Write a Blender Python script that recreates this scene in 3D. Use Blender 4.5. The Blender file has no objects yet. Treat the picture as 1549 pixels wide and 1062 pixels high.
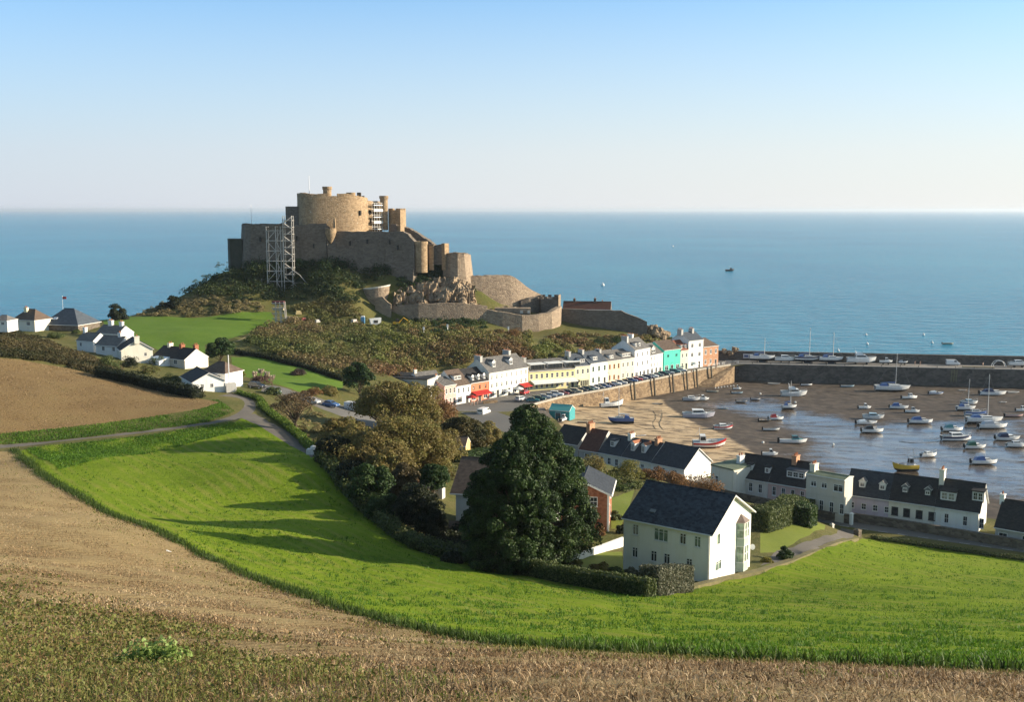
import bpy, bmesh, math, random
import numpy as np
from mathutils import Vector, Matrix, geometry
R = math.radians
random.seed(7); RNG = np.random.default_rng(11)
S = bpy.context.scene; COL = S.collection
# ------------------------------------------------------------------ camera
F = 1635.0; CX = 774.5; CY = 531.0; EYE = 60.0          # photograph pixels
PITCH = math.atan((CY - 317) / F)
cam = bpy.data.cameras.new("camera"); camo = bpy.data.objects.new("camera", cam); COL.objects.link(camo)
cam.sensor_width = 36; cam.lens = 36 * F / 1549.0; cam.clip_start = 0.5; cam.clip_end = 300000
camo.location = (0, 0, EYE); camo.rotation_euler = (R(90) - PITCH, 0, 0); S.camera = camo
# ------------------------------------------------------------------ world, sun, exposure
SUN_EL = R(16.5); SUN_AZ = R(86)                          # azimuth clockwise from +Y
w = bpy.data.worlds.new("World"); S.world = w; w.use_nodes = True
nt = w.node_tree; bg = nt.nodes["Background"]; sky = nt.nodes.new("ShaderNodeTexSky")
sky.sky_type = 'NISHITA'; sky.sun_disc = False; sky.sun_elevation = SUN_EL; sky.sun_rotation = SUN_AZ
sky.altitude = 0; sky.air_density = 1.0; sky.dust_density = 0.6; sky.ozone_density = 2.0
# a clear sky: blue in view, an added warm tint overhead to warm the shade, a pale band of sea haze towards the horizon
def _n(typ, **k):
    n = nt.nodes.new(typ)
    for a_, v_ in k.items(): setattr(n, a_, v_)
    return n
tcw = _n('ShaderNodeTexCoord'); sxyz = _n('ShaderNodeSeparateXYZ'); nt.links.new(tcw.outputs['Generated'], sxyz.inputs[0])
hr = _n('ShaderNodeValToRGB'); nt.links.new(sxyz.outputs['Z'], hr.inputs[0])
for _ in range(3): hr.color_ramp.elements.new(.5)
for e_, (p_, v_) in zip(hr.color_ramp.elements, ((0.0, .95), (.05, .86), (.12, .55), (.20, .2), (.5, .0))): e_.position = p_; e_.color = (v_, v_, v_, 1)
side = _n('ShaderNodeMapRange'); nt.links.new(sxyz.outputs['X'], side.inputs[0]); side.inputs[1].default_value = -.45; side.inputs[2].default_value = .5
hz_ = _n('ShaderNodeMix', data_type='RGBA'); nt.links.new(side.outputs[0], hz_.inputs[0]); hz_.inputs[6].default_value = (3.55, 3.75, 4.2, 1); hz_.inputs[7].default_value = (4.9, 4.8, 4.6, 1)
tint = _n('ShaderNodeMix', data_type='RGBA', blend_type='MULTIPLY'); tint.inputs[0].default_value = 1; nt.links.new(sky.outputs[0], tint.inputs[6]); tr_ = _n('ShaderNodeValToRGB'); nt.links.new(sxyz.outputs['Z'], tr_.inputs[0]); tr_.color_ramp.elements[0].position = .2; tr_.color_ramp.elements[0].color = (.44, .93, 1.28, 1); tr_.color_ramp.elements[1].position = .6; tr_.color_ramp.elements[1].color = (1.5, 1.25, .9, 1); nt.links.new(tr_.outputs[0], tint.inputs[7])
mxs = _n('ShaderNodeMix', data_type='RGBA'); nt.links.new(hr.outputs[0], mxs.inputs[0]); nt.links.new(tint.outputs[2], mxs.inputs[6]); nt.links.new(hz_.outputs[2], mxs.inputs[7])
nt.links.new(mxs.outputs[2], bg.inputs[0]); bg.inputs[1].default_value = 0.097
sl = bpy.data.lights.new("sun", 'SUN'); so = bpy.data.objects.new("sun", sl); COL.objects.link(so)
sl.energy = 5.0; sl.angle = R(0.5); sl.color = (1.0, 0.86, 0.66)
sd = Vector((math.sin(SUN_AZ) * math.cos(SUN_EL), math.cos(SUN_AZ) * math.cos(SUN_EL), math.sin(SUN_EL)))
so.rotation_euler = sd.to_track_quat('Z', 'Y').to_euler()
S.view_settings.view_transform = 'Standard'; S.view_settings.look = 'None'
S.view_settings.exposure = 1.02; S.view_settings.gamma = 1; S.view_settings.use_curve_mapping = False
S.cycles.max_bounces = 5; S.cycles.diffuse_bounces = 2; S.cycles.glossy_bounces = 2
S.cycles.transparent_max_bounces = 6; S.cycles.volume_bounces = 0
# ------------------------------------------------------------------ pixel <-> world
cP, sP = math.cos(PITCH), math.sin(PITCH)
def ray(px, py):
    a = (px - CX) / F; b = (CY - py) / F
    return (a, cP + b * sP, -sP + b * cP)
def at(px, py, Y):
    d = ray(px, py); t = Y / d[1]; return (d[0] * t, Y, EYE + d[2] * t)
def flat(px, py, z):
    d = ray(px, py); t = (z - EYE) / d[2]; return (d[0] * t, d[1] * t, z)
# ------------------------------------------------------------------ materials
MATS = {}
def lin(c):
    return tuple((x / 12.92 if x <= .04045 else ((x + .055) / 1.055) ** 2.4) for x in c)
def newmat(name):
    m = bpy.data.materials.new(name); m.use_nodes = True
    return m, m.node_tree, m.node_tree.nodes["Principled BSDF"]
def nd(t, typ, **kw):
    n = t.nodes.new(typ)
    for k, v in kw.items():
        if k[0] == '_': n.inputs[k[1:].replace('_', ' ')].default_value = v
        else: setattr(n, k, v)
    return n
def ramp(t, stops, fac):
    r = nd(t, 'ShaderNodeValToRGB'); e = r.color_ramp.elements
    while len(e) < len(stops): e.new(0.5)
    for k, (p, c) in enumerate(stops):
        e[k].position = p; e[k].color = (*c, 1) if len(c) == 3 else c
    t.links.new(fac, r.inputs[0]); return r
def M(name, c1, c2=None, scale=1.0, rough=.8, spec=.3, bump=0, bscale=None, detail=6, stretch=None, metal=0, lo=.35, hi=.65, c3=None):
    """plain procedural material: two or three colours mixed by fractal noise, optional bump"""
    if name in MATS: return MATS[name]
    m, t, b = newmat(name); L = t.links.new
    b.inputs['Roughness'].default_value = rough; b.inputs['Specular IOR Level'].default_value = spec
    b.inputs['Metallic'].default_value = metal
    tc = nd(t, 'ShaderNodeTexCoord'); v = tc.outputs['Object']
    if stretch:
        mp = nd(t, 'ShaderNodeMapping'); mp.inputs['Scale'].default_value = stretch; L(v, mp.inputs[0]); v = mp.outputs[0]
    if c2 is None: c2 = tuple(x * .86 for x in c1)
    n = nd(t, 'ShaderNodeTexNoise', _Scale=scale, _Detail=detail, _Roughness=.65); L(v, n.inputs['Vector'])
    st = [(lo, c1), (hi, c2)] if c3 is None else [(lo, c1), ((lo + hi) / 2, c2), (hi, c3)]
    r = ramp(t, st, n.outputs['Fac']); L(r.outputs[0], b.inputs['Base Color'])
    if bump:
        n2 = nd(t, 'ShaderNodeTexNoise', _Scale=bscale or scale * 4, _Detail=8.0, _Roughness=.7); L(v, n2.inputs['Vector'])
        bp = nd(t, 'ShaderNodeBump', _Strength=min(bump, 1), _Distance=.15); L(n2.outputs['Fac'], bp.inputs['Height']); L(bp.outputs[0], b.inputs['Normal'])
    MATS[name] = m; return m
def leafmat(name, cols, trans=.25, rough=.6, spec=.25):
    """foliage: colour picked per leaf from a ramp by the 'rnd' attribute, some light passes through"""
    if name in MATS: return MATS[name]
    m, t, b = newmat(name); L = t.links.new
    a = nd(t, 'ShaderNodeAttribute', attribute_name='rnd')
    r = ramp(t, [(k / max(1, len(cols) - 1), c) for k, c in enumerate(cols)], a.outputs['Fac'])
    L(r.outputs[0], b.inputs['Base Color']); b.inputs['Roughness'].default_value = rough; b.inputs['Specular IOR Level'].default_value = spec
    tr = nd(t, 'ShaderNodeBsdfTranslucent'); L(r.outputs[0], tr.inputs[0])
    mx = nd(t, 'ShaderNodeMixShader'); mx.inputs[0].default_value = trans
    L(b.outputs[0], mx.inputs[1]); L(tr.outputs[0], mx.inputs[2])
    L(mx.outputs[0], t.nodes['Material Output'].inputs[0]); MATS[name] = m; return m
# ------------------------------------------------------------------ objects
def tag(o, label=None, cat=None, group=None, kind=None):
    if label: o['label'] = label
    if cat: o['category'] = cat
    if group: o['group'] = group
    if kind: o['kind'] = kind
    return o
def thing(name, label, cat, loc=(0, 0, 0), rz=0, group=None):
    o = bpy.data.objects.new(name, None); o.empty_display_size = .5; COL.objects.link(o)
    o.location = loc; o.rotation_euler = (0, 0, rz); return tag(o, label, cat, group)
def link(name, me, parent=None, loc=None, rot=None):
    o = bpy.data.objects.new(name, me); COL.objects.link(o)
    if parent: o.parent = parent
    if loc is not None: o.location = loc
    if rot is not None: o.rotation_euler = rot
    return o
KIDS = {}
def copy_tree(o, parent=None):
    c = o.copy(); COL.objects.link(c)
    if parent: c.parent = parent
    for ch in o.children: copy_tree(ch, c)
    return c
class MB:
    """collects faces, then becomes one mesh"""
    def __init__(s): s.v = []; s.f = []; s.m = []
    def quad(s, *p, m=0):
        i = len(s.v); s.v += [tuple(q) for q in p]; s.f.append(tuple(range(i, i + len(p)))); s.m.append(m); return s
    def hexa(s, p, m=0):
        """p: 4 bottom (ccw from above) + 4 top"""
        i = len(s.v); s.v += [tuple(q) for q in p]
        for f in ((3, 2, 1, 0), (4, 5, 6, 7), (0, 1, 5, 4), (1, 2, 6, 5), (2, 3, 7, 6), (3, 0, 4, 7)):
            s.f.append(tuple(i + k for k in f)); s.m.append(m)
        return s
    def box(s, x0, x1, y0, y1, z0, z1, m=0):
        return s.hexa([(x0, y0, z0), (x1, y0, z0), (x1, y1, z0), (x0, y1, z0), (x0, y0, z1), (x1, y0, z1), (x1, y1, z1), (x0, y1, z1)], m)
    def prism(s, poly, z0, z1, m=0, mt=None, cap=True):
        """vertical prism; z0/z1 numbers or lists; poly ccw"""
        n = len(poly); zz0 = z0 if hasattr(z0, '__len__') else [z0] * n; zz1 = z1 if hasattr(z1, '__len__') else [z1] * n
        i = len(s.v); s.v += [(p[0], p[1], a) for p, a in zip(poly, zz0)] + [(p[0], p[1], a) for p, a in zip(poly, zz1)]
        for k in range(n):
            j = (k + 1) % n; s.f.append((i + k, i + j, i + n + j, i + n + k)); s.m.append(m)
        if cap:
            s.f.append(tuple(range(i + n, i + 2 * n))); s.m.append(m if mt is None else mt)
            s.f.append(tuple(range(i + n - 1, i - 1, -1))); s.m.append(m)
        return s
    def tube(s, pts, rad, n=6, m=0, cap=True):
        pts = [Vector(p) for p in pts]; rad = rad if hasattr(rad, '__len__') else [rad] * len(pts); i = len(s.v); up = None
        for k, p in enumerate(pts):
            d = (pts[min(k + 1, len(pts) - 1)] - pts[max(k - 1, 0)]).normalized()
            if up is None: up = d.orthogonal().normalized()
            a = (up - d * up.dot(d)).normalized(); up = a; b = d.cross(a)
            for q in range(n):
                t = 2 * math.pi * q / n; s.v.append(tuple(p + (a * math.cos(t) + b * math.sin(t)) * rad[k]))
        for k in range(len(pts) - 1):
            for q in range(n):
                r = (q + 1) % n; s.f.append((i + k * n + q, i + k * n + r, i + (k + 1) * n + r, i + (k + 1) * n + q)); s.m.append(m)
        if cap:
            s.f.append(tuple(i + q for q in reversed(range(n)))); s.m.append(m)
            e = i + (len(pts) - 1) * n; s.f.append(tuple(e + q for q in range(n))); s.m.append(m)
        return s
    def lathe(s, prof, c=(0, 0, 0), n=20, m=0, a0=0, a1=2 * math.pi):
        i = len(s.v); full = abs(a1 - a0 - 2 * math.pi) < 1e-6; nn = n if full else n + 1
        for r, z in prof:
            for q in range(nn):
                t = a0 + (a1 - a0) * q / n; s.v.append((c[0] + r * math.cos(t), c[1] + r * math.sin(t), c[2] + z))
        for k in range(len(prof) - 1):
            for q in range(n):
                r = (q + 1) % nn; s.f.append((i + k * nn + q, i + k * nn + r, i + (k + 1) * nn + r, i + (k + 1) * nn + q)); s.m.append(m)
        if full and prof[-1][0] > 1e-4:
            e = i + (len(prof) - 1) * nn; s.f.append(tuple(e + q for q in range(nn))); s.m.append(m)
        return s
    def mesh(s, name, mats, smooth=False):
        me = bpy.data.meshes.new(name); me.from_pydata(s.v, [], s.f)
        for m in (mats if isinstance(mats, (list, tuple)) else [mats]): me.materials.append(m)
        me.polygons.foreach_set('material_index', s.m)
        if smooth: me.polygons.foreach_set('use_smooth', [True] * len(s.f))
        me.update(); return me
    def build(s, name, mats, parent=None, loc=None, rot=None, smooth=False):
        return link(name, s.mesh(name, mats, smooth), parent, loc, rot)
def npmesh(name, V, Fq, mats, rnd=None, midx=None, smooth=False):
    """mesh from numpy arrays; Fq (n,k) faces all of k corners; rnd per-face attribute"""
    me = bpy.data.meshes.new(name); n, k = Fq.shape
    me.vertices.add(len(V)); me.vertices.foreach_set('co', np.ascontiguousarray(V, np.float32).ravel())
    me.loops.add(n * k); me.loops.foreach_set('vertex_index', np.ascontiguousarray(Fq, np.int32).ravel())
    me.polygons.add(n); me.polygons.foreach_set('loop_start', np.arange(0, n * k, k, dtype=np.int32))
    for m in (mats if isinstance(mats, (list, tuple)) else [mats]): me.materials.append(m)
    if midx is not None: me.polygons.foreach_set('material_index', np.ascontiguousarray(midx, np.int32))
    if smooth: me.polygons.foreach_set('use_smooth', np.ones(n, dtype=bool))
    me.update(calc_edges=True)
    if rnd is not None:
        a = me.attributes.new('rnd', 'FLOAT', 'FACE'); a.data.foreach_set('value', np.ascontiguousarray(rnd, np.float32))
    return me
def unit(a): return a / np.maximum(np.linalg.norm(a, axis=-1, keepdims=True), 1e-9)
def leaves(name, P, size, mat, nrm=None, bias=.6, rnd=None, aspect=1.0, rng=RNG):
    """one small folded face per leaf clump at points P"""
    n = len(P); d = unit(rng.normal(size=(n, 3)))
    if nrm is not None: d = unit(nrm * bias + d * (1 - bias))
    u = unit(np.cross(d, rng.normal(size=(n, 3)))); v = np.cross(d, u)
    s = (np.asarray(size) * np.ones(n) * rng.uniform(.6, 1.35, n))[:, None] * .5
    V = np.stack([P - u * s * 1.1, P - v * s * aspect * .75 + d * s * .35, P + u * s * 1.1, P + v * s * aspect * .75 + d * s * .35], 1).reshape(-1, 3)
    Fq = np.arange(4 * n).reshape(n, 4)
    if rnd is None: rnd = rng.uniform(0, 1, n)
    return npmesh(name, V, Fq, mat, np.clip(rnd, 0, 1))
def pip(P, poly):
    """points (n,2) inside polygon"""
    x, y = P[:, 0], P[:, 1]; ins = np.zeros(len(P), bool); n = len(poly)
    for i in range(n):
        x0, y0 = poly[i][:2]; x1, y1 = poly[(i + 1) % n][:2]
        if y0 == y1: continue
        c = ((y0 > y) != (y1 > y)) & (x < (x1 - x0) * (y - y0) / (y1 - y0) + x0); ins ^= c
    return ins
def pdist(P, poly, closed=True):
    """distance of points (n,2) to a polyline"""
    d = np.full(len(P), 1e9); n = len(poly)
    for i in range(n if closed else n - 1):
        a = np.array(poly[i][:2], float); b = np.array(poly[(i + 1) % n][:2], float); ab = b - a
        t = np.clip(((P - a) @ ab) / max(ab @ ab, 1e-9), 0, 1); d = np.minimum(d, np.linalg.norm(P - a - t[:, None] * ab, axis=1))
    return d
# ================================================================== TERRAIN
CP = [at(*c) for c in [
 # stubble field in front, falling away from the camera
 (774,1062,8.6),(0,1062,9),(1549,1062,8.6),(0,950,27),(0,870,60),(300,950,42),(0,760,115),(150,800,98),(200,900,62),(400,960,44),(600,975,46),(0,700,162),
 (900,1000,25),(1200,1012,20),(1549,1025,17),(300,1010,20),(600,1010,22),(200,790,112),(120,752,128),(60,718,148),(22,681,172),(300,838,100),(400,880,88),(600,946,60),(450,897,78),(800,982,34),
 # green field
 (260,795,122),(230,690,172),(100,690,160),(380,645,195),(300,720,150),(450,720,150),(480,700,156),(540,790,128),(400,800,118),(370,765,140),(700,855,114),(700,900,88),(1000,900,108),
 (1040,885,119),(1000,960,62),(1200,1004,38),(850,985,40),(1549,1003,40),(1300,900,105),(1500,900,107),(1300,830,166),(1549,850,157),(1180,852,136),(1400,950,70),(850,880,108),
 # lane, ploughed field, left houses
 (0,677,175),(200,655,188),(0,655,180),(0,600,198),(0,540,228),(150,600,208),(200,640,195),(330,612,210),(100,555,235),(250,590,224),(0,515,250),(370,625,206),(320,592,228),(480,686,163),(205,546,275),(60,502,325),(120,530,290),(270,570,258),
 (280,500,330),(150,484,355),(300,478,365),(220,520,315),(400,500,345),(330,530,305),(450,560,280),(540,620,242),(430,588,248),(400,570,268),(480,650,205),(430,640,200),(500,590,258),
 # slope below the castle and the castle rock
 (430,457,385),(480,520,320),(400,520,315),(560,540,325),(600,560,312),(620,500,350),(560,495,362),(500,480,375),(480,440,382),(400,440,383),(540,440,384),(440,405,392),(500,402,391),(570,402,391),(650,440,391),(650,398,402),(720,420,402),(690,502,368),(703,440,399),(752,464,401),(796,468,408),(680,460,391),(650,462,388),(720,468,392),(742,468,391),(765,471,393),(700,462,389),(780,469,400),(620,464,388),(588,485,386),(625,487,381),(660,487,381),(700,488,382),(737,490,384),(760,500,383.5),(790,506,384),(815,504,386),(835,498,388),(852,492,398),(880,492,400),(941,500,397),(560,470,389),(400,394,398),(510,397,396),(600,396,394),
 (760,510,350),(800,510,371),(900,510,385),(980,500,412),(1000,515,398),(1060,530,402),(880,500,395),(700,530,335),(620,585,285),(670,580,320),
 (300,440,380),(330,410,400),(380,402,402),(250,465,375),(450,400,404),(560,398,403),(600,420,396),
 # valley, gardens and the road
 (560,740,150),(600,690,190),(650,650,250),(680,690,200),(640,830,126),(1160,840,135),(1220,790,160),(1250,822,152),(1280,803,170),(1180,810,147),(880,830,140),(1180,775,165),(950,720,195),(920,760,165),(850,650,262),(820,700,200),(700,760,160)]]
CP += [(0,0,58.3),(-12,-8,61),(14,-8,58),(-60,20,55),(-110,60,45),(-170,110,36),(-150,200,32),(-190,260,36),(60,15,51),(110,60,36),(140,110,22),(150,150,9),
 (-45,415,43),(-75,412,43),(-90,412,41),(-60,440,41),(-30,428,38),(-10,424,27),(10,425,22),(-60,470,6),(-110,425,22),(-130,400,20),(-110,470,-5),(0,460,2),(40,440,2),(70,430,-4),(90,415,-6),
 (-150,380,18),(-190,340,20),(-190,400,-4),(-240,250,36),(-240,380,-4),(5,317,5),(40,350,5),(60,369,5),(-5,300,5),(10,300,5),(80,385,5),(-10,280,6),(20,250,6),(62,185,5.5),(84,170,5.5),(40,205,6),(110,160,5.5),(70,195,5),(100,180,5)]
CP = np.array(CP, float)
GX0, GY0, GS = -260.0, -20.0, 2.0; NX, NY = 260, 262
def rbf(C, P, smooth=0.0):
    K = np.linalg.norm(C[:, None, :2] - C[None, :, :2], axis=2); n = len(C)
    A = np.zeros((n + 3, n + 3)); A[:n, :n] = K - smooth * np.eye(n); A[:n, n] = 1; A[:n, n + 1:n + 3] = C[:, :2]; A[n:, :n] = A[:n, n:].T
    s = np.linalg.solve(A, np.r_[C[:, 2], 0, 0, 0]); out = np.empty(len(P))
    for i in range(0, len(P), 20000):
        q = P[i:i + 20000]; out[i:i + 20000] = np.linalg.norm(q[:, None] - C[None, :, :2], axis=2) @ s[:n] + s[n] + q @ s[n + 1:]
    return out
gx, gy = np.meshgrid(GX0 + GS * np.arange(NX), GY0 + GS * np.arange(NY)); GP = np.stack([gx.ravel(), gy.ravel()], 1)
HG = rbf(CP, GP, 0.3).reshape(NY, NX)
def blur(a, s):
    k = np.exp(-.5 * (np.arange(-6, 7) / s) ** 2); k /= k.sum()
    p = np.pad(a, 6, 'edge'); p = sum(k[i] * p[i:i + a.shape[0], :] for i in range(13)); return sum(k[i] * p[:, i:i + a.shape[1]] for i in range(13))
HG = blur(HG, 1.3)
# level ground: the quay, the street behind the harbour
QF = [flat(740,603,5), flat(800,592,5), flat(885,585,5), flat(960,573,5), flat(1003,563,5), flat(1085,552,5)]      # quay house fronts
QE = [flat(775,622,5), flat(812,612,5), flat(850,602,5), flat(920,590,5), flat(1000,573,5), flat(1060,560,5), flat(1105,553,5)]   # quay edge
QUAY = [(-20,290),(-2,288)] + [p[:2] for p in QE] + [(86,386),(95,398),(80,398)] + [(p[0]-5, p[1]+8) for p in reversed(QF)] + [(-24,308)]
STREET = [(-20,290),(-12,270),(2,245),(22,222),(40,197),(58,176),(84,158),(130,130),(150,150),(112,175),(90,190),(70,205),(50,235),(20,270),(-2,288)]
for poly, z in ((QUAY, 4.9), (STREET, 5.6)):
    wgt = np.where(pip(GP, poly), 1, np.clip(1 - pdist(GP, poly) / 7, 0, 1)).reshape(NY, NX); wgt = wgt * wgt * (3 - 2 * wgt)
    HG = HG * (1 - wgt) + z * wgt
def T(x, y):
    x = np.asarray(x, float); y = np.asarray(y, float)
    i = np.clip((x - GX0) / GS, 0, NX - 1.001); j = np.clip((y - GY0) / GS, 0, NY - 1.001); a = i.astype(int); b = j.astype(int); u = i - a; v = j - b
    return (HG[b, a] * (1 - u) + HG[b, a + 1] * u) * (1 - v) + (HG[b + 1, a] * (1 - u) + HG[b + 1, a + 1] * u) * v
HARB = [(QE[1][0]-3, QE[1][1]-6)] + [p[:2] for p in QE[1:]] + [(84,383.6),(122.5,377.1),(176.8,369.2),(300,351),(300,95),(130,157),(88,184),(50,213),(24,243),(13,264),(9,297)]
MUDC = np.array([(*flat(815,626,3.2)[:2],3.0),(*flat(880,617,1.5)[:2],1.5),(*flat(940,608,.5)[:2],.5),(*flat(1010,600,0)[:2],0),(78,378,-1),(120,368,-1),(171,356,-1),(300,340,-1.2),
  (19,292,2.6),(32,275,2.2),(52,256,1.8),(71,240,1.2),(88,227,.8),(108,220,.5),(88,190,1.5),(50,217,2.0),(26,246,2.4),(130,160,1.0),(300,100,.6),(150,200,.3),(45,300,.9),(60,285,.6),(80,300,-.6),(100,260,0),(130,300,-.9),(160,250,-.5),(300,200,-.5),(8,300,3.4)], float)
def TM(x, y): return rbf(MUDC, np.stack([np.ravel(x), np.ravel(y)], 1))
def gz(x, y): return float(T(x, y))
def hit(px, py, surf='land', ymin=3):
    """first point of the ground under a pixel"""
    d = ray(px, py); t = ymin / d[1]; st = .25
    while t * d[1] < 480:
        x, y, z = d[0] * t, d[1] * t, EYE + d[2] * t
        if z <= gz(x, y): return (x, y, gz(x, y))
        t += st * (1 + .01 * t)
    return flat(px, py, 0) if d[2] < 0 else (0, 400, 0)
def mud(px, py):
    z = 0
    for _ in range(6): x, y, _z = flat(px, py, z); z = float(TM(x, y)[0])
    return (x, y, z)
def hits(L, **k): return [hit(*p, **k)[:2] for p in L]
def dens(poly, step=3.0):
    out = []
    for k in range(len(poly)):
        a = np.array(poly[k]); b = np.array(poly[(k + 1) % len(poly)]); n = max(1, int(np.linalg.norm(b - a) / step))
        out += [tuple(a + (b - a) * i / n) for i in range(n)]
    return out
def smoothline(pts, it=2):
    for _ in range(it):
        q = [pts[0]]
        for a, b in zip(pts[:-1], pts[1:]): q += [(a[0]*.75+b[0]*.25, a[1]*.75+b[1]*.25), (a[0]*.25+b[0]*.75, a[1]*.25+b[1]*.75)]
        pts = q + [pts[-1]]
    return pts
# boundary between stubble and green field (the grassy bank), from the lane down to the right
BANK = smoothline(hits([(22,681),(60,718),(120,752),(200,790),(300,838),(400,880),(500,917),(600,946),(700,966),(780,980)]) + [(5.5,30.5),(14,29),(26,28),(60,25)])
LANE_N = smoothline(hits([(0,674.5),(100,665.5),(200,654.5),(300,642),(345,633),(366,622),(372,610),(362,602),(330,600)]))
LANE_S = smoothline(hits([(0,678.5),(100,668.5),(200,657.5),(300,645.5),(355,637),(384,628),(388,612),(378,600),(350,596)]))
LANE2_L = smoothline(hits([(366,634),(400,650),(430,668),(455,682),(470,692)])); LANE2_R = smoothline(hits([(384,626),(410,640),(440,656),(470,676),(482,688)]))
HEDGE_E = smoothline(hits([(480,692),(520,735),(555,775),(600,815),(640,835),(700,850),(770,862),(850,880),(930,892),(985,900),(1035,892)]))
FIELD_S = hits([(1045,884),(1150,862),(1200,845),(1260,828),(1315,814)]); FIELD_E = hits([(1340,818),(1400,828),(1470,838),(1549,848)])
G_GREEN = BANK[1:] + [(140,40),(170,120),(130,140)] + FIELD_E[::-1] + FIELD_S[::-1] + HEDGE_E[::-1][1:] + LANE2_L[::-1] + hits([(352,641),(300,650),(200,662),(100,673),(40,679)])
G_DRY = [(-200,160),(-120,172)] + hits([(0,684)]) + BANK[1:] + [(140,10),(60,-18),(-60,-18),(-200,0)]
PLOUGH = smoothline(hits([(332,611),(300,622),(200,636),(100,649),(0,657)])) + [(-120,185),(-130,225)] + smoothline(hits([(0,541),(80,552),(150,568),(230,590),(300,604),(332,610)]))
LANE = LANE_N + LANE_S[::-1]; LANE2 = LANE2_L + LANE2_R[::-1]
GREEN_L = hits([(140,484),(200,480),(300,482),(360,474),(410,474),(420,490),(395,500),(350,512),(310,522),(312,540),(270,545),(235,528),(200,508),(160,502)])
GREEN_S = hits([(350,541),(400,540),(450,552),(500,566),(525,580),(500,600),(450,592),(400,578),(352,565)])
GARDEN = hits([(1150,836),(1174,836),(1200,823),(1246,802),(1249,795),(1228,789),(1190,795),(1150,806)])
DRIVE = hits([(1150,858),(1175,832),(1200,828),(1262,810),(1272,800),(1300,806),(1290,815),(1240,832),(1190,850)])
LAWN3 = hits([(800,862),(850,850),(905,838),(941,836),(944,860),(1000,882),(1035,884),(1030,890),(985,896),(900,884)])
LAWN2 = hits([(922,756),(960,742),(950,775),(938,800),(925,800)])
ROAD = [(72.5,199),(60,188),(46,206),(30,224),(10,245),(-5,268),(-14,288)][::-1]
PATHC = smoothline(hits([(345,522),(370,512),(400,500),(430,492)])); 
PATH = [(x, y - 1.2) for x, y in PATHC] + [(x, y + 1.2) for x, y in PATHC[::-1]]
CARRD = hits([(395,592),(470,612),(520,632),(560,650),(590,640),(540,622),(480,602),(400,582)])
rd0 = np.array([flat(1549,836,5.6)[:2], flat(1420,818,5.6)[:2], flat(1318,803,5.6)[:2], flat(1235,789,5.6)[:2]]); rd1 = np.array([flat(1549,822,5.6)[:2], flat(1420,803,5.6)[:2], flat(1318,790,5.6)[:2], flat(1225,776,5.6)[:2]])
ext = rd0[0] - (rd0[1] - rd0[0]) * .6; ext1 = rd1[0] - (rd1[1] - rd1[0]) * .6
MAINRD = [tuple(ext)] + [tuple(p) for p in rd0] + [(36,208),(12,240),(-6,268),(-14,288),(-4,288),(6,270),(20,246),(41,214)] + [tuple(p) for p in rd1[::-1]] + [tuple(ext1)]
REG = [('harbour', HARB), ('quay', QUAY), ('main_road', MAINRD), ('lane', LANE), ('lane2', LANE2), ('path', PATH), ('car_road', CARRD), ('drive', DRIVE), ('ploughed', PLOUGH), ('lawn_far', GREEN_L), ('lawn_small', GREEN_S),
       ('garden', GARDEN), ('garden2', LAWN2), ('garden3', LAWN3), ('green', G_GREEN), ('dry', G_DRY)]
# points of the sheet: fine near the camera, coarser far away
pts = []; y = -16.0
while y < 470:
    s = min(3.0, max(.45, abs(y) * .02)); hw = .66 * max(y, 0) + 16; xs = np.arange(-hw, hw, s * 1.15)
    xs = xs + RNG.uniform(-.25, .25, len(xs)) * s; pts += [(x, y + RNG.uniform(-.2, .2) * s) for x in xs if -255 < x < 255]
    xs2 = [x for x in np.arange(-255, 256, 12) if abs(x) > hw + 4]
    if int(y * 10) % 7 < 3: pts += [(x, y + RNG.uniform(-.3, .3)) for x in xs2]
    y += s
BASEN = len(pts); edges = []
for nm, poly in REG:
    q = dens([tuple(p[:2]) for p in poly], 2.0); i = len(pts); pts += q; edges += [(i + k, i + (k + 1) % len(q)) for k in range(len(q))]
cv, ce, cf, *_ = geometry.delaunay_2d_cdt([Vector(p) for p in pts], edges, [], 0, 1e-4)
XY = np.array([(p[0], p[1]) for p in cv]); TRI = np.array([f for f in cf if len(f) == 3]); CEN = XY[TRI].mean(1); TZ = T(XY[:, 0], XY[:, 1])
from mathutils import noise as mn
nz = np.array([mn.fractal(Vector((x * .23, y * .23, 0)), 1, 2, 4) for x, y in XY]); TZ = TZ + nz * np.clip(np.hypot(XY[:, 0], XY[:, 1]) * .004, .05, .28) * np.where(pip(XY, STREET) | pip(XY, QUAY) | pip(XY, LANE) | pip(XY, LANE2), 0, 1)
REGID = np.full(len(TRI), -1)
for k, (nm, poly) in enumerate(REG):
    m = pip(CEN, poly) & (REGID < 0); REGID[m] = k
EL = np.linalg.norm(XY[TRI] - XY[np.roll(TRI, 1, 1)], axis=2).max(1)
def ground(obj, ids, mats):
    sel = np.isin(REGID, ids) & (EL < 60); Fq = TRI[sel]; u, inv = np.unique(Fq, return_inverse=True)
    V = np.c_[XY[u], TZ[u]]; o = link(obj, npmesh(obj, V, inv.reshape(-1, 3), mats, smooth=True)); return tag(o, kind='structure')
RI = {n: k for k, (n, _) in enumerate(REG)}
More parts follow.
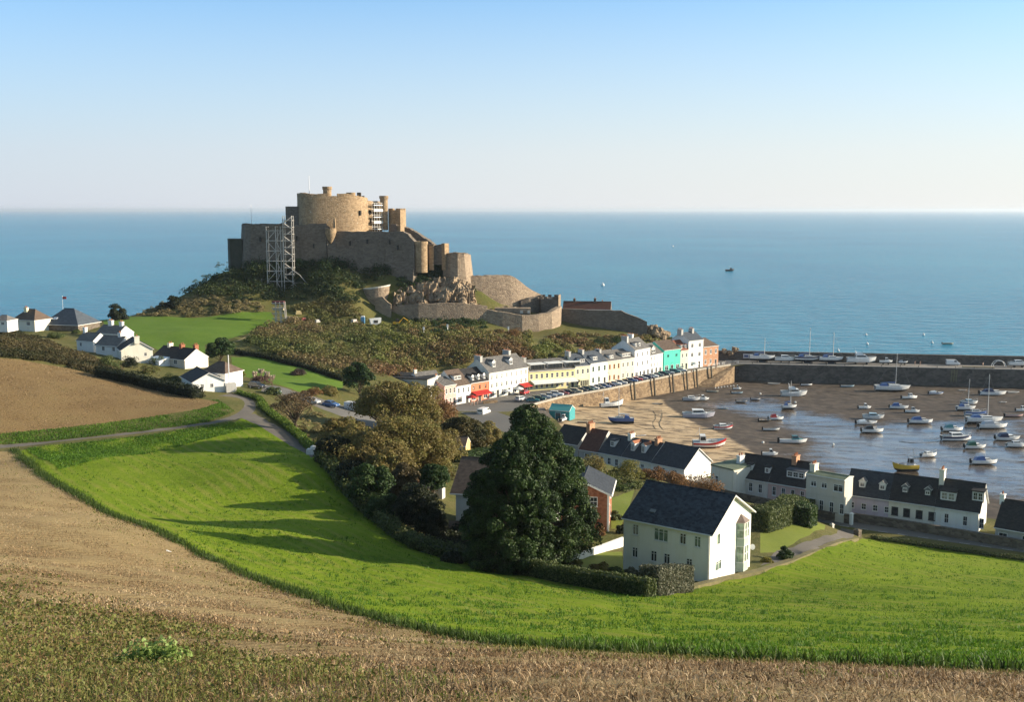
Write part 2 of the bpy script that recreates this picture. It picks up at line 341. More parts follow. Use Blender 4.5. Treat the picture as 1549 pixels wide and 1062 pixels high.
# ---- ground materials
def groundmat(name, cols, s1, s2, bump, bs, rough=.95, wave=None, mixs=.5, spec=.15, rows=None):
    m, t, b = newmat(name); L = t.links.new; b.inputs['Roughness'].default_value = rough; b.inputs['Specular IOR Level'].default_value = spec
    tc = nd(t, 'ShaderNodeTexCoord'); v = tc.outputs['Object']
    n1 = nd(t, 'ShaderNodeTexNoise', _Scale=s1, _Detail=5.0, _Roughness=.6); n2 = nd(t, 'ShaderNodeTexNoise', _Scale=s2, _Detail=8.0, _Roughness=.75)
    L(v, n1.inputs['Vector']); L(v, n2.inputs['Vector'])
    mx = nd(t, 'ShaderNodeMix', data_type='FLOAT'); mx.inputs[0].default_value = mixs; L(n1.outputs['Fac'], mx.inputs[2]); L(n2.outputs['Fac'], mx.inputs[3]); fac = mx.outputs[0]
    if wave:
        mp = nd(t, 'ShaderNodeMapping'); mp.inputs['Rotation'].default_value = (0, 0, wave[0]); L(v, mp.inputs[0])
        wv = nd(t, 'ShaderNodeTexWave', _Scale=wave[1], _Distortion=3.0, _Detail=3.0, _Detail_Scale=1.2); L(mp.outputs[0], wv.inputs['Vector'])
        m2 = nd(t, 'ShaderNodeMix', data_type='FLOAT'); m2.inputs[0].default_value = wave[2]; L(fac, m2.inputs[2]); L(wv.outputs['Fac'], m2.inputs[3]); fac = m2.outputs[0]
    n = len(cols); r = ramp(t, [(.3 + .4 * k / (n - 1), c) for k, c in enumerate(cols)], fac); L(r.outputs[0], b.inputs['Base Color'])
    if rows:
        at_ = nd(t, 'ShaderNodeAttribute', attribute_name='rowdist'); ms = nd(t, 'ShaderNodeMath', operation='MULTIPLY_ADD'); L(at_.outputs['Fac'], ms.inputs[0]); ms.inputs[1].default_value = rows[0]; 
        n5 = nd(t, 'ShaderNodeTexNoise', _Scale=.25, _Detail=4.0); L(v, n5.inputs['Vector']); mq = nd(t, 'ShaderNodeMath', operation='MULTIPLY'); L(n5.outputs['Fac'], mq.inputs[0]); mq.inputs[1].default_value = 2.2; L(mq.outputs[0], ms.inputs[2])
        sn = nd(t, 'ShaderNodeMath', operation='SINE'); L(ms.outputs[0], sn.inputs[0]); n6 = nd(t, 'ShaderNodeTexNoise', _Scale=.09, _Detail=6.0, _Roughness=.7); L(v, n6.inputs['Vector'])
        fa = nd(t, 'ShaderNodeMath', operation='MULTIPLY_ADD'); L(sn.outputs[0], fa.inputs[0]); fa.inputs[1].default_value = .16; L(n6.outputs['Fac'], fa.inputs[2]); rr = ramp(t, [(.52, (0, 0, 0)), (.75, (rows[1],) * 3)], fa.outputs[0])
        mz = nd(t, 'ShaderNodeMix', data_type='RGBA'); L(rr.outputs[0], mz.inputs[0]); L(r.outputs[0], mz.inputs[6]); mz.inputs[7].default_value = (*rows[2], 1); L(mz.outputs[2], b.inputs['Base Color'])
    bp = nd(t, 'ShaderNodeBump', _Strength=bump, _Distance=.3); nb = nd(t, 'ShaderNodeTexNoise', _Scale=bs, _Detail=8.0, _Roughness=.7); L(v, nb.inputs['Vector']); L(nb.outputs['Fac'], bp.inputs['Height']); L(bp.outputs[0], b.inputs['Normal'])
    MATS[name] = m; return m
m_green = groundmat('field_grass', [(.065,.10,.010),(.125,.185,.014),(.17,.235,.018),(.25,.27,.045)], .05, 1.3, .7, 2.2, mixs=.45, spec=.04, rows=(3.0, .5, (.25, .23, .06)))
m_dry = groundmat('stubble', [(.14,.095,.042),(.25,.175,.08),(.36,.265,.13),(.20,.19,.06)], .16, 3.0, .8, 5.0, wave=(.5,.5,.12))
m_plough = groundmat('ploughed_soil', [(.13,.08,.034),(.185,.12,.052),(.23,.155,.07),(.16,.13,.045)], .12, 1.8, .8, 3.0, wave=(.35,.5,.15))
m_lawn = groundmat('lawn_grass', [(.07,.125,.012),(.095,.165,.018),(.13,.19,.03)], .1, 1.0, .2, 2.0)
m_gard = groundmat('garden_grass', [(.11,.145,.02),(.15,.18,.03),(.18,.19,.045)], .2, 1.5, .2, 3.0)
m_hill = groundmat('hillside', [(.05,.055,.014),(.085,.09,.024),(.13,.115,.04),(.15,.115,.055)], .08, .9, .8, 1.5)
m_asph = groundmat('asphalt', [(.12,.113,.105),(.15,.142,.132),(.18,.168,.155)], .1, 2.0, .1, 8.0, rough=.85)
m_lane = groundmat('lane_tarmac', [(.10,.09,.078),(.135,.12,.103),(.165,.145,.125)], .2, 2.0, .1, 8.0, rough=.85)
m_dirt = groundmat('dirt_path', [(.2,.15,.1),(.26,.2,.135),(.3,.24,.17)], .3, 2.0, .2, 4.0)
gf_ = ground('green_field', [RI['green']], m_green); co_ = np.array([v.co[:2] for v in gf_.data.vertices]); at_ = gf_.data.attributes.new('rowdist', 'FLOAT', 'POINT'); at_.data.foreach_set('value', pdist(co_, BANK, False).astype(np.float32)); ground('dry_field', [RI['dry']], m_dry); ground('ploughed_field', [RI['ploughed']], m_plough)
ground('lawn', [RI['lawn_far'], RI['lawn_small']], m_lawn); ground('garden_lawn', [RI['garden'], RI['garden2'], RI['garden3']], m_gard)
ground('hillside', [-1], m_hill); ground('road', [RI['main_road'], RI['car_road'], RI['quay']], m_asph); ground('lane', [RI['lane'], RI['lane2'], RI['drive']], m_lane); ground('path', [RI['path']], m_dirt)
# ---- harbour bed
def mudmat():
    m, t, b = newmat('tidal_flat'); L = t.links.new
    tc = nd(t, 'ShaderNodeTexCoord'); v = tc.outputs['Object']
    a = nd(t, 'ShaderNodeAttribute', attribute_name='sand'); wt = nd(t, 'ShaderNodeAttribute', attribute_name='wet')
    n1 = nd(t, 'ShaderNodeTexNoise', _Scale=.35, _Detail=8.0, _Roughness=.65); L(v, n1.inputs['Vector'])
    mp = nd(t, 'ShaderNodeMapping'); mp.inputs['Scale'].default_value = (.085, .30, 1); mp.inputs['Rotation'].default_value = (0, 0, -.25); L(v, mp.inputs[0])
    n2 = nd(t, 'ShaderNodeTexNoise', _Scale=1.0, _Detail=9.0, _Roughness=.72); L(mp.outputs[0], n2.inputs['Vector'])
    sandc = ramp(t, [(.3, (.32,.22,.125)), (.5, (.48,.35,.21)), (.7, (.56,.42,.27))], n1.outputs['Fac'])
    mudc = ramp(t, [(.3, (.045,.036,.028)), (.52, (.088,.068,.052)), (.72, (.15,.118,.09))], n1.outputs['Fac'])
    mw = nd(t, 'ShaderNodeMapping'); mw.inputs['Scale'].default_value = (.16, .5, 1); mw.inputs['Rotation'].default_value = (0, 0, -.5); L(v, mw.inputs[0]); nw = nd(t, 'ShaderNodeTexNoise', _Scale=1.0, _Detail=7.0, _Roughness=.7); L(mw.outputs[0], nw.inputs['Vector']); rw = ramp(t, [(.50, (0, 0, 0)), (.57, (.85,) * 3)], nw.outputs['Fac'])
    mxw = nd(t, 'ShaderNodeMix', data_type='RGBA'); L(rw.outputs[0], mxw.inputs[0]); L(sandc.outputs[0], mxw.inputs[6]); mxw.inputs[7].default_value = (.10, .075, .05, 1)
    ad = nd(t, 'ShaderNodeMath', operation='ADD'); L(a.outputs['Fac'], ad.inputs[0])
    sb = nd(t, 'ShaderNodeMath', operation='MULTIPLY_ADD'); L(n1.outputs['Fac'], sb.inputs[0]); sb.inputs[1].default_value = .5; sb.inputs[2].default_value = -.25; L(sb.outputs[0], ad.inputs[1])
    sr = ramp(t, [(.4, (0,0,0)), (.6, (1,1,1))], ad.outputs[0])
    mx = nd(t, 'ShaderNodeMix', data_type='RGBA'); L(sr.outputs[0], mx.inputs[0]); L(mudc.outputs[0], mx.inputs[6]); L(mxw.outputs[2], mx.inputs[7]); L(mx.outputs[2], b.inputs['Base Color'])
    aw = nd(t, 'ShaderNodeMath', operation='MULTIPLY_ADD'); L(n2.outputs['Fac'], aw.inputs[0]); aw.inputs[1].default_value = 1.6; n3 = nd(t, 'ShaderNodeTexNoise', _Scale=1.1, _Detail=6.0, _Roughness=.75); L(v, n3.inputs['Vector']); a3 = nd(t, 'ShaderNodeMath', operation='MULTIPLY_ADD'); L(n3.outputs['Fac'], a3.inputs[0]); a3.inputs[1].default_value = .75; L(wt.outputs['Fac'], a3.inputs[2]); a4 = nd(t, 'ShaderNodeMath', operation='SUBTRACT'); L(a3.outputs[0], a4.inputs[0]); a4.inputs[1].default_value = .39; L(a4.outputs[0], aw.inputs[2])
    wr = ramp(t, [(1.0 - .12, (0,0,0)), (1.0, (1,1,1))], aw.outputs[0])
    w2 = nd(t, 'ShaderNodeMath', operation='SUBTRACT'); w2.use_clamp = True; L(aw.outputs[0], w2.inputs[0]); w2.inputs[1].default_value = .85
    rr = ramp(t, [(0, (.75,)*3), (.25, (.30,)*3), (.5, (.15,)*3)], w2.outputs[0]); L(rr.outputs[0], b.inputs['Roughness'])
    sp = ramp(t, [(0, (.15,)*3), (.3, (.4,)*3), (.5, (.6,)*3)], w2.outputs[0]); L(sp.outputs[0], b.inputs['Specular IOR Level'])
    nb = nd(t, 'ShaderNodeTexNoise', _Scale=1.2, _Detail=8.0, _Roughness=.7); L(v, nb.inputs['Vector'])
    iv = nd(t, 'ShaderNodeMath', operation='MULTIPLY_ADD'); L(rr.outputs[0], iv.inputs[0]); iv.inputs[1].default_value = .6; iv.inputs[2].default_value = .02
    bp = nd(t, 'ShaderNodeBump', _Distance=.12); L(iv.outputs[0], bp.inputs['Strength']); L(nb.outputs['Fac'], bp.inputs['Height']); L(bp.outputs[0], b.inputs['Normal'])
    return m
hx, hy = np.meshgrid(np.arange(-4, 306, 2.0), np.arange(90, 392, 2.0)); HP = np.stack([hx.ravel(), hy.ravel()], 1)
hz = TM(hx, hy) + np.array([mn.fractal(Vector((x * .15, y * .15, 5)), 1, 2, 4) for x, y in HP]) * .16
SANDP = [mud(*p)[:2] for p in [(800,640),(870,615),(930,606),(1000,604),(1010,615),(1050,640),(1090,655),(1130,680),(1160,705),(1130,730),(1000,720),(850,680)]]
sd_in = np.where(pip(HP, SANDP), 1, -1) * pdist(HP, SANDP); sandv = np.clip(.5 + sd_in / 7, 0, 1)
WETP = [mud(*p)[:2] for p in [(1050,612),(1150,600),(1230,625),(1330,640),(1549,630),(1600,760),(1400,745),(1240,712),(1215,690),(1230,670),(1170,640),(1110,625)]]
wd = np.where(pip(HP, WETP), 1, -1) * pdist(HP, WETP); wetv = np.clip(.16 + wd / 20, -.35, .46) - sandv * .3
nn = hx.shape[1]; idx = np.arange(hx.size).reshape(hx.shape); FQ = np.stack([idx[:-1, :-1], idx[:-1, 1:], idx[1:, 1:], idx[1:, :-1]], -1).reshape(-1, 4)
hc = HP[FQ].mean(1); keep = pip(hc, HARB) | (pdist(hc, HARB) < 3.5); FQ = FQ[keep]
me = npmesh('tidal_flat', np.c_[HP, hz], FQ, mudmat(), smooth=True)
for nm, val in (('sand', sandv), ('wet', wetv)):
    a = me.attributes.new(nm, 'FLOAT', 'POINT'); a.data.foreach_set('value', np.ascontiguousarray(val, np.float32))
tag(link('tidal_flat', me), kind='structure')
# ---- sea
def seamat():
    m, t, b = newmat('sea_water'); L = t.links.new
    b.inputs['Base Color'].default_value = (.016, .085, .125, 1); b.inputs['Roughness'].default_value = .22; b.inputs['IOR'].default_value = 1.33; b.inputs['Specular IOR Level'].default_value = .16
    tc = nd(t, 'ShaderNodeTexCoord'); v = tc.outputs['Object']
    nl = nd(t, 'ShaderNodeTexNoise', _Scale=.0025, _Detail=4.0); L(v, nl.inputs['Vector'])
    r = ramp(t, [(.35, (.010,.165,.275)), (.65, (.022,.22,.32))], nl.outputs['Fac']); L(r.outputs[0], b.inputs['Base Color'])
    mp = nd(t, 'ShaderNodeMapping'); mp.inputs['Scale'].default_value = (.35, 1, 1); mp.inputs['Rotation'].default_value = (0, 0, .15); L(v, mp.inputs[0])
    n1 = nd(t, 'ShaderNodeTexNoise', _Scale=.16, _Detail=5.0, _Roughness=.6); L(mp.outputs[0], n1.inputs['Vector'])
    bp = nd(t, 'ShaderNodeBump', _Strength=1.0, _Distance=3.0); L(n1.outputs['Fac'], bp.inputs['Height']); L(bp.outputs[0], b.inputs['Normal'])
    return m
SEA = -2.0; B = 200000
rows = [-200, 600, 1500, 4000, 12000, 40000, B]; mb = MB()
for a, b_ in zip(rows[:-1], rows[1:]):
    mb.quad((-B, a, SEA), (B, a, SEA), (B, b_, SEA), (-B, b_, SEA))
o = mb.build('sea', seamat()); tag(o, kind='structure')
# ================================================================== BUILDING KIT
def paint(name, c, dirt=.89):
    m = M('render_' + name, c, tuple(x * .93 for x in c), scale=.6, rough=.85, spec=.2, bump=.12, bscale=6, lo=.3, hi=.75); t = m.node_tree; L = t.links.new; b = t.nodes['Principled BSDF']; tc = nd(t, 'ShaderNodeTexCoord')
    mp = nd(t, 'ShaderNodeMapping'); mp.inputs['Scale'].default_value = (1.6, 1.6, .16); L(tc.outputs['Object'], mp.inputs[0]); n = nd(t, 'ShaderNodeTexNoise', _Scale=1.0, _Detail=6.0, _Roughness=.7); L(mp.outputs[0], n.inputs['Vector'])
    r = ramp(t, [(.48, (1, 1, 1)), (.74, (dirt, dirt * .97, dirt * .9))], n.outputs['Fac']); mx = nd(t, 'ShaderNodeMix', data_type='RGBA', blend_type='MULTIPLY'); mx.inputs[0].default_value = 1; L(b.inputs['Base Color'].links[0].from_socket, mx.inputs[6]); L(r.outputs[0], mx.inputs[7]); L(mx.outputs[2], b.inputs['Base Color']); return m
WHITE = paint('white', (.80,.79,.76)); CREAM = paint('cream', (.75,.71,.61)); YELLOW = paint('yellow', (.80,.70,.36)); PALEY = paint('pale_yellow', (.80,.74,.50)); PEACH = paint('peach', (.78,.60,.44))
CORAL = paint('coral', (.72,.22,.12)); PINK = paint('pink', (.74,.42,.36)); PALEPINK = paint('pale_pink', (.62,.44,.40)); LILAC = paint('lilac', (.56,.50,.58)); TURQ = paint('turquoise', (.10,.56,.45)); GREENC = paint('sage', (.62,.66,.50))
GREYW = paint('grey', (.45,.44,.42)); OFFW = paint('offwhite', (.66,.62,.56)); MAGN = paint('magnolia', (.62,.57,.49))
FRAME = M('white_frame', (.78,.77,.74), rough=.5); DARKFR = M('dark_frame', (.05,.05,.045), rough=.5); OCHREFR = M('ochre_frame', (.45,.2,.08), rough=.6); SAGEFR = M('sage_frame', (.22,.32,.25), rough=.6)
def slate(name, a, b, row=.3):
    m, t, bs = newmat(name); L = t.links.new; bs.inputs['Roughness'].default_value = .72; bs.inputs['Specular IOR Level'].default_value = .22
    tc = nd(t, 'ShaderNodeTexCoord'); v = tc.outputs['Object']
    n = nd(t, 'ShaderNodeTexNoise', _Scale=.9, _Detail=7.0, _Roughness=.7); L(v, n.inputs['Vector'])
    mp = nd(t, 'ShaderNodeMapping'); mp.inputs['Scale'].default_value = (1 / .35, 1 / .35, 1 / (row * .6)); L(v, mp.inputs[0])
    vo = nd(t, 'ShaderNodeTexVoronoi', _Scale=1.0); L(mp.outputs[0], vo.inputs['Vector'])
    mx = nd(t, 'ShaderNodeMix', data_type='FLOAT'); mx.inputs[0].default_value = .35; L(n.outputs['Fac'], mx.inputs[2])
    sx = nd(t, 'ShaderNodeSeparateColor'); L(vo.outputs['Color'], sx.inputs[0]); L(sx.outputs[0], mx.inputs[3])
    r = ramp(t, [(.3, a), (.7, b)], mx.outputs[0]); L(r.outputs[0], bs.inputs['Base Color'])
    wv = nd(t, 'ShaderNodeTexWave', _Scale=.314 / row * 1.6, _Distortion=.4); wv.bands_direction = 'Z'; wv.wave_profile = 'SAW'; L(v, wv.inputs['Vector'])
    bp = nd(t, 'ShaderNodeBump', _Strength=.35, _Distance=.04); L(wv.outputs['Fac'], bp.inputs['Height']); L(bp.outputs[0], bs.inputs['Normal'])
    MATS[name] = m; return m
SLATE = slate('slate_dark', (.028,.032,.04), (.05,.056,.066)); SLATEG = slate('slate_grey', (.10,.095,.09), (.17,.16,.15)); SLATEB = slate('slate_brown', (.085,.06,.045), (.14,.10,.075)); SLATEBK = slate('slate_black', (.02,.02,.021), (.04,.038,.038))
TILER = slate('tile_red', (.18,.06,.035), (.27,.10,.06)); TILEDR = slate('tile_dull_red', (.075,.035,.026), (.12,.055,.04)); FELTG = M('green_felt', (.10,.13,.09), (.16,.19,.13), scale=1.2, rough=.9); SLATEBL = slate('slate_blue', (.05,.06,.075), (.085,.10,.12))
def glassmat(name, c, rough=.08):
    m, t, b = newmat(name); b.inputs['Base Color'].default_value = (*c, 1); b.inputs['Roughness'].default_value = rough; b.inputs['Specular IOR Level'].default_value = .5; MATS[name] = m
    tc = nd(t, 'ShaderNodeTexCoord'); n = nd(t, 'ShaderNodeTexNoise', _Scale=1.5); t.links.new(tc.outputs['Object'], n.inputs['Vector']); r = ramp(t, [(.35, c), (.7, tuple(x * 2.4 + .01 for x in c))], n.outputs['Fac']); t.links.new(r.outputs[0], b.inputs['Base Color']); return m
GLASS = glassmat('window_glass', (.022,.026,.03)); GLASSG = glassmat('sage_glass', (.10,.14,.11)); BLIND = glassmat('curtained_glass', (.22,.2,.17))
def stonemat(name, cols, scale=1.6, bump=.8, sy=.6, patch=.12, spots=0):
    m, t, b = newmat(name); L = t.links.new; b.inputs['Roughness'].default_value = .95; b.inputs['Specular IOR Level'].default_value = .15
    tc = nd(t, 'ShaderNodeTexCoord'); v = tc.outputs['Object']; mp = nd(t, 'ShaderNodeMapping'); mp.inputs['Scale'].default_value = (sy, sy, 1.0); L(v, mp.inputs[0])
    vo = nd(t, 'ShaderNodeTexVoronoi', _Scale=scale); L(mp.outputs[0], vo.inputs['Vector']); vd = nd(t, 'ShaderNodeTexVoronoi', feature='DISTANCE_TO_EDGE', _Scale=scale); L(mp.outputs[0], vd.inputs['Vector'])
    sc = nd(t, 'ShaderNodeSeparateColor'); L(vo.outputs['Color'], sc.inputs[0])
    n = nd(t, 'ShaderNodeTexNoise', _Scale=patch, _Detail=8.0, _Roughness=.7); L(v, n.inputs['Vector'])
    mx = nd(t, 'ShaderNodeMix', data_type='FLOAT'); mx.inputs[0].default_value = .62; L(sc.outputs[0], mx.inputs[2]); L(n.outputs['Fac'], mx.inputs[3])
    k = len(cols); r = ramp(t, [(.25 + .5 * i / (k - 1), c) for i, c in enumerate(cols)], mx.outputs[0]); out = r.outputs[0]
    if spots:
        n3 = nd(t, 'ShaderNodeTexNoise', _Scale=1.3, _Detail=3.0); L(v, n3.inputs['Vector']); r3 = ramp(t, [(.66, (0,0,0)), (.72, (1,1,1))], n3.outputs['Fac'])
        m3 = nd(t, 'ShaderNodeMix', data_type='RGBA'); L(r3.outputs[0], m3.inputs[0]); L(out, m3.inputs[6]); m3.inputs[7].default_value = (.5,.45,.36,1); out = m3.outputs[2]
    L(out, b.inputs['Base Color'])
    r2 = ramp(t, [(0, (0,0,0)), (.12, (1,1,1))], vd.outputs['Distance']); ad = nd(t, 'ShaderNodeMath', operation='ADD'); L(r2.outputs[0], ad.inputs[0]); L(n.outputs['Fac'], ad.inputs[1])
    bp = nd(t, 'ShaderNodeBump', _Strength=bump, _Distance=.12); L(ad.outputs[0], bp.inputs['Height']); L(bp.outputs[0], b.inputs['Normal']); MATS[name] = m; return m
BRICK = stonemat('brick', [(.22,.085,.05), (.32,.13,.075), (.36,.17,.10)], scale=4, bump=.3, sy=.6, patch=.5); BRICKP = stonemat('pale_brick', [(.36,.19,.11), (.46,.25,.15), (.5,.3,.19)], scale=4, bump=.3, patch=.5)
RUBBLE = stonemat('rubble_wall', [(.10,.085,.07), (.17,.14,.11), (.24,.2,.16)], scale=2.2); QUAYST = stonemat('quay_stone', [(.13,.09,.06), (.225,.16,.098), (.31,.225,.14)], scale=1.6, patch=.25)
DARKST = stonemat('dark_stone', [(.06,.055,.05), (.10,.09,.08), (.14,.125,.11)], scale=1.4)
TERRA = M('terracotta', (.36,.14,.07), rough=.8); REDC = M('red_canvas', (.42,.025,.02), rough=.8); WHITEC = M('white_canvas', (.75,.75,.72), rough=.7); LEAD = M('lead', (.16,.17,.18), rough=.6); GUT = M('gutter', (.7,.69,.66), rough=.5)
WCACHE = {}
def window_mesh(w, h, style, fm, gm, single=False):
    key = (round(w, 2), round(h, 2), style, fm.name, gm.name, single)
    if key in WCACHE: return WCACHE[key]
    mb = MB(); b = min(.09, w * .11); y0, y1 = -.03, .10
    mb.box(-w/2, -w/2 + b, y0, y1, 0, h).box(w/2 - b, w/2, y0, y1, 0, h).box(-w/2 + b, w/2 - b, y0, y1, h - b, h).box(-w/2 + b, w/2 - b, y0, y1, 0, b)
    mb.box(-w/2 - .06, w/2 + .06, -.11, y0 - .002, -.07, .0)
    k = b * .6
    if style == 'sash': mb.box(-w/2 + b, w/2 - b, .02, .075, h * .5 - k / 2, h * .5 + k / 2); mb.box(-k * .3, k * .3, .03, .074, b, h * .5 - k / 2); mb.box(-k * .3, k * .3, .03, .074, h * .5 + k / 2, h - b)
    elif style[:4] == 'case':
        n = int(style[4:] or 2); top = h * .72
        for i in range(1, n): x = -w/2 + w * i / n; mb.box(x - k * .7, x + k * .7, .0, .085, b, h - b)
        if n > 1:
            for i in range(n): xa = -w/2 + w * i / n + k; xb = -w/2 + w * (i + 1) / n - k; mb.box(xa, xb, .03, .074, top - k / 2, top + k / 2)
    elif style == 'grid':
        for i in range(1, 4): x = -w/2 + w * i / 4; mb.box(x - k/2, x + k/2, .02, .074, b, h - b)
    fr = mb
    pn = MB(); pn.box(-w/2 + b * .5, w/2 - b * .5, .07, .11, b * .5, h - b * .5, 1 if single else 0)
    if single:
        fr.v += []; i = len(fr.v); fr.v += pn.v; fr.f += [tuple(q + i for q in f) for f in pn.f]; fr.m += pn.m
        r = (fr.mesh('window', [fm, gm]), None)
    else: r = (fr.mesh('window', [fm]), pn.mesh('pane', [gm]))
    WCACHE[key] = r; return r
def add_window(parent, x, y, z, rz, w, h, style='sash', fm=None, gm=None, single=False, name='window'):
    a, p = window_mesh(w, h, style, fm or FRAME, gm or GLASS, single); o = link(name, a, parent, (x, y, z), (0, 0, rz))
    if p: link('pane', p, o)
    return o
def holes_wall(mb, L, H, holes, m=0, rec=.12, xf=None):
    """wall in the x-z plane at y=0 facing -y with real openings"""
    xs = sorted({0, L} | {round(v, 3) for h in holes for v in (h[0], h[0] + h[2]) if 0 < v < L}); zs = sorted({0, H} | {round(v, 3) for h in holes for v in (h[1], h[1] + h[3]) if 0 < v < H})
    xf = xf or (lambda x, y, z: (x, y, z))
    for xa, xb in zip(xs[:-1], xs[1:]):
        for za, zb in zip(zs[:-1], zs[1:]):
            cx, cz = (xa + xb) / 2, (za + zb) / 2
            if any(h[0] < cx < h[0] + h[2] and h[1] < cz < h[1] + h[3] for h in holes): continue
            mb.quad(xf(xa, 0, za), xf(xb, 0, za), xf(xb, 0, zb), xf(xa, 0, zb), m=m)
    for x, z, w_, h_ in holes:
        a, b, c, d = x, x + w_, max(z, 0), min(z + h_, H)
        mb.quad(xf(a, 0, c), xf(a, rec, c), xf(a, rec, d), xf(a, 0, d), m=m); mb.quad(xf(b, 0, d), xf(b, rec, d), xf(b, rec, c), xf(b, 0, c), m=m)
        mb.quad(xf(a, 0, d), xf(a, rec, d), xf(b, rec, d), xf(b, 0, d), m=m); mb.quad(xf(a, 0, c), xf(b, 0, c), xf(b, rec, c), xf(a, rec, c), m=m)
        mb.quad(xf(a, rec, c), xf(b, rec, c), xf(b, rec, d), xf(a, rec, d), m=m)
def house(name, label, cat, A, B, depth, zb, eave, ridge, wm, rm, front=(), right=(), left=(), doors=(), dormers=(), chim=(), group=None, over=(.22, .05, .05), hip=(0, 0), ridge_at=.5, style='sash', fm=None, gm=None, band=None, fascia=None, base=-1.5, bandm=None, thick=.16, single=False):
    """A,B world xy of the front's left and right end as one faces it; roof ridge runs along the front"""
    L = math.hypot(B[0] - A[0], B[1] - A[1]); rz = math.atan2(B[1] - A[1], B[0] - A[0]); root = thing(name, label, cat, (A[0], A[1], zb), rz, group)
    fm = fm or FRAME; gm = gm or GLASS; D = depth; yr = D * ridge_at
    def zr(y): return eave + (ridge - eave) * (y / yr if y < yr else (D - y) / (D - yr))
    W = MB(); H = eave
    fh = [(u - w_/2, v, w_, h_) for u, v, w_, h_, *_ in front] + [(u - w_/2, v, w_, h_) for u, v, w_, h_, *_ in doors]
    holes_wall(W, L, H, fh); W.quad((0, 0, base), (L, 0, base), (L, 0, 0), (0, 0, 0))
    rh = [(u - w_/2, v, w_, h_) for u, v, w_, h_, *_ in right]; holes_wall(W, D, H, rh, xf=lambda x, y, z: (L - y, x, z)); W.quad((L, 0, base), (L, D, base), (L, D, 0), (L, 0, 0))
    lh = [(D - u - w_/2, v, w_, h_) for u, v, w_, h_, *_ in left]; holes_wall(W, D, H, lh, xf=lambda x, y, z: (y, D - x, z)); W.quad((0, D, base), (0, 0, base), (0, 0, 0), (0, D, 0))
    W.quad((L, D, base), (0, D, base), (0, D, H), (L, D, H))
    hl, hr = hip
    if ridge > eave + .01:
        if not hr: W.quad((L, 0, H), (L, D, H), (L, yr, ridge - .02))
        if not hl: W.quad((0, D, H), (0, 0, H), (0, yr, ridge - .02))
    mats = [wm, bandm or FRAME]
    if band:
        for zb0, zb1 in band: W.box(0, L, -.06, -.001, zb0, zb1, 1)
    W.build('wall', mats, root)
    Rf = MB(); of, ol, orr = over; tk = thick; s1 = (ridge - eave) / yr; s2 = (ridge - eave) / (D - yr)
    if ridge > eave + .01:
        x0, x1 = -ol, L + orr; e1 = eave - of * s1 + .03; e2 = eave - of * s2 + .03; rt = ridge + .03
        a0, a1 = x0 + (hl and hl + ol), x1 - (hr and hr + orr)
        fq = [(x0, -of, e1), (x1, -of, e1), (a1, yr, rt), (a0, yr, rt)]; bq = [(x1, D + of, e2), (x0, D + of, e2), (a0, yr, rt), (a1, yr, rt)]
        for q in (fq, bq): Rf.quad(*[(p[0], p[1], p[2] + tk) for p in q])
        if hr: Rf.quad((x1, -of, e1 + tk), (x1, D + of, e2 + tk), (a1, yr, rt + tk))
        if hl: Rf.quad((x0, D + of, e2 + tk), (x0, -of, e1 + tk), (a0, yr, rt + tk))
        fc = 1
        Rf.quad((x0, -of, e1), (x1, -of, e1), (x1, -of, e1 + tk), (x0, -of, e1 + tk), m=fc); Rf.quad((x1, D + of, e2), (x0, D + of, e2), (x0, D + of, e2 + tk), (x1, D + of, e2 + tk), m=fc)
        Rf.quad((x0, -of, e1), (a0, yr, rt), (a1, yr, rt), (x1, -of, e1), m=fc); Rf.quad((x0, D + of, e2), (x1, D + of, e2), (a1, yr, rt), (a0, yr, rt), m=fc)
        for xx, hh, sg in ((x1, hr, 1), (x0, hl, -1)):
            if hh: Rf.quad((xx, -of, e1), (xx, D + of, e2), (xx, D + of, e2 + tk), (xx, -of, e1 + tk), m=fc)
            else:
                Rf.quad((xx, -of, e1), (xx, yr, rt), (xx, yr, rt + tk), (xx, -of, e1 + tk), m=fc); Rf.quad((xx, yr, rt), (xx, D + of, e2), (xx, D + of, e2 + tk), (xx, yr, rt + tk), m=fc)
        Rf.tube([(a0, yr, rt + tk), (a1, yr, rt + tk)], .11, 6)
        Rf.tube([(x0, -of - .05, e1 + .06), (x1, -of - .05, e1 + .06)], .06, 5, m=fc)
    else: Rf.box(-ol, L + orr, -of, D + of, eave, eave + .25)
    roof = Rf.build('roof', [rm, fascia or GUT], root)
    for u, v, w_, h_, *st in front: add_window(root, u, .02, v, 0, w_, h_, st[0] if st else style, st[1] if len(st) > 1 else fm, st[2] if len(st) > 2 else gm, single)
    for u, v, w_, h_, *st in right: add_window(root, L - .02, u, v, R(90), w_, h_, st[0] if st else style, st[1] if len(st) > 1 else fm, st[2] if len(st) > 2 else gm, single)
    for u, v, w_, h_, *st in left: add_window(root, .02, u, v, R(-90), w_, h_, st[0] if st else style, st[1] if len(st) > 1 else fm, st[2] if len(st) > 2 else gm, single)
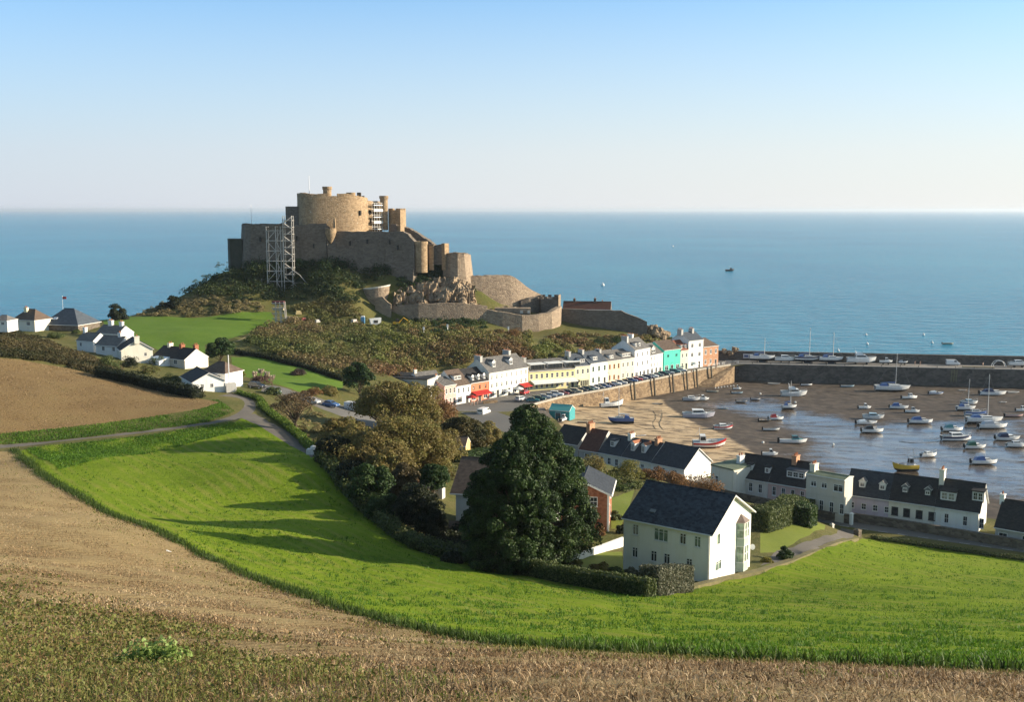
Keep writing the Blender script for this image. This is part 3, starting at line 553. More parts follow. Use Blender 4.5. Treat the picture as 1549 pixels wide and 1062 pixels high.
    for u, v, w_, h_, *st in doors:
        dm = st[0] if st else DARKFR; key = ('door', round(w_, 2), round(h_, 2), dm.name)
        if key not in WCACHE:
            mb = MB(); mb.box(-w_/2, w_/2, .03, .1, 0, h_, 0); mb.box(-w_/2, -w_/2 + .07, -.02, .028, 0, h_, 1).box(w_/2 - .07, w_/2, -.02, .028, 0, h_, 1).box(-w_/2 + .07, w_/2 - .07, -.02, .028, h_ - .07, h_, 1)
            for q in (-1, 1): mb.box(q * w_ * .2 - w_ * .13, q * w_ * .2 + w_ * .13, .015, .028, h_ * .12, h_ * .42, 0).box(q * w_ * .2 - w_ * .13, q * w_ * .2 + w_ * .13, .015, .028, h_ * .5, h_ * .88, 2)
            WCACHE[key] = mb.mesh('door', [dm, FRAME, GLASS])
        link('door', WCACHE[key], root, (u, .0, v))
    for u, yd, w_, h_, kind, *st in dormers:
        fmt = st[0] if st else FRAME; gmt = st[1] if len(st) > 1 else GLASS; wmt = st[2] if len(st) > 2 else FRAME; drm = st[3] if len(st) > 3 else rm
        z0 = zr(yd) + tk; top = z0 + h_; mb = MB(); yb = lambda z: min(yr, (z - tk - eave) / s1 + .15)
        mb.hexa([(-w_/2, yd, z0 - .3), (w_/2, yd, z0 - .3), (w_/2, yb(z0), z0 - .3), (-w_/2, yb(z0), z0 - .3), (-w_/2, yd, top), (w_/2, yd, top), (w_/2, yb(top), top), (-w_/2, yb(top), top)])
        dm = MB(); ov = .14
        if kind == 'gable':
            pk = top + w_ * .42; mb.quad((-w_/2, yd, top), (w_/2, yd, top), (0, yd, pk)); mb.quad((-w_/2 + .001, yd + .2, top), (0, yd + .2, pk), (w_/2, yd + .2, top))
            for sg in (-1, 1):
                e = (sg * (w_/2 + ov), top - ov * .84)
                p = [(0, yd - ov, pk), (e[0], yd - ov, e[1]), (e[0], yb(top), e[1]), (0, yb(pk), pk)]; p = [(a, b, c + .03) for a, b, c in p]; q = [(a, b, c + .1) for a, b, c in p]
                if sg > 0: dm.quad(*q[:]); dm.quad(*p[::-1], m=1)
                else: dm.quad(*q[::-1]); dm.quad(*p, m=1)
                dm.quad(p[0], p[1], q[1], q[0], m=1); dm.quad(p[1], p[2], q[2], q[1], m=1)
        elif kind == 'round':
            n = 7; pr = [(w_/2 * 1.1 * math.cos(math.pi * k / n), top + w_/2 * math.sin(math.pi * k / n)) for k in range(n + 1)]
            mb.quad(*[(a, yd, b) for a, b in reversed(pr)]) if 0 else mb.quad(*[(a, yd, b) for a, b in pr])
            for k in range(n): dm.quad((pr[k][0], yd - ov, pr[k][1]), (pr[k][0], yb(pr[k][1]), pr[k][1]), (pr[k+1][0], yb(pr[k+1][1]), pr[k+1][1]), (pr[k+1][0], yd - ov, pr[k+1][1]), m=0)
        else: dm.hexa([(-w_/2 - ov, yd - .25, top), (w_/2 + ov, yd - .25, top), (w_/2 + ov, yb(top) + .2, top + .1), (-w_/2 - ov, yb(top) + .2, top + .1), (-w_/2 - ov, yd - .25, top + .16), (w_/2 + ov, yd - .25, top + .16), (w_/2 + ov, yb(top) + .2, top + .28), (-w_/2 - ov, yb(top) + .2, top + .28)])
        do = mb.build('dormer', [wmt], root, (u, 0, 0)); dm.build('dormer_roof', [drm, FRAME], do)
        nw = max(1, int(round(w_ / 1.25))) if kind == 'box' else 1
        for k in range(nw):
            ww = (w_ - .25) / nw - .08; x = -w_/2 + .125 + (w_ - .25) * (k + .5) / nw
            wm_ = window_mesh(ww, h_ - .3, 'case2' if kind != 'box' else 'sash', fmt, gmt, True)[0]; link('window', wm_, do, (x, yd - .125, z0 + .12))
    for u, y, w_, d_, h_, *st in chim:
        cm = st[0] if st else wm; npot = st[1] if len(st) > 1 else 3; mb = MB(); z0 = zr(y) - .8; zt = ridge + h_
        mb.box(-w_/2, w_/2, -d_/2, d_/2, z0, zt).box(-w_/2 - .08, w_/2 + .08, -d_/2 - .08, d_/2 + .08, zt, zt + .18)
        for k in range(npot):
            px_ = 0 if w_ < d_ else -w_/2 + w_ * (k + .5) / npot; py_ = -d_/2 + d_ * (k + .5) / npot if w_ < d_ else 0
            mb.lathe([(.13, zt + .18), (.15, zt + .3), (.11, zt + .62), (.13, zt + .66), (.05, zt + .6)], (px_, py_, 0), 8, m=1)
        mb.build('chimney', [cm, TERRA], roof, (u, y, 0))
    root['L'] = L; return root
def row(n, L, v, w_, h_, m=.0, *st): return [(m + (L - 2 * m) * (k + .5) / n, v, w_, h_, *st) for k in range(n)]
def qline(px):
    """point of the quay house fronts under image column px"""
    d = ray(px, 560); k = d[0] / d[1]; P_ = [(QF[0][0] - (QF[1][0] - QF[0][0]) * 1.4, QF[0][1] - (QF[1][1] - QF[0][1]) * 1.4)] + [p[:2] for p in QF]
    for a, b in zip(P_[:-1], P_[1:]):
        den = (b[0] - a[0]) - k * (b[1] - a[1])
        t = (k * a[1] - a[0]) / den
        if -1e-6 <= t <= 1 + 1e-6: return (a[0] + (b[0] - a[0]) * t, a[1] + (b[1] - a[1]) * t)
    a, b = P_[-2], P_[-1]; den = (b[0] - a[0]) - k * (b[1] - a[1]); t = (k * a[1] - a[0]) / den; return (a[0] + (b[0] - a[0]) * t, a[1] + (b[1] - a[1]) * t)
def hy(pA, py, zb):
    """height above zb seen at image row py over ground point pA"""
    d = ray(CX, py); return EYE + d[2] / d[1] * pA[1] - zb
# ================================================================== HARBOUR FRONT
HG_ = 'terraced houses along the harbour front'
def qhouse(a, b, e_py, r_py, depth, *args, **k):
    A, B = qline(a), qline(b); m = ((A[0] + B[0]) / 2, (A[1] + B[1]) / 2); e = hy(m, e_py, 5); return A, B, m, e
def Q(a, b, e_py, rise, depth, label, wm, rm, floors=2, nw=3, ww=.95, wh=1.5, ground='win', **k):
    A, B = qline(a + .01), qline(b - .01); m = ((A[0] + B[0]) / 2, (A[1] + B[1]) / 2); e = hy(m, e_py, 5.0); L = math.hypot(B[0] - A[0], B[1] - A[1]); fh = e / floors; fr = []; dr = []
    st = k.pop('wst', ()); gr = k.pop('gm0', None)
    for f in range(floors):
        if f == 0 and ground == 'shop':
            n = max(2, int(L / 2.2))
            for i in range(n):
                u = L * (i + .5) / n
                if i % 2: dr.append((u, 0, 1.2, 2.2, DARKFR))
                else: fr.append((u, .35, min(1.7, L / n - .3), 1.75, 'case2'))
        elif f == 0 and ground == 'none': pass
        else:
            for i in range(nw):
                u = L * (i + .5) / nw
                if f == 0 and i == (nw - 1 if ground == 'win' else 0): dr.append((u, 0, 1.05, 2.15, k.get('doorm', DARKFR)))
                else: fr.append((u, f * fh + (fh - wh) * .45, ww, wh, *st))
    k.pop('doorm', None)
    return house('terraced_house', label, 'house', A, B, depth, 5.0, e, e + rise, wm, rm, front=fr, doors=dr, group=HG_, **k), L, e
h, L, e = Q(672, 690, 583, 1.6, 9, 'pale pink corner house at the left end of the harbour front', PINK, SLATEG, 2, 3, .8, 1.6, chim=[(.5, 4, .7, .7, .9, CREAM, 2)])
h, L, e = Q(690, 712, 583, 3.8, 10, 'white shop under a long brown tiled roof, left of the coral house', WHITE, SLATEB, 2, 3, .8, 1.5, 'shop', dormers=[(2.2, 1.8, 3.0, 1.2, 'box', FRAME, GLASS, WHITE)])
h, L, e = Q(712, 739, 578, 3.4, 10, 'coral red house with three white round topped dormers and a red awning', CORAL, SLATEBK, 2, 3, .85, 1.3, 'shop', dormers=[(1.5, .7, 1.0, 1.3, 'round'), (3.9, .7, 1.0, 1.3, 'round'), (6.2, .7, 1.0, 1.3, 'round')], wst=('sash', OCHREFR))
def awning(root, L0, L1, z, out, mat, name='awning'):
    mb = MB(); mb.hexa([(L0, -out, z - .75), (L1, -out, z - .75), (L1, -.02, z - .1), (L0, -.02, z - .1), (L0, -out, z - .7), (L1, -out, z - .7), (L1, -.02, z), (L0, -.02, z)]); mb.box(L0, L1, -out - .03, -out, z - 1.0, z - .7); mb.build(name, mat, root)
awning(h, .3, L - .6, 2.9, 2.0, REDC)
h, L, e = Q(740, 799, 560, 3.6, 10, 'tall three storey cream house with two gabled dormers and shopfronts', CREAM, SLATEG, 3, 8, .75, 1.45, 'shop', band=[(2.75, 2.95)], dormers=[(3.6, 1.6, 1.5, 1.5, 'gable'), (11.0, 1.6, 1.5, 1.5, 'gable')], chim=[(.5, 5, .9, 2.6, .9, GREYW, 4), (13.9, 6, .9, 2.6, 1.2, GREYW, 4)]); awning(h, L - 4.2, L - .3, 2.9, 2.2, REDC); H4 = h
h, L, e = Q(800, 870, 560, 2.8, 9, 'long yellow hotel with three wide box dormers and a white canopy', YELLOW, SLATEG, 2, 9, .9, 1.5, 'win', dormers=[(3.3, .5, 5.0, 1.5, 'box', DARKFR, GLASS, GREYW, WHITEC), (9.4, .5, 5.2, 1.5, 'box', DARKFR, GLASS, GREYW, WHITEC), (15.6, .5, 5.2, 1.5, 'box', DARKFR, GLASS, GREYW, WHITEC)], chim=[(.4, 4.5, .8, 2.2, .9, GREYW, 3)]); awning(h, .5, L - .3, 3.3, 2.6, WHITEC, 'canopy')
h, L, e = Q(870, 893, 553.5, 3.2, 9, 'pale yellow house with a glazed porch beside the yellow hotel', PALEY, SLATEBL, 2, 3, .9, 1.5, dormers=[(3.4, 1.0, 1.9, 1.2, 'box', FRAME, GLASS, WHITE)], chim=[(.4, 4.5, .8, 2.2, .9, GREYW, 3)])
mb = MB(); mb.box(.8, L - 2, -1.6, -.02, 0, .6).box(.7, L - 1.9, -1.7, -.02, 2.3, 2.5)
for q in range(5): mb.box(.8 + (L - 2.95) * q / 4, .95 + (L - 2.95) * q / 4, -1.6, -1.48, .6, 2.3)
mb.box(.9, L - 2.1, -1.5, -1.45, .6, 2.3, 1); mb.build('porch', [PALEY, GLASS], h)
h, L, e = Q(893, 919, 548.5, 3.0, 9, 'plain white house with a dark slate roof between pale yellow and peach houses', WHITE, SLATEBL, 2, 3, .9, 1.6, dormers=[(3.0, .9, 2.2, 1.2, 'box', FRAME, GLASS, WHITE)], chim=[(.4, 4.5, .8, 2.0, .9, GREYW, 3)], wst=('sash', SAGEFR))
h, L, e = Q(919, 939, 545.5, 2.7, 9, 'peach house with orange brown window frames', PEACH, SLATEG, 2, 3, .8, 1.5, wst=('sash', OCHREFR), doorm=OCHREFR, dormers=[(2.6, .8, 2.0, 1.1, 'box')], chim=[(.4, 4.5, .8, 2.0, .7, GREYW, 2)])
h, L, e = Q(939, 960, 542.5, 2.4, 9, 'cream house with a wide dormer beside the tallest white house', PALEY, SLATEG, 2, 3, .9, 1.5, dormers=[(3.4, .8, 4.2, 1.2, 'box', FRAME, GLASS, CREAM)])
h, L, e = Q(960, 983, 528, 3.0, 9, 'tall white three storey house with two big chimneys', WHITE, SLATEG, 3, 3, .85, 1.5, 'shop', dormers=[(2.4, 1.2, 1.0, 1.1, 'box'), (4.7, 1.2, 1.0, 1.1, 'box')], chim=[(.5, 4.2, .9, 2.2, 1.2, GREYW, 4), (5.9, 5.5, .9, 2.0, 1.3, WHITE, 3)])
h, L, e = Q(983, 1002, 536, 3.0, 9, 'white house with a glazed gable left of the turquoise house', WHITE, SLATEG, 3, 4, .75, 1.3, 'shop', dormers=[(3.0, .6, 2.4, 1.4, 'gable', FRAME, GLASS, MAGN)])
h, L, e = Q(1004, 1029, 529, 2.6, 8, 'bright turquoise house on the harbour front', TURQ, SLATEB, 2, 2, 1.1, 1.1, 'shop', band=[(2.9, 3.1)], bandm=TURQ, wst=('case2', TURQ), ridge_at=.6)
h, L, e = Q(1029, 1041, 530, 3.0, 8, 'narrow sage green house with a red tiled roof and two white dormers', GREENC, TILER, 2, 2, .9, 1.4, 'win', dormers=[(1.0, .6, .9, 1.3, 'box'), (3.3, .6, .9, 1.3, 'box')])
h, L, e = Q(1041, 1063, 515, 2.4, 8, 'tall white house with two tall dark chimneys near the pier', WHITE, SLATEBL, 3, 2, 1.3, 1.5, 'win', wst=('case2',), chim=[(-.1, 4, .9, 2.0, 1.2, GREYW, 3), (5.6, 4, .9, 1.8, 1.2, GREYW, 3)])
h, L, e = Q(1063, 1086, 524, 2.4, 8, 'brown brick building with a hipped roof at the pier end of the harbour front', BRICKP, SLATEB, 2, 3, 1.0, 1.7, 'win', hip=(2.5, 2.5), wst=('case2',))
# dark flat roofed buildings and the grey gabled house at the left end
p = at(632, 580, 300); house('flat_roofed_building', 'low dark flat roofed building behind the trees at the left end of the harbour front', 'building', (p[0]-9, 300), (p[0]+3, 296), 10, p[2]-4, 5.6, 5.6, GREYW, SLATEBK, front=[(3, 2, 1.4, 1.2), (8, 2, 1.4, 1.2)])
A = qline(672); house('gabled_house', 'grey roofed white gabled house set behind the pale pink corner house', 'house', (A[0]-6.5, A[1]-1), (A[0]-.4, A[1]+3.6), 8, 5, 6.2, 9.2, WHITE, SLATEG, front=[(1.5, 3.6, .9, 1.4), (4, 3.6, .9, 1.4)], chim=[(.6, 4, .8, .8, .8, CREAM, 2)])
# ================================================================== QUAY, PIER, SEA WALL
qe = [p[:2] for p in QE]
bk = [(p[0]-4, p[1]+7) for p in QF]
mb = MB(); poly = [(-2,288),(3.5,294)] + qe[1:] + [(84,384),(90,392),(80,392)] + bk[::-1] + [(-20,306),(-20,290)]
zs = 5.0
deck = MB(); deck.quad(*[(x, y, 5.0) for x, y in poly]); o = deck.build('quay_deck', m_asph); tag(o, kind='structure')
wq = thing('quay_wall', 'tan stone harbour wall below the row of parked cars', 'harbour wall', (*qe[1], 0))
mb = MB(); cop = MB()
edge = [(3.5, 294)] + qe[1:]
for a, b in zip(edge[:-1], edge[1:]):
    a = Vector(a); b = Vector(b); d = (b - a).normalized(); n = Vector((d.y, -d.x))
    p0, p1 = a - n * .6, b - n * .6; q0, q1 = a + n * 1.1, b + n * 1.1; e0, e1 = a - wq.location.xy, b - wq.location.xy
    o_ = wq.location.xy
    mb.hexa([(*(q0 - o_), -2.5), (*(q1 - o_), -2.5), (*(p1 - o_), -2.5), (*(p0 - o_), -2.5), (*(a - o_), 4.98), (*(b - o_), 4.98), (*(p1 - o_), 4.98), (*(p0 - o_), 4.98)])
    c0, c1 = a + n * .08 - o_, b + n * .08 - o_; f0, f1 = a - n * .45 - o_, b - n * .45 - o_
    cop.hexa([(*c0, 5.0), (*c1, 5.0), (*f1, 5.0), (*f0, 5.0), (*c0, 5.55), (*c1, 5.55), (*f1, 5.55), (*f0, 5.55)])
mb.build('wall_face', QUAYST, wq); cop.build('coping', M('coping_stone', (.42,.38,.32), (.3,.27,.22), scale=1.5, rough=.9), wq)
tim = M('dark_timber', (.05,.045,.035), (.09,.08,.06), scale=3, rough=.9)
for px in (956, 986, 1014, 1035, 1050, 1072):
    # timber fender posts against the wall
    k = ray(px, 590)[0] / ray(px, 590)[1]
    for a, b in zip(qe[:-1], qe[1:]):
        den = (b[0] - a[0]) - k * (b[1] - a[1]); t = (k * a[1] - a[0]) / den
        if 0 <= t <= 1:
            x, y = a[0] + (b[0] - a[0]) * t, a[1] + (b[1] - a[1]) * t; f = MB(); f.box(-.22, .22, -.22, .22, -2, 5.9).box(-.27, .27, -.27, .27, 5.9, 6.1)
            o = f.build('fender_post', tim, None, (x + .95, y - 1.1, 0)); o.rotation_euler = (R(-6) , 0, R(42)); tag(o, 'dark timber fender post against the tan harbour wall', 'post', 'fender posts along the harbour wall')
# pier
pa, pb = Vector((79.5, 384.2)), Vector((300, 351)); d = (pb - pa).normalized(); n = Vector((-d.y, d.x)); LP = (pb - pa).length
pier = thing('pier', 'long dark stone pier closing the harbour, with a high parapet on its sea side', 'pier', (*pa, 0), math.atan2(d.y, d.x))
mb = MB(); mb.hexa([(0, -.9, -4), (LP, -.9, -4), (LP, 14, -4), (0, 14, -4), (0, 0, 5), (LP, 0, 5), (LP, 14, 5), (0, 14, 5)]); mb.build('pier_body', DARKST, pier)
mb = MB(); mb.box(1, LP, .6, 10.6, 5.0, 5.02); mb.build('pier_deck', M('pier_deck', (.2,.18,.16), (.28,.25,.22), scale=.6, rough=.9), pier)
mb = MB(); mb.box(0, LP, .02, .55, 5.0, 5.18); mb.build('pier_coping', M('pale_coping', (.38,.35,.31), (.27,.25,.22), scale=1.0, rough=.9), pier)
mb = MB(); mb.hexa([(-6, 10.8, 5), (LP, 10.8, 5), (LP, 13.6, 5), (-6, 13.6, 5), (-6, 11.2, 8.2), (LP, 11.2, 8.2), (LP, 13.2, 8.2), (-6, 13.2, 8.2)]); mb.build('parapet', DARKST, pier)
sg = MB(); sg.box(0, 3.6, -.05, 0, 0, 1.7, 0); sg.box(.4, 1.8, -.08, -.051, .5, 1.2, 1).box(2.2, 3.2, -.08, -.051, .3, 1.4, 2)
o = sg.build('notice_board', [M('pale_board', (.55,.55,.58)), M('board_blue', (.06,.1,.25)), M('board_grey', (.2,.2,.22))], None); p = pa + d * 4 + n * 10.7; o.location = (p.x, p.y, 5.7); o.rotation_euler = (0, 0, math.atan2(d.y, d.x)); tag(o, 'pale notice board fixed on the dark pier parapet', 'sign')
ld = MB()
for sx in (0, .9, 1.8): ld.box(sx, sx + .12, 0, .1, 0, 4.6)
for k in range(11): ld.box(.12, 1.8, .02, .08, .3 + k * .4, .36 + k * .4)
o = ld.build('pier_ladder', M('weedy_yellow', (.28,.26,.12), (.16,.16,.1), scale=2), None); q = flat(1427, 575, 0); t_ = (q[0] - pa.x) / d.x; p = pa + d * t_ - n * 1.0; o.location = (p.x, p.y, .3); o.rotation_euler = (R(8), 0, math.atan2(d.y, d.x)); tag(o, 'yellowish ladder on the dark inner face of the pier', 'ladder')
# slipway ramp in the corner of the quay and pier
sl_ = MB(); c = Vector((76.5, 379)); sl_.prism([(64, 366.5), (70, 368), (79, 379.5), (77.2, 380.5)], -2, [.2, .2, 4.9, 4.9]); o = sl_.build('slipway', QUAYST); tag(o, 'tan stone ramp running down the quay wall beside the pier', 'slipway')
# sea wall behind the street
swp = [(9,297),(13,264),(24,243),(50,213),(88,184),(130,157),(300,95)]
for_ = MB()
for a, b in zip(swp[:-1], swp[1:]):
    a = Vector(a); b = Vector(b); dd = (b - a).normalized(); nn_ = Vector((dd.y, -dd.x)); q = [a, b, b + nn_ * 3.5, a + nn_ * 3.5]
    for_.hexa([(*p_, -2.5) for p_ in (q[3], q[2], q[1], q[0])] + [(*p_, 5.2) for p_ in (q[3], q[2], q[1], q[0])])
o = for_.build('sea_wall', RUBBLE); tag(o, 'stone sea wall behind the terrace above the sandy beach', 'sea wall')
# ================================================================== TERRACE BEHIND THE STREET (right)
TG = 'terraced houses along the street behind the beach'
ZS = 5.6
def TR(label, l, r, ze, ridge, depth, wm, rm, **k):
    A = flat(*l, ze)[:2]; B = flat(*r, ze)[:2]
    return house('terraced_house', label, 'house', A, B, depth, ZS, ze - ZS, ridge, wm, rm, group=TG, **k)
A_ = flat(1344.5, 756.5, 9.2)
TR('white end house with a sunlit gable and two box dormers', (1414, 766), (1480.6, 775.5), 9.2, 7.6, 7.6, WHITE, SLATEBK, front=[(2.0, .9, .75, 1.7), (5.0, .9, .75, 1.7), (7.6, .9, .75, 1.7)], dormers=[(1.9, .9, 2.5, 1.5, 'box', FRAME, BLIND, FRAME), (6.6, 1.4, 1.9, 1.6, 'box', FRAME, GLASS, GREYW)], chim=[(.3, 3.6, .8, 1.5, 1.7, CREAM, 3)], over=(.25, 0, .3))
TR('cream house with four dark square windows and two gabled dormers', (1344.5, 756.5), (1413.5, 766), 9.2, 7.4, 7.6, CREAM, SLATEBK, front=[(1.1, 1.0, 1.15, 1.5, 'case1', DARKFR), (3.1, 1.0, 1.15, 1.5, 'case1', DARKFR), (5.2, 1.0, 1.15, 1.5, 'case1', DARKFR), (7.3, 1.0, 1.15, 1.5, 'case1', DARKFR)], dormers=[(2.4, 1.3, 1.05, 1.0, 'gable', FRAME, GLASS, LEAD, SLATEG), (6.2, 1.3, 1.05, 1.0, 'gable', FRAME, GLASS, LEAD, SLATEG)])
TR('pale lilac house with four small windows and two gabled dormers', (1278, 747.5), (1344, 756.5), 9.2, 7.3, 7.6, LILAC, SLATE, front=[(1.3, 1.2, .9, 1.15), (3.4, 1.2, .9, 1.15), (5.4, 1.2, .9, 1.15), (7.4, 1.2, .9, 1.15)], dormers=[(2.7, 1.2, 1.1, 1.1, 'gable', FRAME, GLASS, FRAME, SLATEG), (6.2, 1.2, 1.1, 1.1, 'gable', FRAME, GLASS, FRAME, SLATEG)])
TR('magnolia three storey house under a flat green roof, between pink and lilac houses', (1220, 717.5), (1278, 727.5), 13.2, 7.9, 3.4, MAGN, FELTG, front=[(1.4, 5.6, 1.1, 1.0, 'case2'), (3.4, 5.6, 1.1, 1.0, 'case2'), (6.0, 5.4, 1.8, 1.3, 'case2'), (1.2, 1.5, .85, 1.9), (3.0, 1.5, .85, 1.9), (4.9, 1.5, .85, 1.9), (6.8, 1.5, .85, 1.9)], chim=[(.6, 1.7, .9, 1.6, 1.3, CREAM, 3)], band=[(4.3, 4.45)], bandm=MAGN)
TR('pink house with a wide box dormer on its dark roof', (1162, 729.5), (1219.5, 739), 9.1, 7.3, 8, PALEPINK, SLATEBK, front=row(4, 8.0, 1.1, .8, 1.75, .3), dormers=[(4.9, 1.2, 3.6, 1.3, 'box', FRAME, GLASS, FRAME, SLATEBL)], chim=[(3.6, 4, .9, 1.7, 1.0, BRICKP, 3)])
TR('off white house with three windows and two small dormers left of the pink house', (1112, 721), (1161.5, 729.5), 9.1, 7.2, 8, OFFW, SLATEBK, front=row(3, 6.6, 1.1, .85, 1.75, .3), dormers=[(2.4, 1.3, 1.0, 1.1, 'box'), (6.0, 1.3, 1.0, 1.1, 'box')])
house('flat_roofed_building', 'cream building with a green felt roof between the white gabled house and the terrace', 'building', flat(1076, 704, 11.2)[:2], flat(1110, 712, 11.2)[:2], 9, ZS, 5.6, 5.6, CREAM, FELTG, front=[(1.4, 2.6, .8, 1.2)], chim=[(3.0, 5, .8, 1.4, 1.6, WHITE, 2)])
TR('white house with a broad gable end and a wide dark slate roof', (985, 700), (1035, 710), 8.6, 6.4, 9.5, WHITE, SLATE, front=[(2.4, 1.2, 2.2, 1.2, 'case3'), (5.8, 1.2, 1.2, 1.2, 'case2')], right=[(2.2, .3, 1.1, 1.3, 'case2')], over=(.3, .05, .3))
TR('cream cottage with a pair of tall white dormers on its slate roof', (940, 691), (984.5, 700), 8.6, 6.2, 8.5, CREAM, SLATE, front=row(3, 6.6, 1.0, .9, 1.3), dormers=[(1.8, 1.5, 1.0, 1.6, 'gable', FRAME, GLASS, FRAME, TERRA), (4.6, 1.5, 1.0, 1.6, 'gable', FRAME, GLASS, FRAME, TERRA)], chim=[(6.4, 4.2, .8, 1.6, .9, BRICKP, 3)])
TR('cream cottage with one small square dormer beside the dull red roof', (905, 684.5), (939.5, 691), 8.6, 6.2, 8.5, CREAM, SLATE, front=row(3, 5.8, .8, .9, 1.5), dormers=[(2.6, 1.6, 1.2, 1.3, 'box')], chim=[(5.6, 4.2, .8, 1.6, .9, CREAM, 3)])
TR('low house with a dull red tiled roof near the beach shed', (876, 680), (904.5, 684.5), 8.4, 6.6, 8.5, GREYW, TILEDR, front=[(2, .8, 1.2, 1.4)], chim=[(.2, 4.2, .9, 2.0, 1.2, BRICKP, 4)])
TR('house with a dark brown roof half hidden by the big evergreen', (836, 668), (874, 674), 8.4, 5.8, 9, GREYW, SLATEBK, front=[(2, .8, 1.2, 1.4)])
A = flat(1506, 797, 8.2); house('bungalow', 'dark roofed bungalow at the right edge behind the road wall', 'house', A[:2], (A[0] + 10, A[1] - 8.2), 8, ZS, 2.6, 6.3, GREYW, SLATEBK, front=[(1.2, .6, 1.4, 1.2), (5, .6, 1.8, 1.3)], chim=[(-.2, 4, .7, .9, .8, WHITE, 1)], over=(.3, .2, .2))
# teal shed on the beach
p = mud(856, 637); house('beach_shed', 'teal painted beach shed beside the slip', 'shed', (p[0] - 4.5, p[1] + 2.5), (p[0] + 1.0, p[1] + .2), 4.5, p[2], 2.6, 3.8, M('teal_boards', (.035,.22,.24), (.05,.28,.29), scale=2), M('teal_roof', (.10,.36,.34), (.13,.42,.38), scale=2), doors=[(2.6, 0, 1.6, 2.1, M('teal_door', (.02,.13,.16)))])
# ================================================================== WHITE HOUSE
ZB = 17.4
A = flat(943.5, 783, 23.3); B = flat(1074.3, 808, 23.3)
wl = MATS['render_white']
WHT = paint('warm_white', (.83,.81,.75), .93)
Lw = math.hypot(B[0] - A[0], B[1] - A[1]); fx = lambda px: (px - 943.5) / 131 * Lw * 1.0
h = house('white_house', 'large white two storey house with a plain slate roof beside the green field', 'house', A[:2], B[:2], 11.4, ZB, 5.9, 9.1, WHT, slate('slate_new', (.016,.021,.030), (.052,.064,.082), .34),
    front=[(fx(962.5), 4.0, .85, 1.35, 'case2', FRAME, BLIND), (fx(1002), 3.85, 1.9, 1.55, 'case3', FRAME, GLASSG), (fx(1035), 4.0, .85, 1.35, 'case2'), (fx(1056.5), 4.0, .85, 1.35, 'case2', FRAME, GLASSG), (fx(962), 1.2, .8, 1.3, 'case2'), (fx(991.5), 1.2, .85, 1.35, 'case2'), (fx(1011.5), 1.2, .85, 1.35, 'case2'), (fx(1045), 1.2, .8, 1.3, 'case2')],
    right=[(2.3, 4.0, .9, 1.4, 'case1', FRAME, GLASSG), (2.4, .9, 1.7, 1.2, 'case2', FRAME, GLASSG)], over=(.35, .12, .5), style='case2')
h['label'] = 'large white two storey house with a plain slate roof beside the green field'
bay = MB(); bx = 7.2; bw = 2.3
L = Lw; yb0, yb1, out = bx, bx + bw, .8
pl = [(L, yb0), (L + out, yb0 + .5), (L + out, yb1 - .5), (L, yb1)]
for z0, z1, m in ((-.6, .5, 1), (.5, .6, 0), (1.55, 1.63, 0), (2.5, 2.6, 0), (2.6, 3.5, 1), (3.5, 3.6, 0), (4.5, 4.58, 0), (5.35, 5.5, 0)): bay.prism(pl, z0, z1, m)
ins = [(L, yb0 + .06), (L + out - .06, yb0 + .53), (L + out - .06, yb1 - .53), (L, yb1 - .06)]
for z0, z1 in ((.6, 2.5), (3.6, 5.35)):
    bay.prism(ins, z0, z1, 2)
    for q in pl[1:3] + [(L + .03, yb0 + .03), (L + .03, yb1 - .03), (L + out, (yb0 + yb1) / 2)]: bay.box(q[0] - .06, q[0] + .03, q[1] - .05, q[1] + .05, z0, z1, 0)
bay.build('bay_window', [FRAME, M('sage_panel', (.46,.53,.46), rough=.6), glassmat('bay_glass', (.26,.31,.25))], h)
br = MB(); e = [(L - .02, yb0 - .15), (L + out + .15, yb0 + .42), (L + out + .15, yb1 - .42), (L - .02, yb1 + .15)]; ap = (L, (yb0 + yb1) / 2, 6.35)
for a, b in ((0, 1), (1, 2), (2, 3)): br.quad((*e[a], 5.5), (*e[b], 5.5), ap)
br.quad(*[(*q, 5.5) for q in e[::-1]]); br.build('bay_roof', M('bay_slate', (.16,.12,.10), (.22,.17,.15), scale=3), h)
pp = MB()
for x in (.12, Lw - .12): pp.tube([(x, -.09, -.5), (x, -.09, 5.75)], .05, 6)
pp.build('downpipe', GUT, h)
vt = MB(); vt.box(-.35, .35, -.25, .25, 0, .16); sl1 = (9.1 - 5.9) / 5.7
o = vt.build('roof_vent', LEAD, h, (3.2, 1.35, 5.9 + 1.35 * sl1 + .2), (math.atan(sl1), 0, 0))
sdm = MB(); sdm.lathe([(.02, .0), (.2, .04), (.33, .14), (.35, .16)], (0, 0, 0), 16); sdm.tube([(0, 0, 0), (0, 0, -.35)], .03, 5); sdm.tube([(.28, 0, .13), (0, 0, .42)], .012, 4)
sdo = sdm.build('satellite_dish', M('pale_grey_metal', (.6,.6,.6), rough=.5), h, (Lw + .4, 11.0, 1.6), (0, R(75), R(-40)))
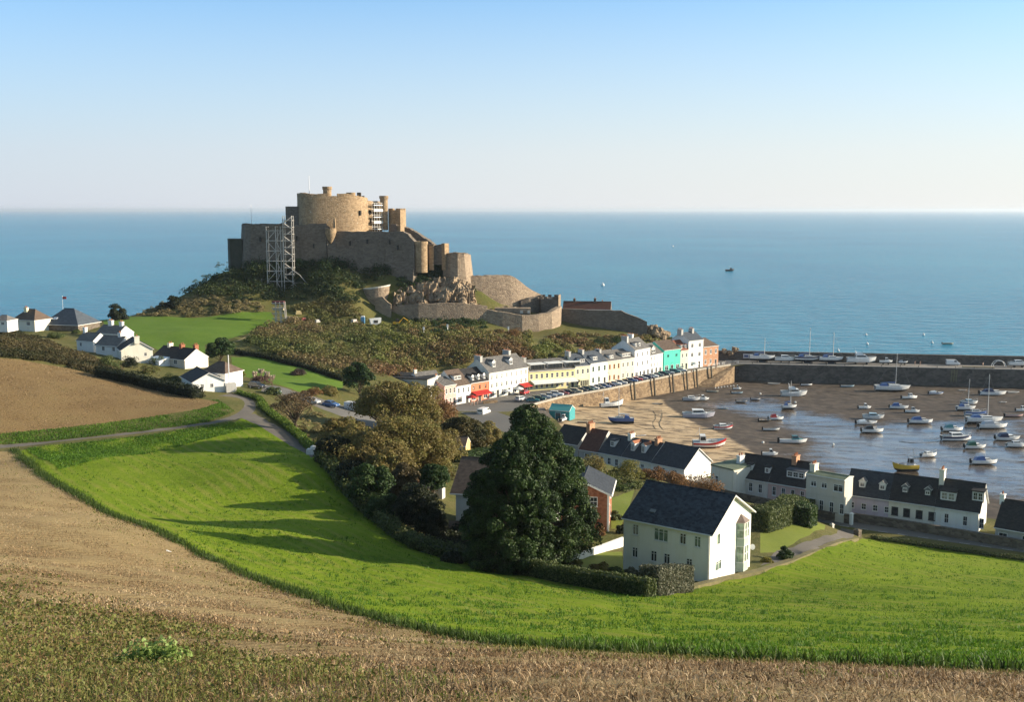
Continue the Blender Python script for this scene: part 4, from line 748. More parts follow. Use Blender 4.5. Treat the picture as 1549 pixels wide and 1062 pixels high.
# ================================================================== HOUSES BEHIND THE EVERGREEN
A2 = flat(690, 838, 15.0); d = Vector((.97, -.24))
h = house('villa', 'pale villa with a brown roofed gable mostly hidden behind the big evergreen', 'house', A2[:2], (A2[0] + d.x * 12, A2[1] + d.y * 12), 9.5, 15.0, 8.6, 11.8, WHITE, SLATEB, front=[(2.2, 5.4, 1.1, 1.5, 'case2'), (2.6, 2.0, 1.2, 1.5, 'case2'), (6, 5.4, 1.1, 1.5, 'case2'), (9.5, 5.4, 1.1, 1.5, 'case2')], over=(.7, .6, .4))
mb = MB(); mb.hexa([(-1.2, -3.2, -1), (2.4, -3.2, -1), (2.4, -.02, -1), (-1.2, -.02, -1), (-1.2, -3.2, 3.3), (2.4, -3.2, 3.3), (2.4, -.02, 4.3), (-1.2, -.02, 4.3)]).hexa([(-1.5, -3.5, 3.22), (2.7, -3.5, 3.22), (2.7, -.02, 4.32), (-1.5, -.02, 4.32), (-1.5, -3.5, 3.4), (2.7, -3.5, 3.4), (2.7, -.02, 4.5), (-1.5, -.02, 4.5)], 1); mb.build('extension', [WHITE, SLATEB], h)
A3 = flat(919, 803, 15.0); d = Vector((.16, .987))
h = house('brick_house', 'red brick house with white bargeboards beside the big evergreen', 'house', A3[:2], (A3[0] + d.x * 8, A3[1] + d.y * 8), 7, 15.0, 5.3, 6.9, BRICK, SLATE, front=[(2, 3.3, 1.0, 1.4), (5.5, 3.3, 1.0, 1.4), (2, .6, 1.0, 1.6), (5.5, .6, 1.0, 1.6)], left=[(2.0, 3.4, 1.1, 1.4), (5.5, 3.4, 1.1, 1.4)], over=(.6, .7, .5), fascia=FRAME, thick=.3, base=-3)
pp = MB(); pp.box(-.14, .14, -.14, .14, -.8, 5.4); pp.build('corner_post', FRAME, h, (.05, -.05, 0))
p = hit(692, 692); house('yellow_cottage', 'small yellow building glimpsed between autumn trees and evergreen', 'building', (p[0] - 1.9, p[1]), (p[0] + 1.6, p[1] - .6), 4, p[2], 2.2, 3.4, M('warm_yellow', (.78,.52,.2)), SLATEB, front=[(.9, .8, .6, .9), (2.4, .8, .6, .9)])
p = hit(648, 752); house('garden_shed', 'low shed with a flat rusty brown roof among the trees', 'shed', (p[0] - 2.3, p[1] + 1), (p[0] + 2.0, p[1] + .6), 3, p[2], 2.0, 2.0, GREYW, M('rusty_felt', (.30,.17,.10), (.36,.2,.12)), front=[(1.2, .8, .6, .7)])
# ================================================================== HOUSES AT THE LEFT
def corner(px, py): q = hit(px, py); return q
q = corner(292, 592); d = Vector((.5, -.866)); B4 = (q[0], q[1]); A4 = (q[0] - d.x * 10, q[1] - d.y * 10)
h = house('bungalow', 'white bungalow with a plain gable and dark roof at the bend of the lane', 'house', A4, B4, 6.8, q[2] - .2, 2.0, 3.7, WHITE, SLATEBK, right=[(2.0, .6, .7, .9), (4.0, .6, .8, .9)], over=(.35, .3, .35))
mb = MB(); mb.box(10.05, 11.1, 6.8, 9.0, -.6, .6).box(10.05, 10.12, 6.8, 9.0, .6, 1.4).box(11.04, 11.1, 6.8, 9.0, .6, 1.4); mb.build('balcony', GREYW, h)
q2 = (q[0] + 2, q[1] + 12); house('bungalow', 'white bungalow with a brown hipped roof just behind the lane bend bungalow', 'house', (q2[0] - 4.6, q2[1] + 3.2), (q2[0] + 1.6, q2[1] + .3), 6, q[2] - .4, 2.3, 4.2, WHITE, SLATEB, hip=(2.4, 2.4), front=[(2.0, .8, 1.0, 1.0), (5.0, .8, 1.0, 1.0)], over=(.35, .3, .3))
q = corner(184, 546); d = Vector((.45, -.89)); B5 = (q[0], q[1]); A5 = (q[0] - d.x * 8, q[1] - d.y * 8)
house('gabled_house', 'cream gabled house with a tall gable chimney above the dark hedge', 'house', A5, B5, 7.6, q[2], 2.5, 4.9, CREAM, SLATEBK, right=[(5.8, .8, .7, .9)], over=(.3, .2, .3), chim=[(8.2, 3.8, .9, 1.2, .9, CREAM, 1)])
q = corner(150, 540); house('cottage', 'grey roofed cottage left of the cream gabled house', 'house', (q[0] - 4.2, q[1] + 9), (q[0] + 2.5, q[1] + 6), 6, q[2] - .3, 2.2, 4.2, WHITE, SLATEG, front=[(2.5, .8, 1, 1.1), (6, .8, 1, 1.1)], chim=[(5.6, 3, 1.0, .8, .9, WHITE, 2)], over=(.3, .2, .2))
q = corner(120, 532); house('cottage', 'white cottage with one tall white chimney behind the scrub', 'house', (q[0] - 3, q[1] + 6), (q[0] + 2.5, q[1] + 3), 5, q[2], 2.2, 4.0, WHITE, SLATEG, front=[(1.5, .7, .9, 1)], chim=[(.5, 2.5, .8, .8, 1.3, WHITE, 1)])
q = corner(152, 520); house('cottage', 'cottage with a pair of white chimneys at the edge of the green lawn', 'house', (q[0] - 5, q[1] + 10), (q[0] + 3, q[1] + 6), 6, q[2] - .3, 2.2, 4.2, WHITE, SLATEG, chim=[(3.0, 3, 1.6, .8, 1.4, WHITE, 2), (7.3, 3, 1.2, .8, 1.2, WHITE, 2)])
q = corner(250, 558); A6 = (q[0] - 6.5, q[1] + 10); B6 = (q[0] + 4.0, q[1] + 3)
h = house('long_house', 'long low house with a dark roof and brick chimneys behind the white bungalow', 'house', A6, B6, 7.5, q[2] - .3, 2.0, 4.3, MAGN, SLATEBK, front=[(3, .7, 1.4, 1.1), (9, .7, 1.4, 1.1)], chim=[(2.6, 3.8, .8, 1.2, .8, CREAM, 2), (7.2, 3.8, .8, 1.2, .8, BRICK, 2), (11.6, 4.5, .8, 1.2, .9, BRICK, 2)])
cg = MB(); cg.hexa([(2, -3.4, 0), (7, -3.4, 0), (7, -.05, 0), (2, -.05, 0), (2, -3.4, 1.6), (7, -3.4, 1.6), (7, -.05, 2.3), (2, -.05, 2.3)]); cg.hexa([(1.9, -3.5, 1.62), (7.1, -3.5, 1.62), (7.1, -.05, 2.33), (1.9, -.05, 2.33), (1.9, -3.5, 1.7), (7.1, -3.5, 1.7), (7.1, -.05, 2.41), (1.9, -.05, 2.41)], 1); cg.build('conservatory', [FRAME, M('pale_glazing', (.55,.6,.66), (.45,.5,.55), rough=.2, spec=.6)], h)
q = at(17, 502, 325); house('bungalow', 'cream house with a brown hipped roof and a tall chimney at the left edge', 'house', (q[0], q[1] + 2), (q[0] + 7.6, q[1] - .8), 6.5, q[2], 3.8, 6.4, CREAM, SLATEB, hip=(2.6, 2.6), front=[(5.6, 1.9, 1.5, 1.2, 'case3')], over=(.5, .4, .4), chim=[(2.8, 2.4, 1.1, .8, .5, PALEY, 2)])
h = house('large_bungalow', 'large house under grey slate hipped roofs with a small skylight', 'house', (q[0] + 7.4, q[1] + 5), (q[0] + 19.5, q[1] + 2), 11, q[2] - .5, 2.4, 6.6, RUBBLE, SLATEBL, hip=(4, 5), over=(.4, .3, .3))
sk = MB(); sk.box(-.7, .7, -.5, .5, 0, .1); sk.build('skylight', M('skylight_glass', (.6,.65,.7), rough=.1, spec=.8), h, (3.4, 1.7, 4.0), (R(37), 0, 0))
q = at(-12, 494, 300); house('white_house', 'white house cut off by the left edge of the picture', 'house', (q[0], q[1]), (q[0] + 4.6, q[1] - .6), 5, q[2], 1.6, 2.8, WHITE, SLATEG, hip=(1.5, 1.5), front=[(3.2, .5, 1, .8)])
def flagpole(px, pyb, pyt, Y, label, r=.07, mat=None):
    b = at(px, pyb, Y); t = at(px, pyt, Y); mb = MB(); H = t[2] - b[2]; mb.tube([(0, 0, -1), (0, 0, H)], [r, r * .6], 8); mb.lathe([(.0, H + .16), (.1, H + .1), (.1, H), (.0, H - .04)], (0, 0, 0), 8)
    mb.box(-.2, .2, -.2, .2, -1, .15)
    o = mb.build('flagpole', mat or M('white_pole', (.78,.78,.78), rough=.4), None, b); return tag(o, label, 'flagpole'), H
o, H = flagpole(96.5, 492, 448, 345, 'white flagpole with a small red flag above the slate roofs'); fl = MB()
for k in range(6): fl.quad((.1 + k * .2, .06 * math.sin(k), H - .9), (.3 + k * .2, .06 * math.sin(k + 1), H - .93), (.3 + k * .2, .06 * math.sin(k + 1), H - .2), (.1 + k * .2, .06 * math.sin(k), H - .15))
fl.build('flag', M('red_flag', (.5,.04,.03)), o)
flagpole(347, 592, 538, 230, 'tall white mast standing beside the white bungalow', .15)
flagpole(380.5, 342, 310, 402, 'white flagpole on the left end of the castle rampart', .12)
flagpole(468, 296, 266, 402, 'white flagpole on top of the castle keep', .14)
# ================================================================== GARDEN WALLS, GATE PILLARS
def wall(name, label, pts, h, th, mat, cat='wall', zs=None, cap=None, group=None):
    mb = MB(); cm = MB()
    P = [Vector(p[:2]) for p in pts]; Z = zs or [gz(*p) for p in P]; o_ = P[0]
    for k in range(len(P) - 1):
        d = (P[k + 1] - P[k]).normalized(); n = Vector((-d.y, d.x)) * th / 2; q = [P[k] - n - o_, P[k + 1] - n - o_, P[k + 1] + n - o_, P[k] + n - o_]; a, b = Z[k], Z[k + 1]; hh = h if not hasattr(h, '__len__') else None; h0, h1 = (h, h) if hh is not None else (h[k], h[k + 1])
        mb.hexa([(*q[0], a - 1.2), (*q[1], b - 1.2), (*q[2], b - 1.2), (*q[3], a - 1.2), (*q[0], a + h0), (*q[1], b + h1), (*q[2], b + h1), (*q[3], a + h0)])
        if cap:
            n2 = n * 1.35; q = [P[k] - n2 - o_, P[k + 1] - n2 - o_, P[k + 1] + n2 - o_, P[k] + n2 - o_]; cm.hexa([(*q[0], a + h0 + .003), (*q[1], b + h1 + .003), (*q[2], b + h1 + .003), (*q[3], a + h0 + .003), (*q[0], a + h0 + .09), (*q[1], b + h1 + .09), (*q[2], b + h1 + .09), (*q[3], a + h0 + .09)])
    if cap:
        r = thing(name, label, cat, (*o_, 0), group=group); mb.build('wall_body', mat, r); cm.build('coping', cap, r); return r
    o = mb.build(name, mat, None, (*o_, 0)); return tag(o, label, cat, group)
fz = lambda px, py, z=5.6: flat(px, py, z)[:2]
wall('road_wall', 'dark stone wall along the far side of the road below the terrace', [fz(1291, 790), fz(1350, 798), fz(1440, 813), fz(1549, 832), fz(1640, 848)], 1.5, .45, RUBBLE, cap=M('dark_cap', (.14,.12,.10)))
wall('road_wall', 'dark stone wall between two white gate pillars beside the road', [fz(1225, 783), fz(1285, 792)], 1.5, .4, RUBBLE, cap=M('dark_cap', (.14,.12,.10)))
wall('street_wall', 'pale rendered wall running along the street in front of the cream cottages', [fz(880, 697), fz(940, 712), fz(985, 722)], 1.6, .35, GREYW)
wall('street_wall', 'long dark wall along the street behind the white house', [fz(990, 724), fz(1050, 741), fz(1110, 757), fz(1180, 771), fz(1222, 780)], 1.6, .35, RUBBLE)
def pillar(px, py, label, hh=1.9, mat=WHITE, z=None, w_=.5):
    p = flat(px, py, z) if z is not None else hit(px, py); mb = MB(); mb.box(-w_/2, w_/2, -w_/2, w_/2, -.5, hh).box(-w_/2 - .07, w_/2 + .07, -w_/2 - .07, w_/2 + .07, hh, hh + .12); mb.hexa([(-w_/2, -w_/2, hh + .12), (w_/2, -w_/2, hh + .12), (w_/2, w_/2, hh + .12), (-w_/2, w_/2, hh + .12), (-.08, -.08, hh + .3), (.08, -.08, hh + .3), (.08, .08, hh + .3), (-.08, .08, hh + .3)])
    o = mb.build('gate_pillar', mat, None, p, (0, 0, R(40))); return tag(o, label, 'gate pillar')
pillar(1223, 789, 'white gate pillar at the left end of the dark road wall by the hedge', z=5.6); pillar(1287.5, 794, 'white gate pillar at the right end of the short road wall', z=5.6)
pillar(1258, 812, 'stone gate pillar on the garden side of the drive', 2.0, OFFW, 6.0); pillar(1297, 817, 'short stone gate pillar at the corner of the green field', 1.6, RUBBLE, 5.8, .9)
wall('garden_wall', 'low white garden wall in shade leading up to the white house', [hit(846, 853)[:2], hit(890, 842)[:2], hit(942, 828)[:2]], [.4, .8, 1.3], .3, WHITE)
wall('garden_wall', 'sunlit cream wall showing under the evergreen', [hit(772, 848)[:2], hit(806, 851)[:2]], 1.5, .3, CREAM)
pv = hits([(1036, 893), (1090, 880), (1150, 867), (1200, 850), (1262, 824), (1295, 818)])
wall('field_bank', 'low earth bank between the green field and the white house garden', pv, .35, .9, M('bank_earth', (.11,.10,.045), (.17,.14,.06), scale=1.2, bump=.6), 'bank')
# road markings
rm_ = MB()
for k in range(9):
    a = Vector(fz(1270 + 0 * k, 796)); b = Vector(fz(1549, 836)); d = (b - a) / 9; n = Vector((-d.y, d.x)).normalized() * .06; p, q = a + d * k, a + d * (k + .5)
    rm_.quad((*(p - n), 5.0), (*(q - n), 5.0), (*(q + n), 5.0), (*(p + n), 5.0))
rm_.v = [(x, y, gz(x, y) + .07) for x, y, z in rm_.v]
tag(rm_.build('road_marking', M('road_paint', (.55,.55,.52), rough=.7)), kind='structure')
# ================================================================== CASTLE
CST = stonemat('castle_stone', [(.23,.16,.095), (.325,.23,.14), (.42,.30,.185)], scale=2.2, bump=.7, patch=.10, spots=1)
CST_SHADE = stonemat('castle_stone_shaded', [(.12,.098,.078), (.165,.137,.11), (.215,.175,.14)], scale=2.2, bump=.7, patch=.08)  # darker copy of the castle stone, shade of the walls put into its colour
CSTR = stonemat('rampart_stone', [(.22,.165,.12), (.30,.23,.165), (.38,.295,.21)], scale=1.8, bump=.9, patch=.12)
ROCK = stonemat('crag_rock', [(.12,.10,.075), (.26,.19,.125), (.38,.29,.195)], scale=.5, bump=1.0, patch=.25)
PALE = M('pale_mortar', (.62,.58,.50), (.5,.46,.4), scale=2)
def X_(px, Y): return at(px, 360, Y)[0]
def Z_(py, Y): return at(774, py, Y)[2]
def plan(L): return [(X_(px, Y), Y) for px, Y in L]
OC = Vector((X_(510, 405), 405, 40))
castle = thing('castle', 'massive tan stone castle with a round ended keep crowning the headland rock', 'castle', OC)
def cwall(L, tops, name, mat=CST, base=36, batter=.6, parent=castle, o=OC, close=None, th=2.2, cren=None, n_sub=4):
    """wall along plan points L [(px,Y)], top rows `tops` in photograph rows; thickness inwards, battered face"""
    P = [Vector(p) for p in plan(L)]; zt = [Z_(t, Y) for t, (px, Y) in zip(tops, L)]
    # subdivide so the top edge can be a little uneven
    Q_, ZT = [], []
    for k in range(len(P) - 1):
        for i in range(n_sub): f = i / n_sub; Q_.append(P[k].lerp(P[k + 1], f)); ZT.append(zt[k] * (1 - f) + zt[k + 1] * f + (random.uniform(-.22, .16) if i else 0))
    Q_.append(P[-1]); ZT.append(zt[-1]); n = len(Q_); nor = []
    for k in range(n):
        d = (Q_[min(k + 1, n - 1)] - Q_[max(k - 1, 0)]).normalized(); nor.append(Vector((d.y, -d.x)))
    mb = MB(); bs = base if hasattr(base, '__len__') else [base] * n
    if len(bs) != n: bs = [np.interp(k / (n - 1), np.linspace(0, 1, len(bs)), bs) for k in range(n)]
    for k in range(n - 1):
        a, b = Q_[k] - o.xy, Q_[k + 1] - o.xy; na, nb = nor[k], nor[k + 1]; ba, bb = bs[k] - o.z, bs[k + 1] - o.z; ta, tb = ZT[k] - o.z, ZT[k + 1] - o.z
        mb.hexa([(*(a + na * batter), ba), (*(b + nb * batter), bb), (*(b - nb * th), bb), (*(a - na * th), ba), (*a, ta), (*b, tb), (*(b - nb * th), tb), (*(a - na * th), ta)])
    if cren:
        w_, g, hh = cren; cm = mb
        for k in range(n - 1):
            a, b = Q_[k] - o.xy, Q_[k + 1] - o.xy; Ls = (b - a).length; d = (b - a) / max(Ls, 1e-6); m_ = max(1, int(Ls / (w_ + g))); nn_ = nor[k]
            for i in range(m_):
                if cren[0] > 2 and random.random() < .25: continue
                c = a + d * (Ls * (i + .5) / m_); h2 = w_ / 2; z = ZT[k] - o.z - .15; q = [c - d * h2 + nn_ * .02, c + d * h2 + nn_ * .02, c + d * h2 - nn_ * .9, c - d * h2 - nn_ * .9]
                cm.hexa([(*p, z) for p in q] + [(*p, z + hh + random.uniform(-.2, .1)) for p in q])
    return mb.build(name, mat, parent)
def block(L, top, name, mat=CST, base=38, parent=castle, o=OC, openings=(), cren=None):
    poly = plan(L); z1 = Z_(top, L[0][1]); mb = MB(); mb.prism([(x - o.x, y - o.y) for x, y in poly], base - o.z, z1 - o.z)
    if cren:
        cm = mb; n = len(poly)
        for k in range(n):
            a = Vector(poly[k]) - o.xy; b = Vector(poly[(k + 1) % n]) - o.xy; Ls = (b - a).length; d = (b - a) / Ls; m_ = int(Ls / (cren[0] + cren[1])); nn_ = Vector((d.y, -d.x))
            for i in range(m_):
                c = a + d * (Ls * (i + .5) / m_); h2 = cren[0] / 2; q = [c - d * h2 + nn_ * .015, c + d * h2 + nn_ * .015, c + d * h2 - nn_ * .8, c - d * h2 - nn_ * .8]; cm.hexa([(*p, z1 - o.z - .2) for p in q] + [(*p, z1 - o.z + cren[2]) for p in q])
    return mb.build(name, mat, parent)
# keep
KP = [(451, 410), (452, 404), (456, 399.5), (461, 397), (467, 396), (486, 396.4), (506, 397.4), (526, 399.0), (541, 401.6), (550, 405), (556, 410)]
KT = list(zip(KP, [296, 296, 295, 296, 297, 297, 296, 297, 300, 302, 303])); KS = smoothline(KP, 2); cwall(KS, [float(np.interp(p[0], [k[0] for k in KP], [k[1] for k in KT])) for p in KS], 'keep', CST, 46, .25, th=5, cren=(2.2, 1.0, 1.1), n_sub=1)
block([(453, 411), (550, 406), (556, 426), (455, 426)], 298, 'keep_roof', CST_SHADE, 60)
cwall([(556, 410), (563, 414), (578, 421)], [303, 304, 305], 'keep_range', CST, 46, .1, th=4, n_sub=2)
for px, py, Y in ((560.5, 321, 411.8), (566.5, 321, 415.3), (561.5, 333, 412.3), (546, 322, 402.6)):
    x, z = X_(px, Y), Z_(py, Y); d = Vector((.51, .86)); n = Vector((.86, -.51)); c = Vector((x, Y)) - OC.xy + n * .12
    q = [c - d * .3 - n * .6, c - d * .3 + n * .1, c + d * .3 + n * .1, c + d * .3 - n * .6]; wn = MB(); wn.prism([(p.x, p.y) for p in q], z - OC.z - .9, z - OC.z + .9); wn.build('window_slit', M('slit_dark', (.03,.028,.025)), castle)
block([(433, 405), (452, 403), (453, 420), (434, 420)], 312, 'tower', CST_SHADE, 44)
def turret(px, Y, r, pt, pb, name='turret', mat=CST, flare=.0, cap=True):
    x = X_(px, Y); zt, zb = Z_(pt, Y), Z_(pb, Y); mb = MB(); pr = [(r, zb), (r, zt - 1.2), (r + .25 + flare, zt - 1.0), (r + .25 + flare, zt), (r - .35, zt), (r - .35, zt - .8), (0.01, zt - .8)]
    mb.lathe([(a, b - OC.z) for a, b in pr], (x - OC.x, Y - OC.y, 0), 18); ob = mb.build(name, mat, castle)
    return ob
turret(496.5, 402, 1.55, 282, 297, 'stair_turret'); turret(532, 404, 1.45, 291, 300, 'stair_turret'); turret(581.5, 417, 1.5, 296, 348, 'stair_turret'); turret(574, 415.5, .6, 306, 348, 'buttress')
cb = MB()
for px, pt, w_ in ((544.5, 291, .75), (550.5, 296, .45)):
    x, Y = X_(px, 409), 409; z = Z_(pt, Y) - OC.z; cb.box(x - OC.x - w_, x - OC.x + w_, Y - OC.y - .6, Y - OC.y + .6, z - 4, z)
cb.build('chimney', CST_SHADE, castle)
block([(588, 418), (606, 415), (614.5, 425), (592, 430)], 317.5, 'end_tower', CST, 46, cren=(1.4, .9, .6))
block([(600, 408), (606, 407), (609, 411), (601, 412)], 341, 'wall_stub', CST, 46); block([(588, 409), (600, 407.5), (601, 412), (589, 413)], 339, 'wall_stub', CST_SHADE, 46)
# repair scaffolding on the keep range
rs = thing('repair_scaffold', 'white sheeted repair scaffolding on the sunlit side of the castle keep', 'scaffolding', (X_(562, 412), 412, Z_(347, 412)))
sc_w = M('scaffold_white', (.72,.70,.66), rough=.6); dd = Vector((.51, .86)); nn2 = Vector((.86, -.51)); mb = MB(); bd = MB()
for k in range(5):
    z = k * 2.25
    for off in (.5, 1.6): p = dd * -.3 + nn2 * off; q = dd * 6.2 + nn2 * off; mb.tube([(*p, z + 1), (*q, z + 1)], .06, 5); mb.tube([(*p, z), (*q, z)], .06, 5)
    p = [dd * -.3 + nn2 * .45, dd * -.3 + nn2 * 1.7, dd * 6.2 + nn2 * 1.7, dd * 6.2 + nn2 * .45]; p = p[::-1]; bd.prism([tuple(a) for a in p[::-1]], z + (.05), z + .85 if k % 2 else z + .3)
for i in range(5):
    for off in (.5, 1.6): p = dd * (i * 1.5) + nn2 * off; mb.tube([(*p, -1), (*p, 10)], .07, 5)
mb.build('scaffold_poles', sc_w, rs); bd.build('scaffold_boards', sc_w, rs)
# curtain walls
cwall([(366, 412), (368, 404), (372, 400), (380, 398.4), (412, 397), (440, 396.2), (494, 395.2)], [341, 340, 339, 340, 340, 340, 340], 'curtain_wall', CST_SHADE, 36, 1.4, cren=(3.2, 2.5, .5))
cwall([(494, 395.2), (508, 397), (540, 396.4), (576, 395.6), (610, 394.6), (617, 394), (627, 393)], [340, 350, 350, 350, 350, 354, 366], 'curtain_wall', CST_SHADE, [37, 36, 36, 35, 34], 1.6)
x, Y = X_(500, 395), 395.2; mb = MB(); zt, zb = Z_(345, Y), Z_(369, Y); mb.lathe([(.1, zb - OC.z), (.9, zb + 1.2 - OC.z), (1.6, zb + 2.6 - OC.z), (2.0, zb + 4 - OC.z), (2.0, zt - OC.z), (1.5, zt - OC.z), (1.5, zt - .8 - OC.z), (.01, zt - .8 - OC.z)], (x - OC.x, Y - OC.y, 0), 18); mb.build('corbelled_turret', CST, castle)
mb = MB(); mb.hexa([(X_(503.5, 395) - OC.x, -10, Z_(352, 395) - OC.z), (X_(508, 395) - OC.x, -10, Z_(352, 395) - OC.z), (X_(508, 395) - OC.x, -8.2, Z_(352, 395) - OC.z), (X_(503.5, 395) - OC.x, -8.2, Z_(352, 395) - OC.z), (X_(505, 395) - OC.x, -9.8, Z_(330, 395) - OC.z), (X_(507, 395) - OC.x, -9.8, Z_(330, 395) - OC.z), (X_(507, 395) - OC.x, -8.5, Z_(330, 395) - OC.z), (X_(505, 395) - OC.x, -8.5, Z_(330, 395) - OC.z)]); mb.build('wall_stub', CST, castle)
for px, py, Y in ((395, 362, 397.6), (450, 360, 396), (475, 372, 396), (530, 368, 396.5), (556, 365, 396.1), (590, 366, 395), (602, 374, 394.8)):
    x, z = X_(px, Y) - OC.x, Z_(py, Y) - OC.z; wn = MB(); wn.box(-.22, .22, -1.6, .3, -.8, .8); wn.build('window_slit', MATS['slit_dark'], castle, (x, Y - OC.y, z))
for px, Y, pt in ((448, 396, 352), (545, 396.4, 362), (577, 395.5, 358)):
    x, zt = X_(px, Y) - OC.x, Z_(pt, Y) - OC.z; bt = MB(); bt.hexa([(-1.3, -3.0, -14), (1.3, -3.0, -14), (1.3, .5, -14), (-1.3, .5, -14), (-.9, -.5, zt), (.9, -.5, zt), (.9, .5, zt), (-.9, .5, zt)]); bt.build('buttress', CST_SHADE, castle, (x, Y - OC.y, 0))
turret(636.5, 394.5, 2.35, 365, 412, 'round_tower')
cwall([(647, 398), (649, 396.8), (656, 396.8), (657, 398), (672, 397), (679, 401)], [369, 369, 369, 371, 369, 368], 'lower_wall', CST_SHADE, 40, .2, th=1.5, n_sub=2)
cwall([(672.4, 396.6), (679, 400)], [368, 368], 'lower_wall', CST, 38, .1, th=1.2, n_sub=1); cwall([(649, 396.5), (655.5, 396.3)], [371, 371], 'lower_wall', CST, 38, .1, th=1, n_sub=1)
cwall([(612, 412), (618, 411), (626, 410), (636, 409), (648, 407), (656, 406)], [343, 345, 349, 356, 364, 370], 'rear_wall', CST_SHADE, 42, .1)
cwall([(672, 399), (682, 397), (692, 396.4), (702, 397.4), (709, 401), (712, 407)], [384, 383, 383, 384, 385, 387], 'bastion', CSTR, [31, 30, 29], 1.6, cren=(1.6, 1.2, .4))
block([(344, 408), (347, 404), (366, 402), (367, 412), (346, 414)], 361, 'lower_block', M('ivied_stone', (.03,.035,.02), (.06,.055,.04), scale=.5, bump=.9, bscale=2), 32)
# outworks, each a thing of its own
OG = 'outer walls of the castle'
def outwork(name, label, cat, L, tops, mat, base, **k):
    p = plan(L)[0]; o = Vector((p[0], p[1], 15)); r = thing(name, label, cat, o); cwall(L, tops, 'wall_face', mat, base, parent=r, o=o, **k); return r, o
outwork('rampart', 'tall sunlit rocky rampart descending to the right below the castle', 'rampart', [(703, 400), (716, 400.5), (730, 401.3), (752, 403), (772, 405), (781, 406.2), (796, 409), (820, 414)], [414, 418, 417.5, 417, 416.5, 421, 433, 446], CSTR, [20, 17, 14], batter=2.6, th=5, n_sub=5)
outwork('castle_wall', 'low tan stone wall below the crags, left of the curved bastion', 'wall', [(588, 386), (612, 384), (625, 381.5), (632, 380.6), (660, 381.4), (700, 383), (737, 385)], [463, 462, 460, 459, 459, 459, 463], CSTR, [14, 12, 10], batter=.5, n_sub=3, th=1.5)
r, o = outwork('curved_bastion', 'curved stone bastion below the dark gate tower', 'bastion', [(735, 385), (760, 384.6), (790, 385), (815, 387), (835, 390), (846, 395), (850, 403)], [468, 472, 477, 476, 472, 466, 463], CSTR, [8, 7, 7], batter=1.2, n_sub=3, th=2)
ww = MB(); 
for px in (789, 800): x = X_(px, 389.5) - o.x; ww.box(x - .5, x + .5, 389.2 - o.y - .2, 389.2 - o.y + .3, Z_(474, 389) - o.z, Z_(470, 389) - o.z)
bb = MB(); bb.hexa([(X_(748, 390) - o.x, 4.5, -3), (X_(803, 390) - o.x, 4.5, -3), (X_(803, 390) - o.x, 8, -3), (X_(748, 390) - o.x, 8, -3), (X_(748, 390) - o.x, 4.5, Z_(466, 390) - o.z), (X_(803, 390) - o.x, 4.5, Z_(466.5, 390) - o.z), (X_(803, 390) - o.x, 8, Z_(466, 390) - o.z), (X_(748, 390) - o.x, 8, Z_(466, 390) - o.z)]); bh = bb.build('guard_house', CSTR, r); ww.build('window', PALE, bh)
gt = thing('gate_tower', 'dark crenellated gate tower at the foot of the sunlit rampart', 'tower', (X_(832, 405), 405, 15)); og = Vector(gt.location)
block([(816, 408), (819, 404), (845, 402.5), (848.5, 409), (846, 414), (818, 414)], 451, 'tower_body', CST_SHADE, 12, gt, og, cren=(1.3, .9, .9)); 
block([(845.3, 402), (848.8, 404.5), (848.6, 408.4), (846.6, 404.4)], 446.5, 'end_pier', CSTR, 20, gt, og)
cwall([(788, 404), (800, 404.6), (816, 407)], [455, 451, 449], 'side_wall', CST_SHADE, 16, .3, parent=gt, o=og, n_sub=2)
outwork('long_wall', 'long dark shaded wall running out to the end of the headland', 'wall', [(848, 403), (880, 401), (920, 399), (941, 398), (966, 397), (981, 397)], [467, 468, 469.5, 470, 480, 487], CST_SHADE, [10, 8, 4], batter=.5, n_sub=4, th=1.6)
A = (X_(852, 412), 412.5); B = (X_(925, 410), 410)
b_ = house('barrack', 'long low building with a dull red roof and three chimneys behind the dark wall', 'building', A, B, 7, Z_(480, 411), 3.0, 5.6, CST_SHADE, TILEDR, chim=[(4.2, 3.5, .9, .9, 1.0, CST_SHADE, 1), (12.1, 3.5, .9, .9, 1.2, CST_SHADE, 1), (14.9, 3.5, .8, .8, .2, CST_SHADE, 1)], base=-6)
# round gun platform with pale rim
gp = thing('gun_platform', 'round stone gun platform with a pale rim below the castle', 'platform', (X_(568, 390), 391, Z_(470, 391)))
zt = Z_(435, 391) - gp.location.z; mb = MB(); mb.lathe([(5.3, -4), (4.9, zt), (4.2, zt), (4.2, zt - 1), (.01, zt - 1)], (0, 0, 0), 28); mb.v = [(x, y, z + (x * .14 if z > zt - 2 else 0)) for x, y, z in mb.v]; mb.build('drum', CSTR, gp)
mb = MB(); mb.lathe([(5.0, zt + .02), (5.0, zt + .5), (4.1, zt + .5), (4.1, zt + .02)], (0, 0, 0), 28); mb.v = [(x, y, z + x * .14) for x, y, z in mb.v]; mb.build('rim', PALE, gp)
outwork('ruined_wall', 'broken stepped wall in front of the round gun platform', 'wall', [(566, 384.5), (572, 384), (577, 383.8), (585, 383.6), (590, 383.6)], [450, 449, 449, 457, 460], CSTR, 14, batter=.2, n_sub=2, th=1.0)
outwork('ruined_wall', 'narrow slanting wall fragment above the round gun platform', 'wall', [(556, 396), (562, 395), (575, 395.5)], [424, 412, 406], CSTR, 30, batter=.2, n_sub=2, th=1.2)
outwork('headland_wall', 'pale ruined wall at the seaward tip of the headland', 'wall', [(980, 400), (992, 400), (1000, 403)], [492, 494, 502], CSTR, 2, batter=.6, n_sub=3)
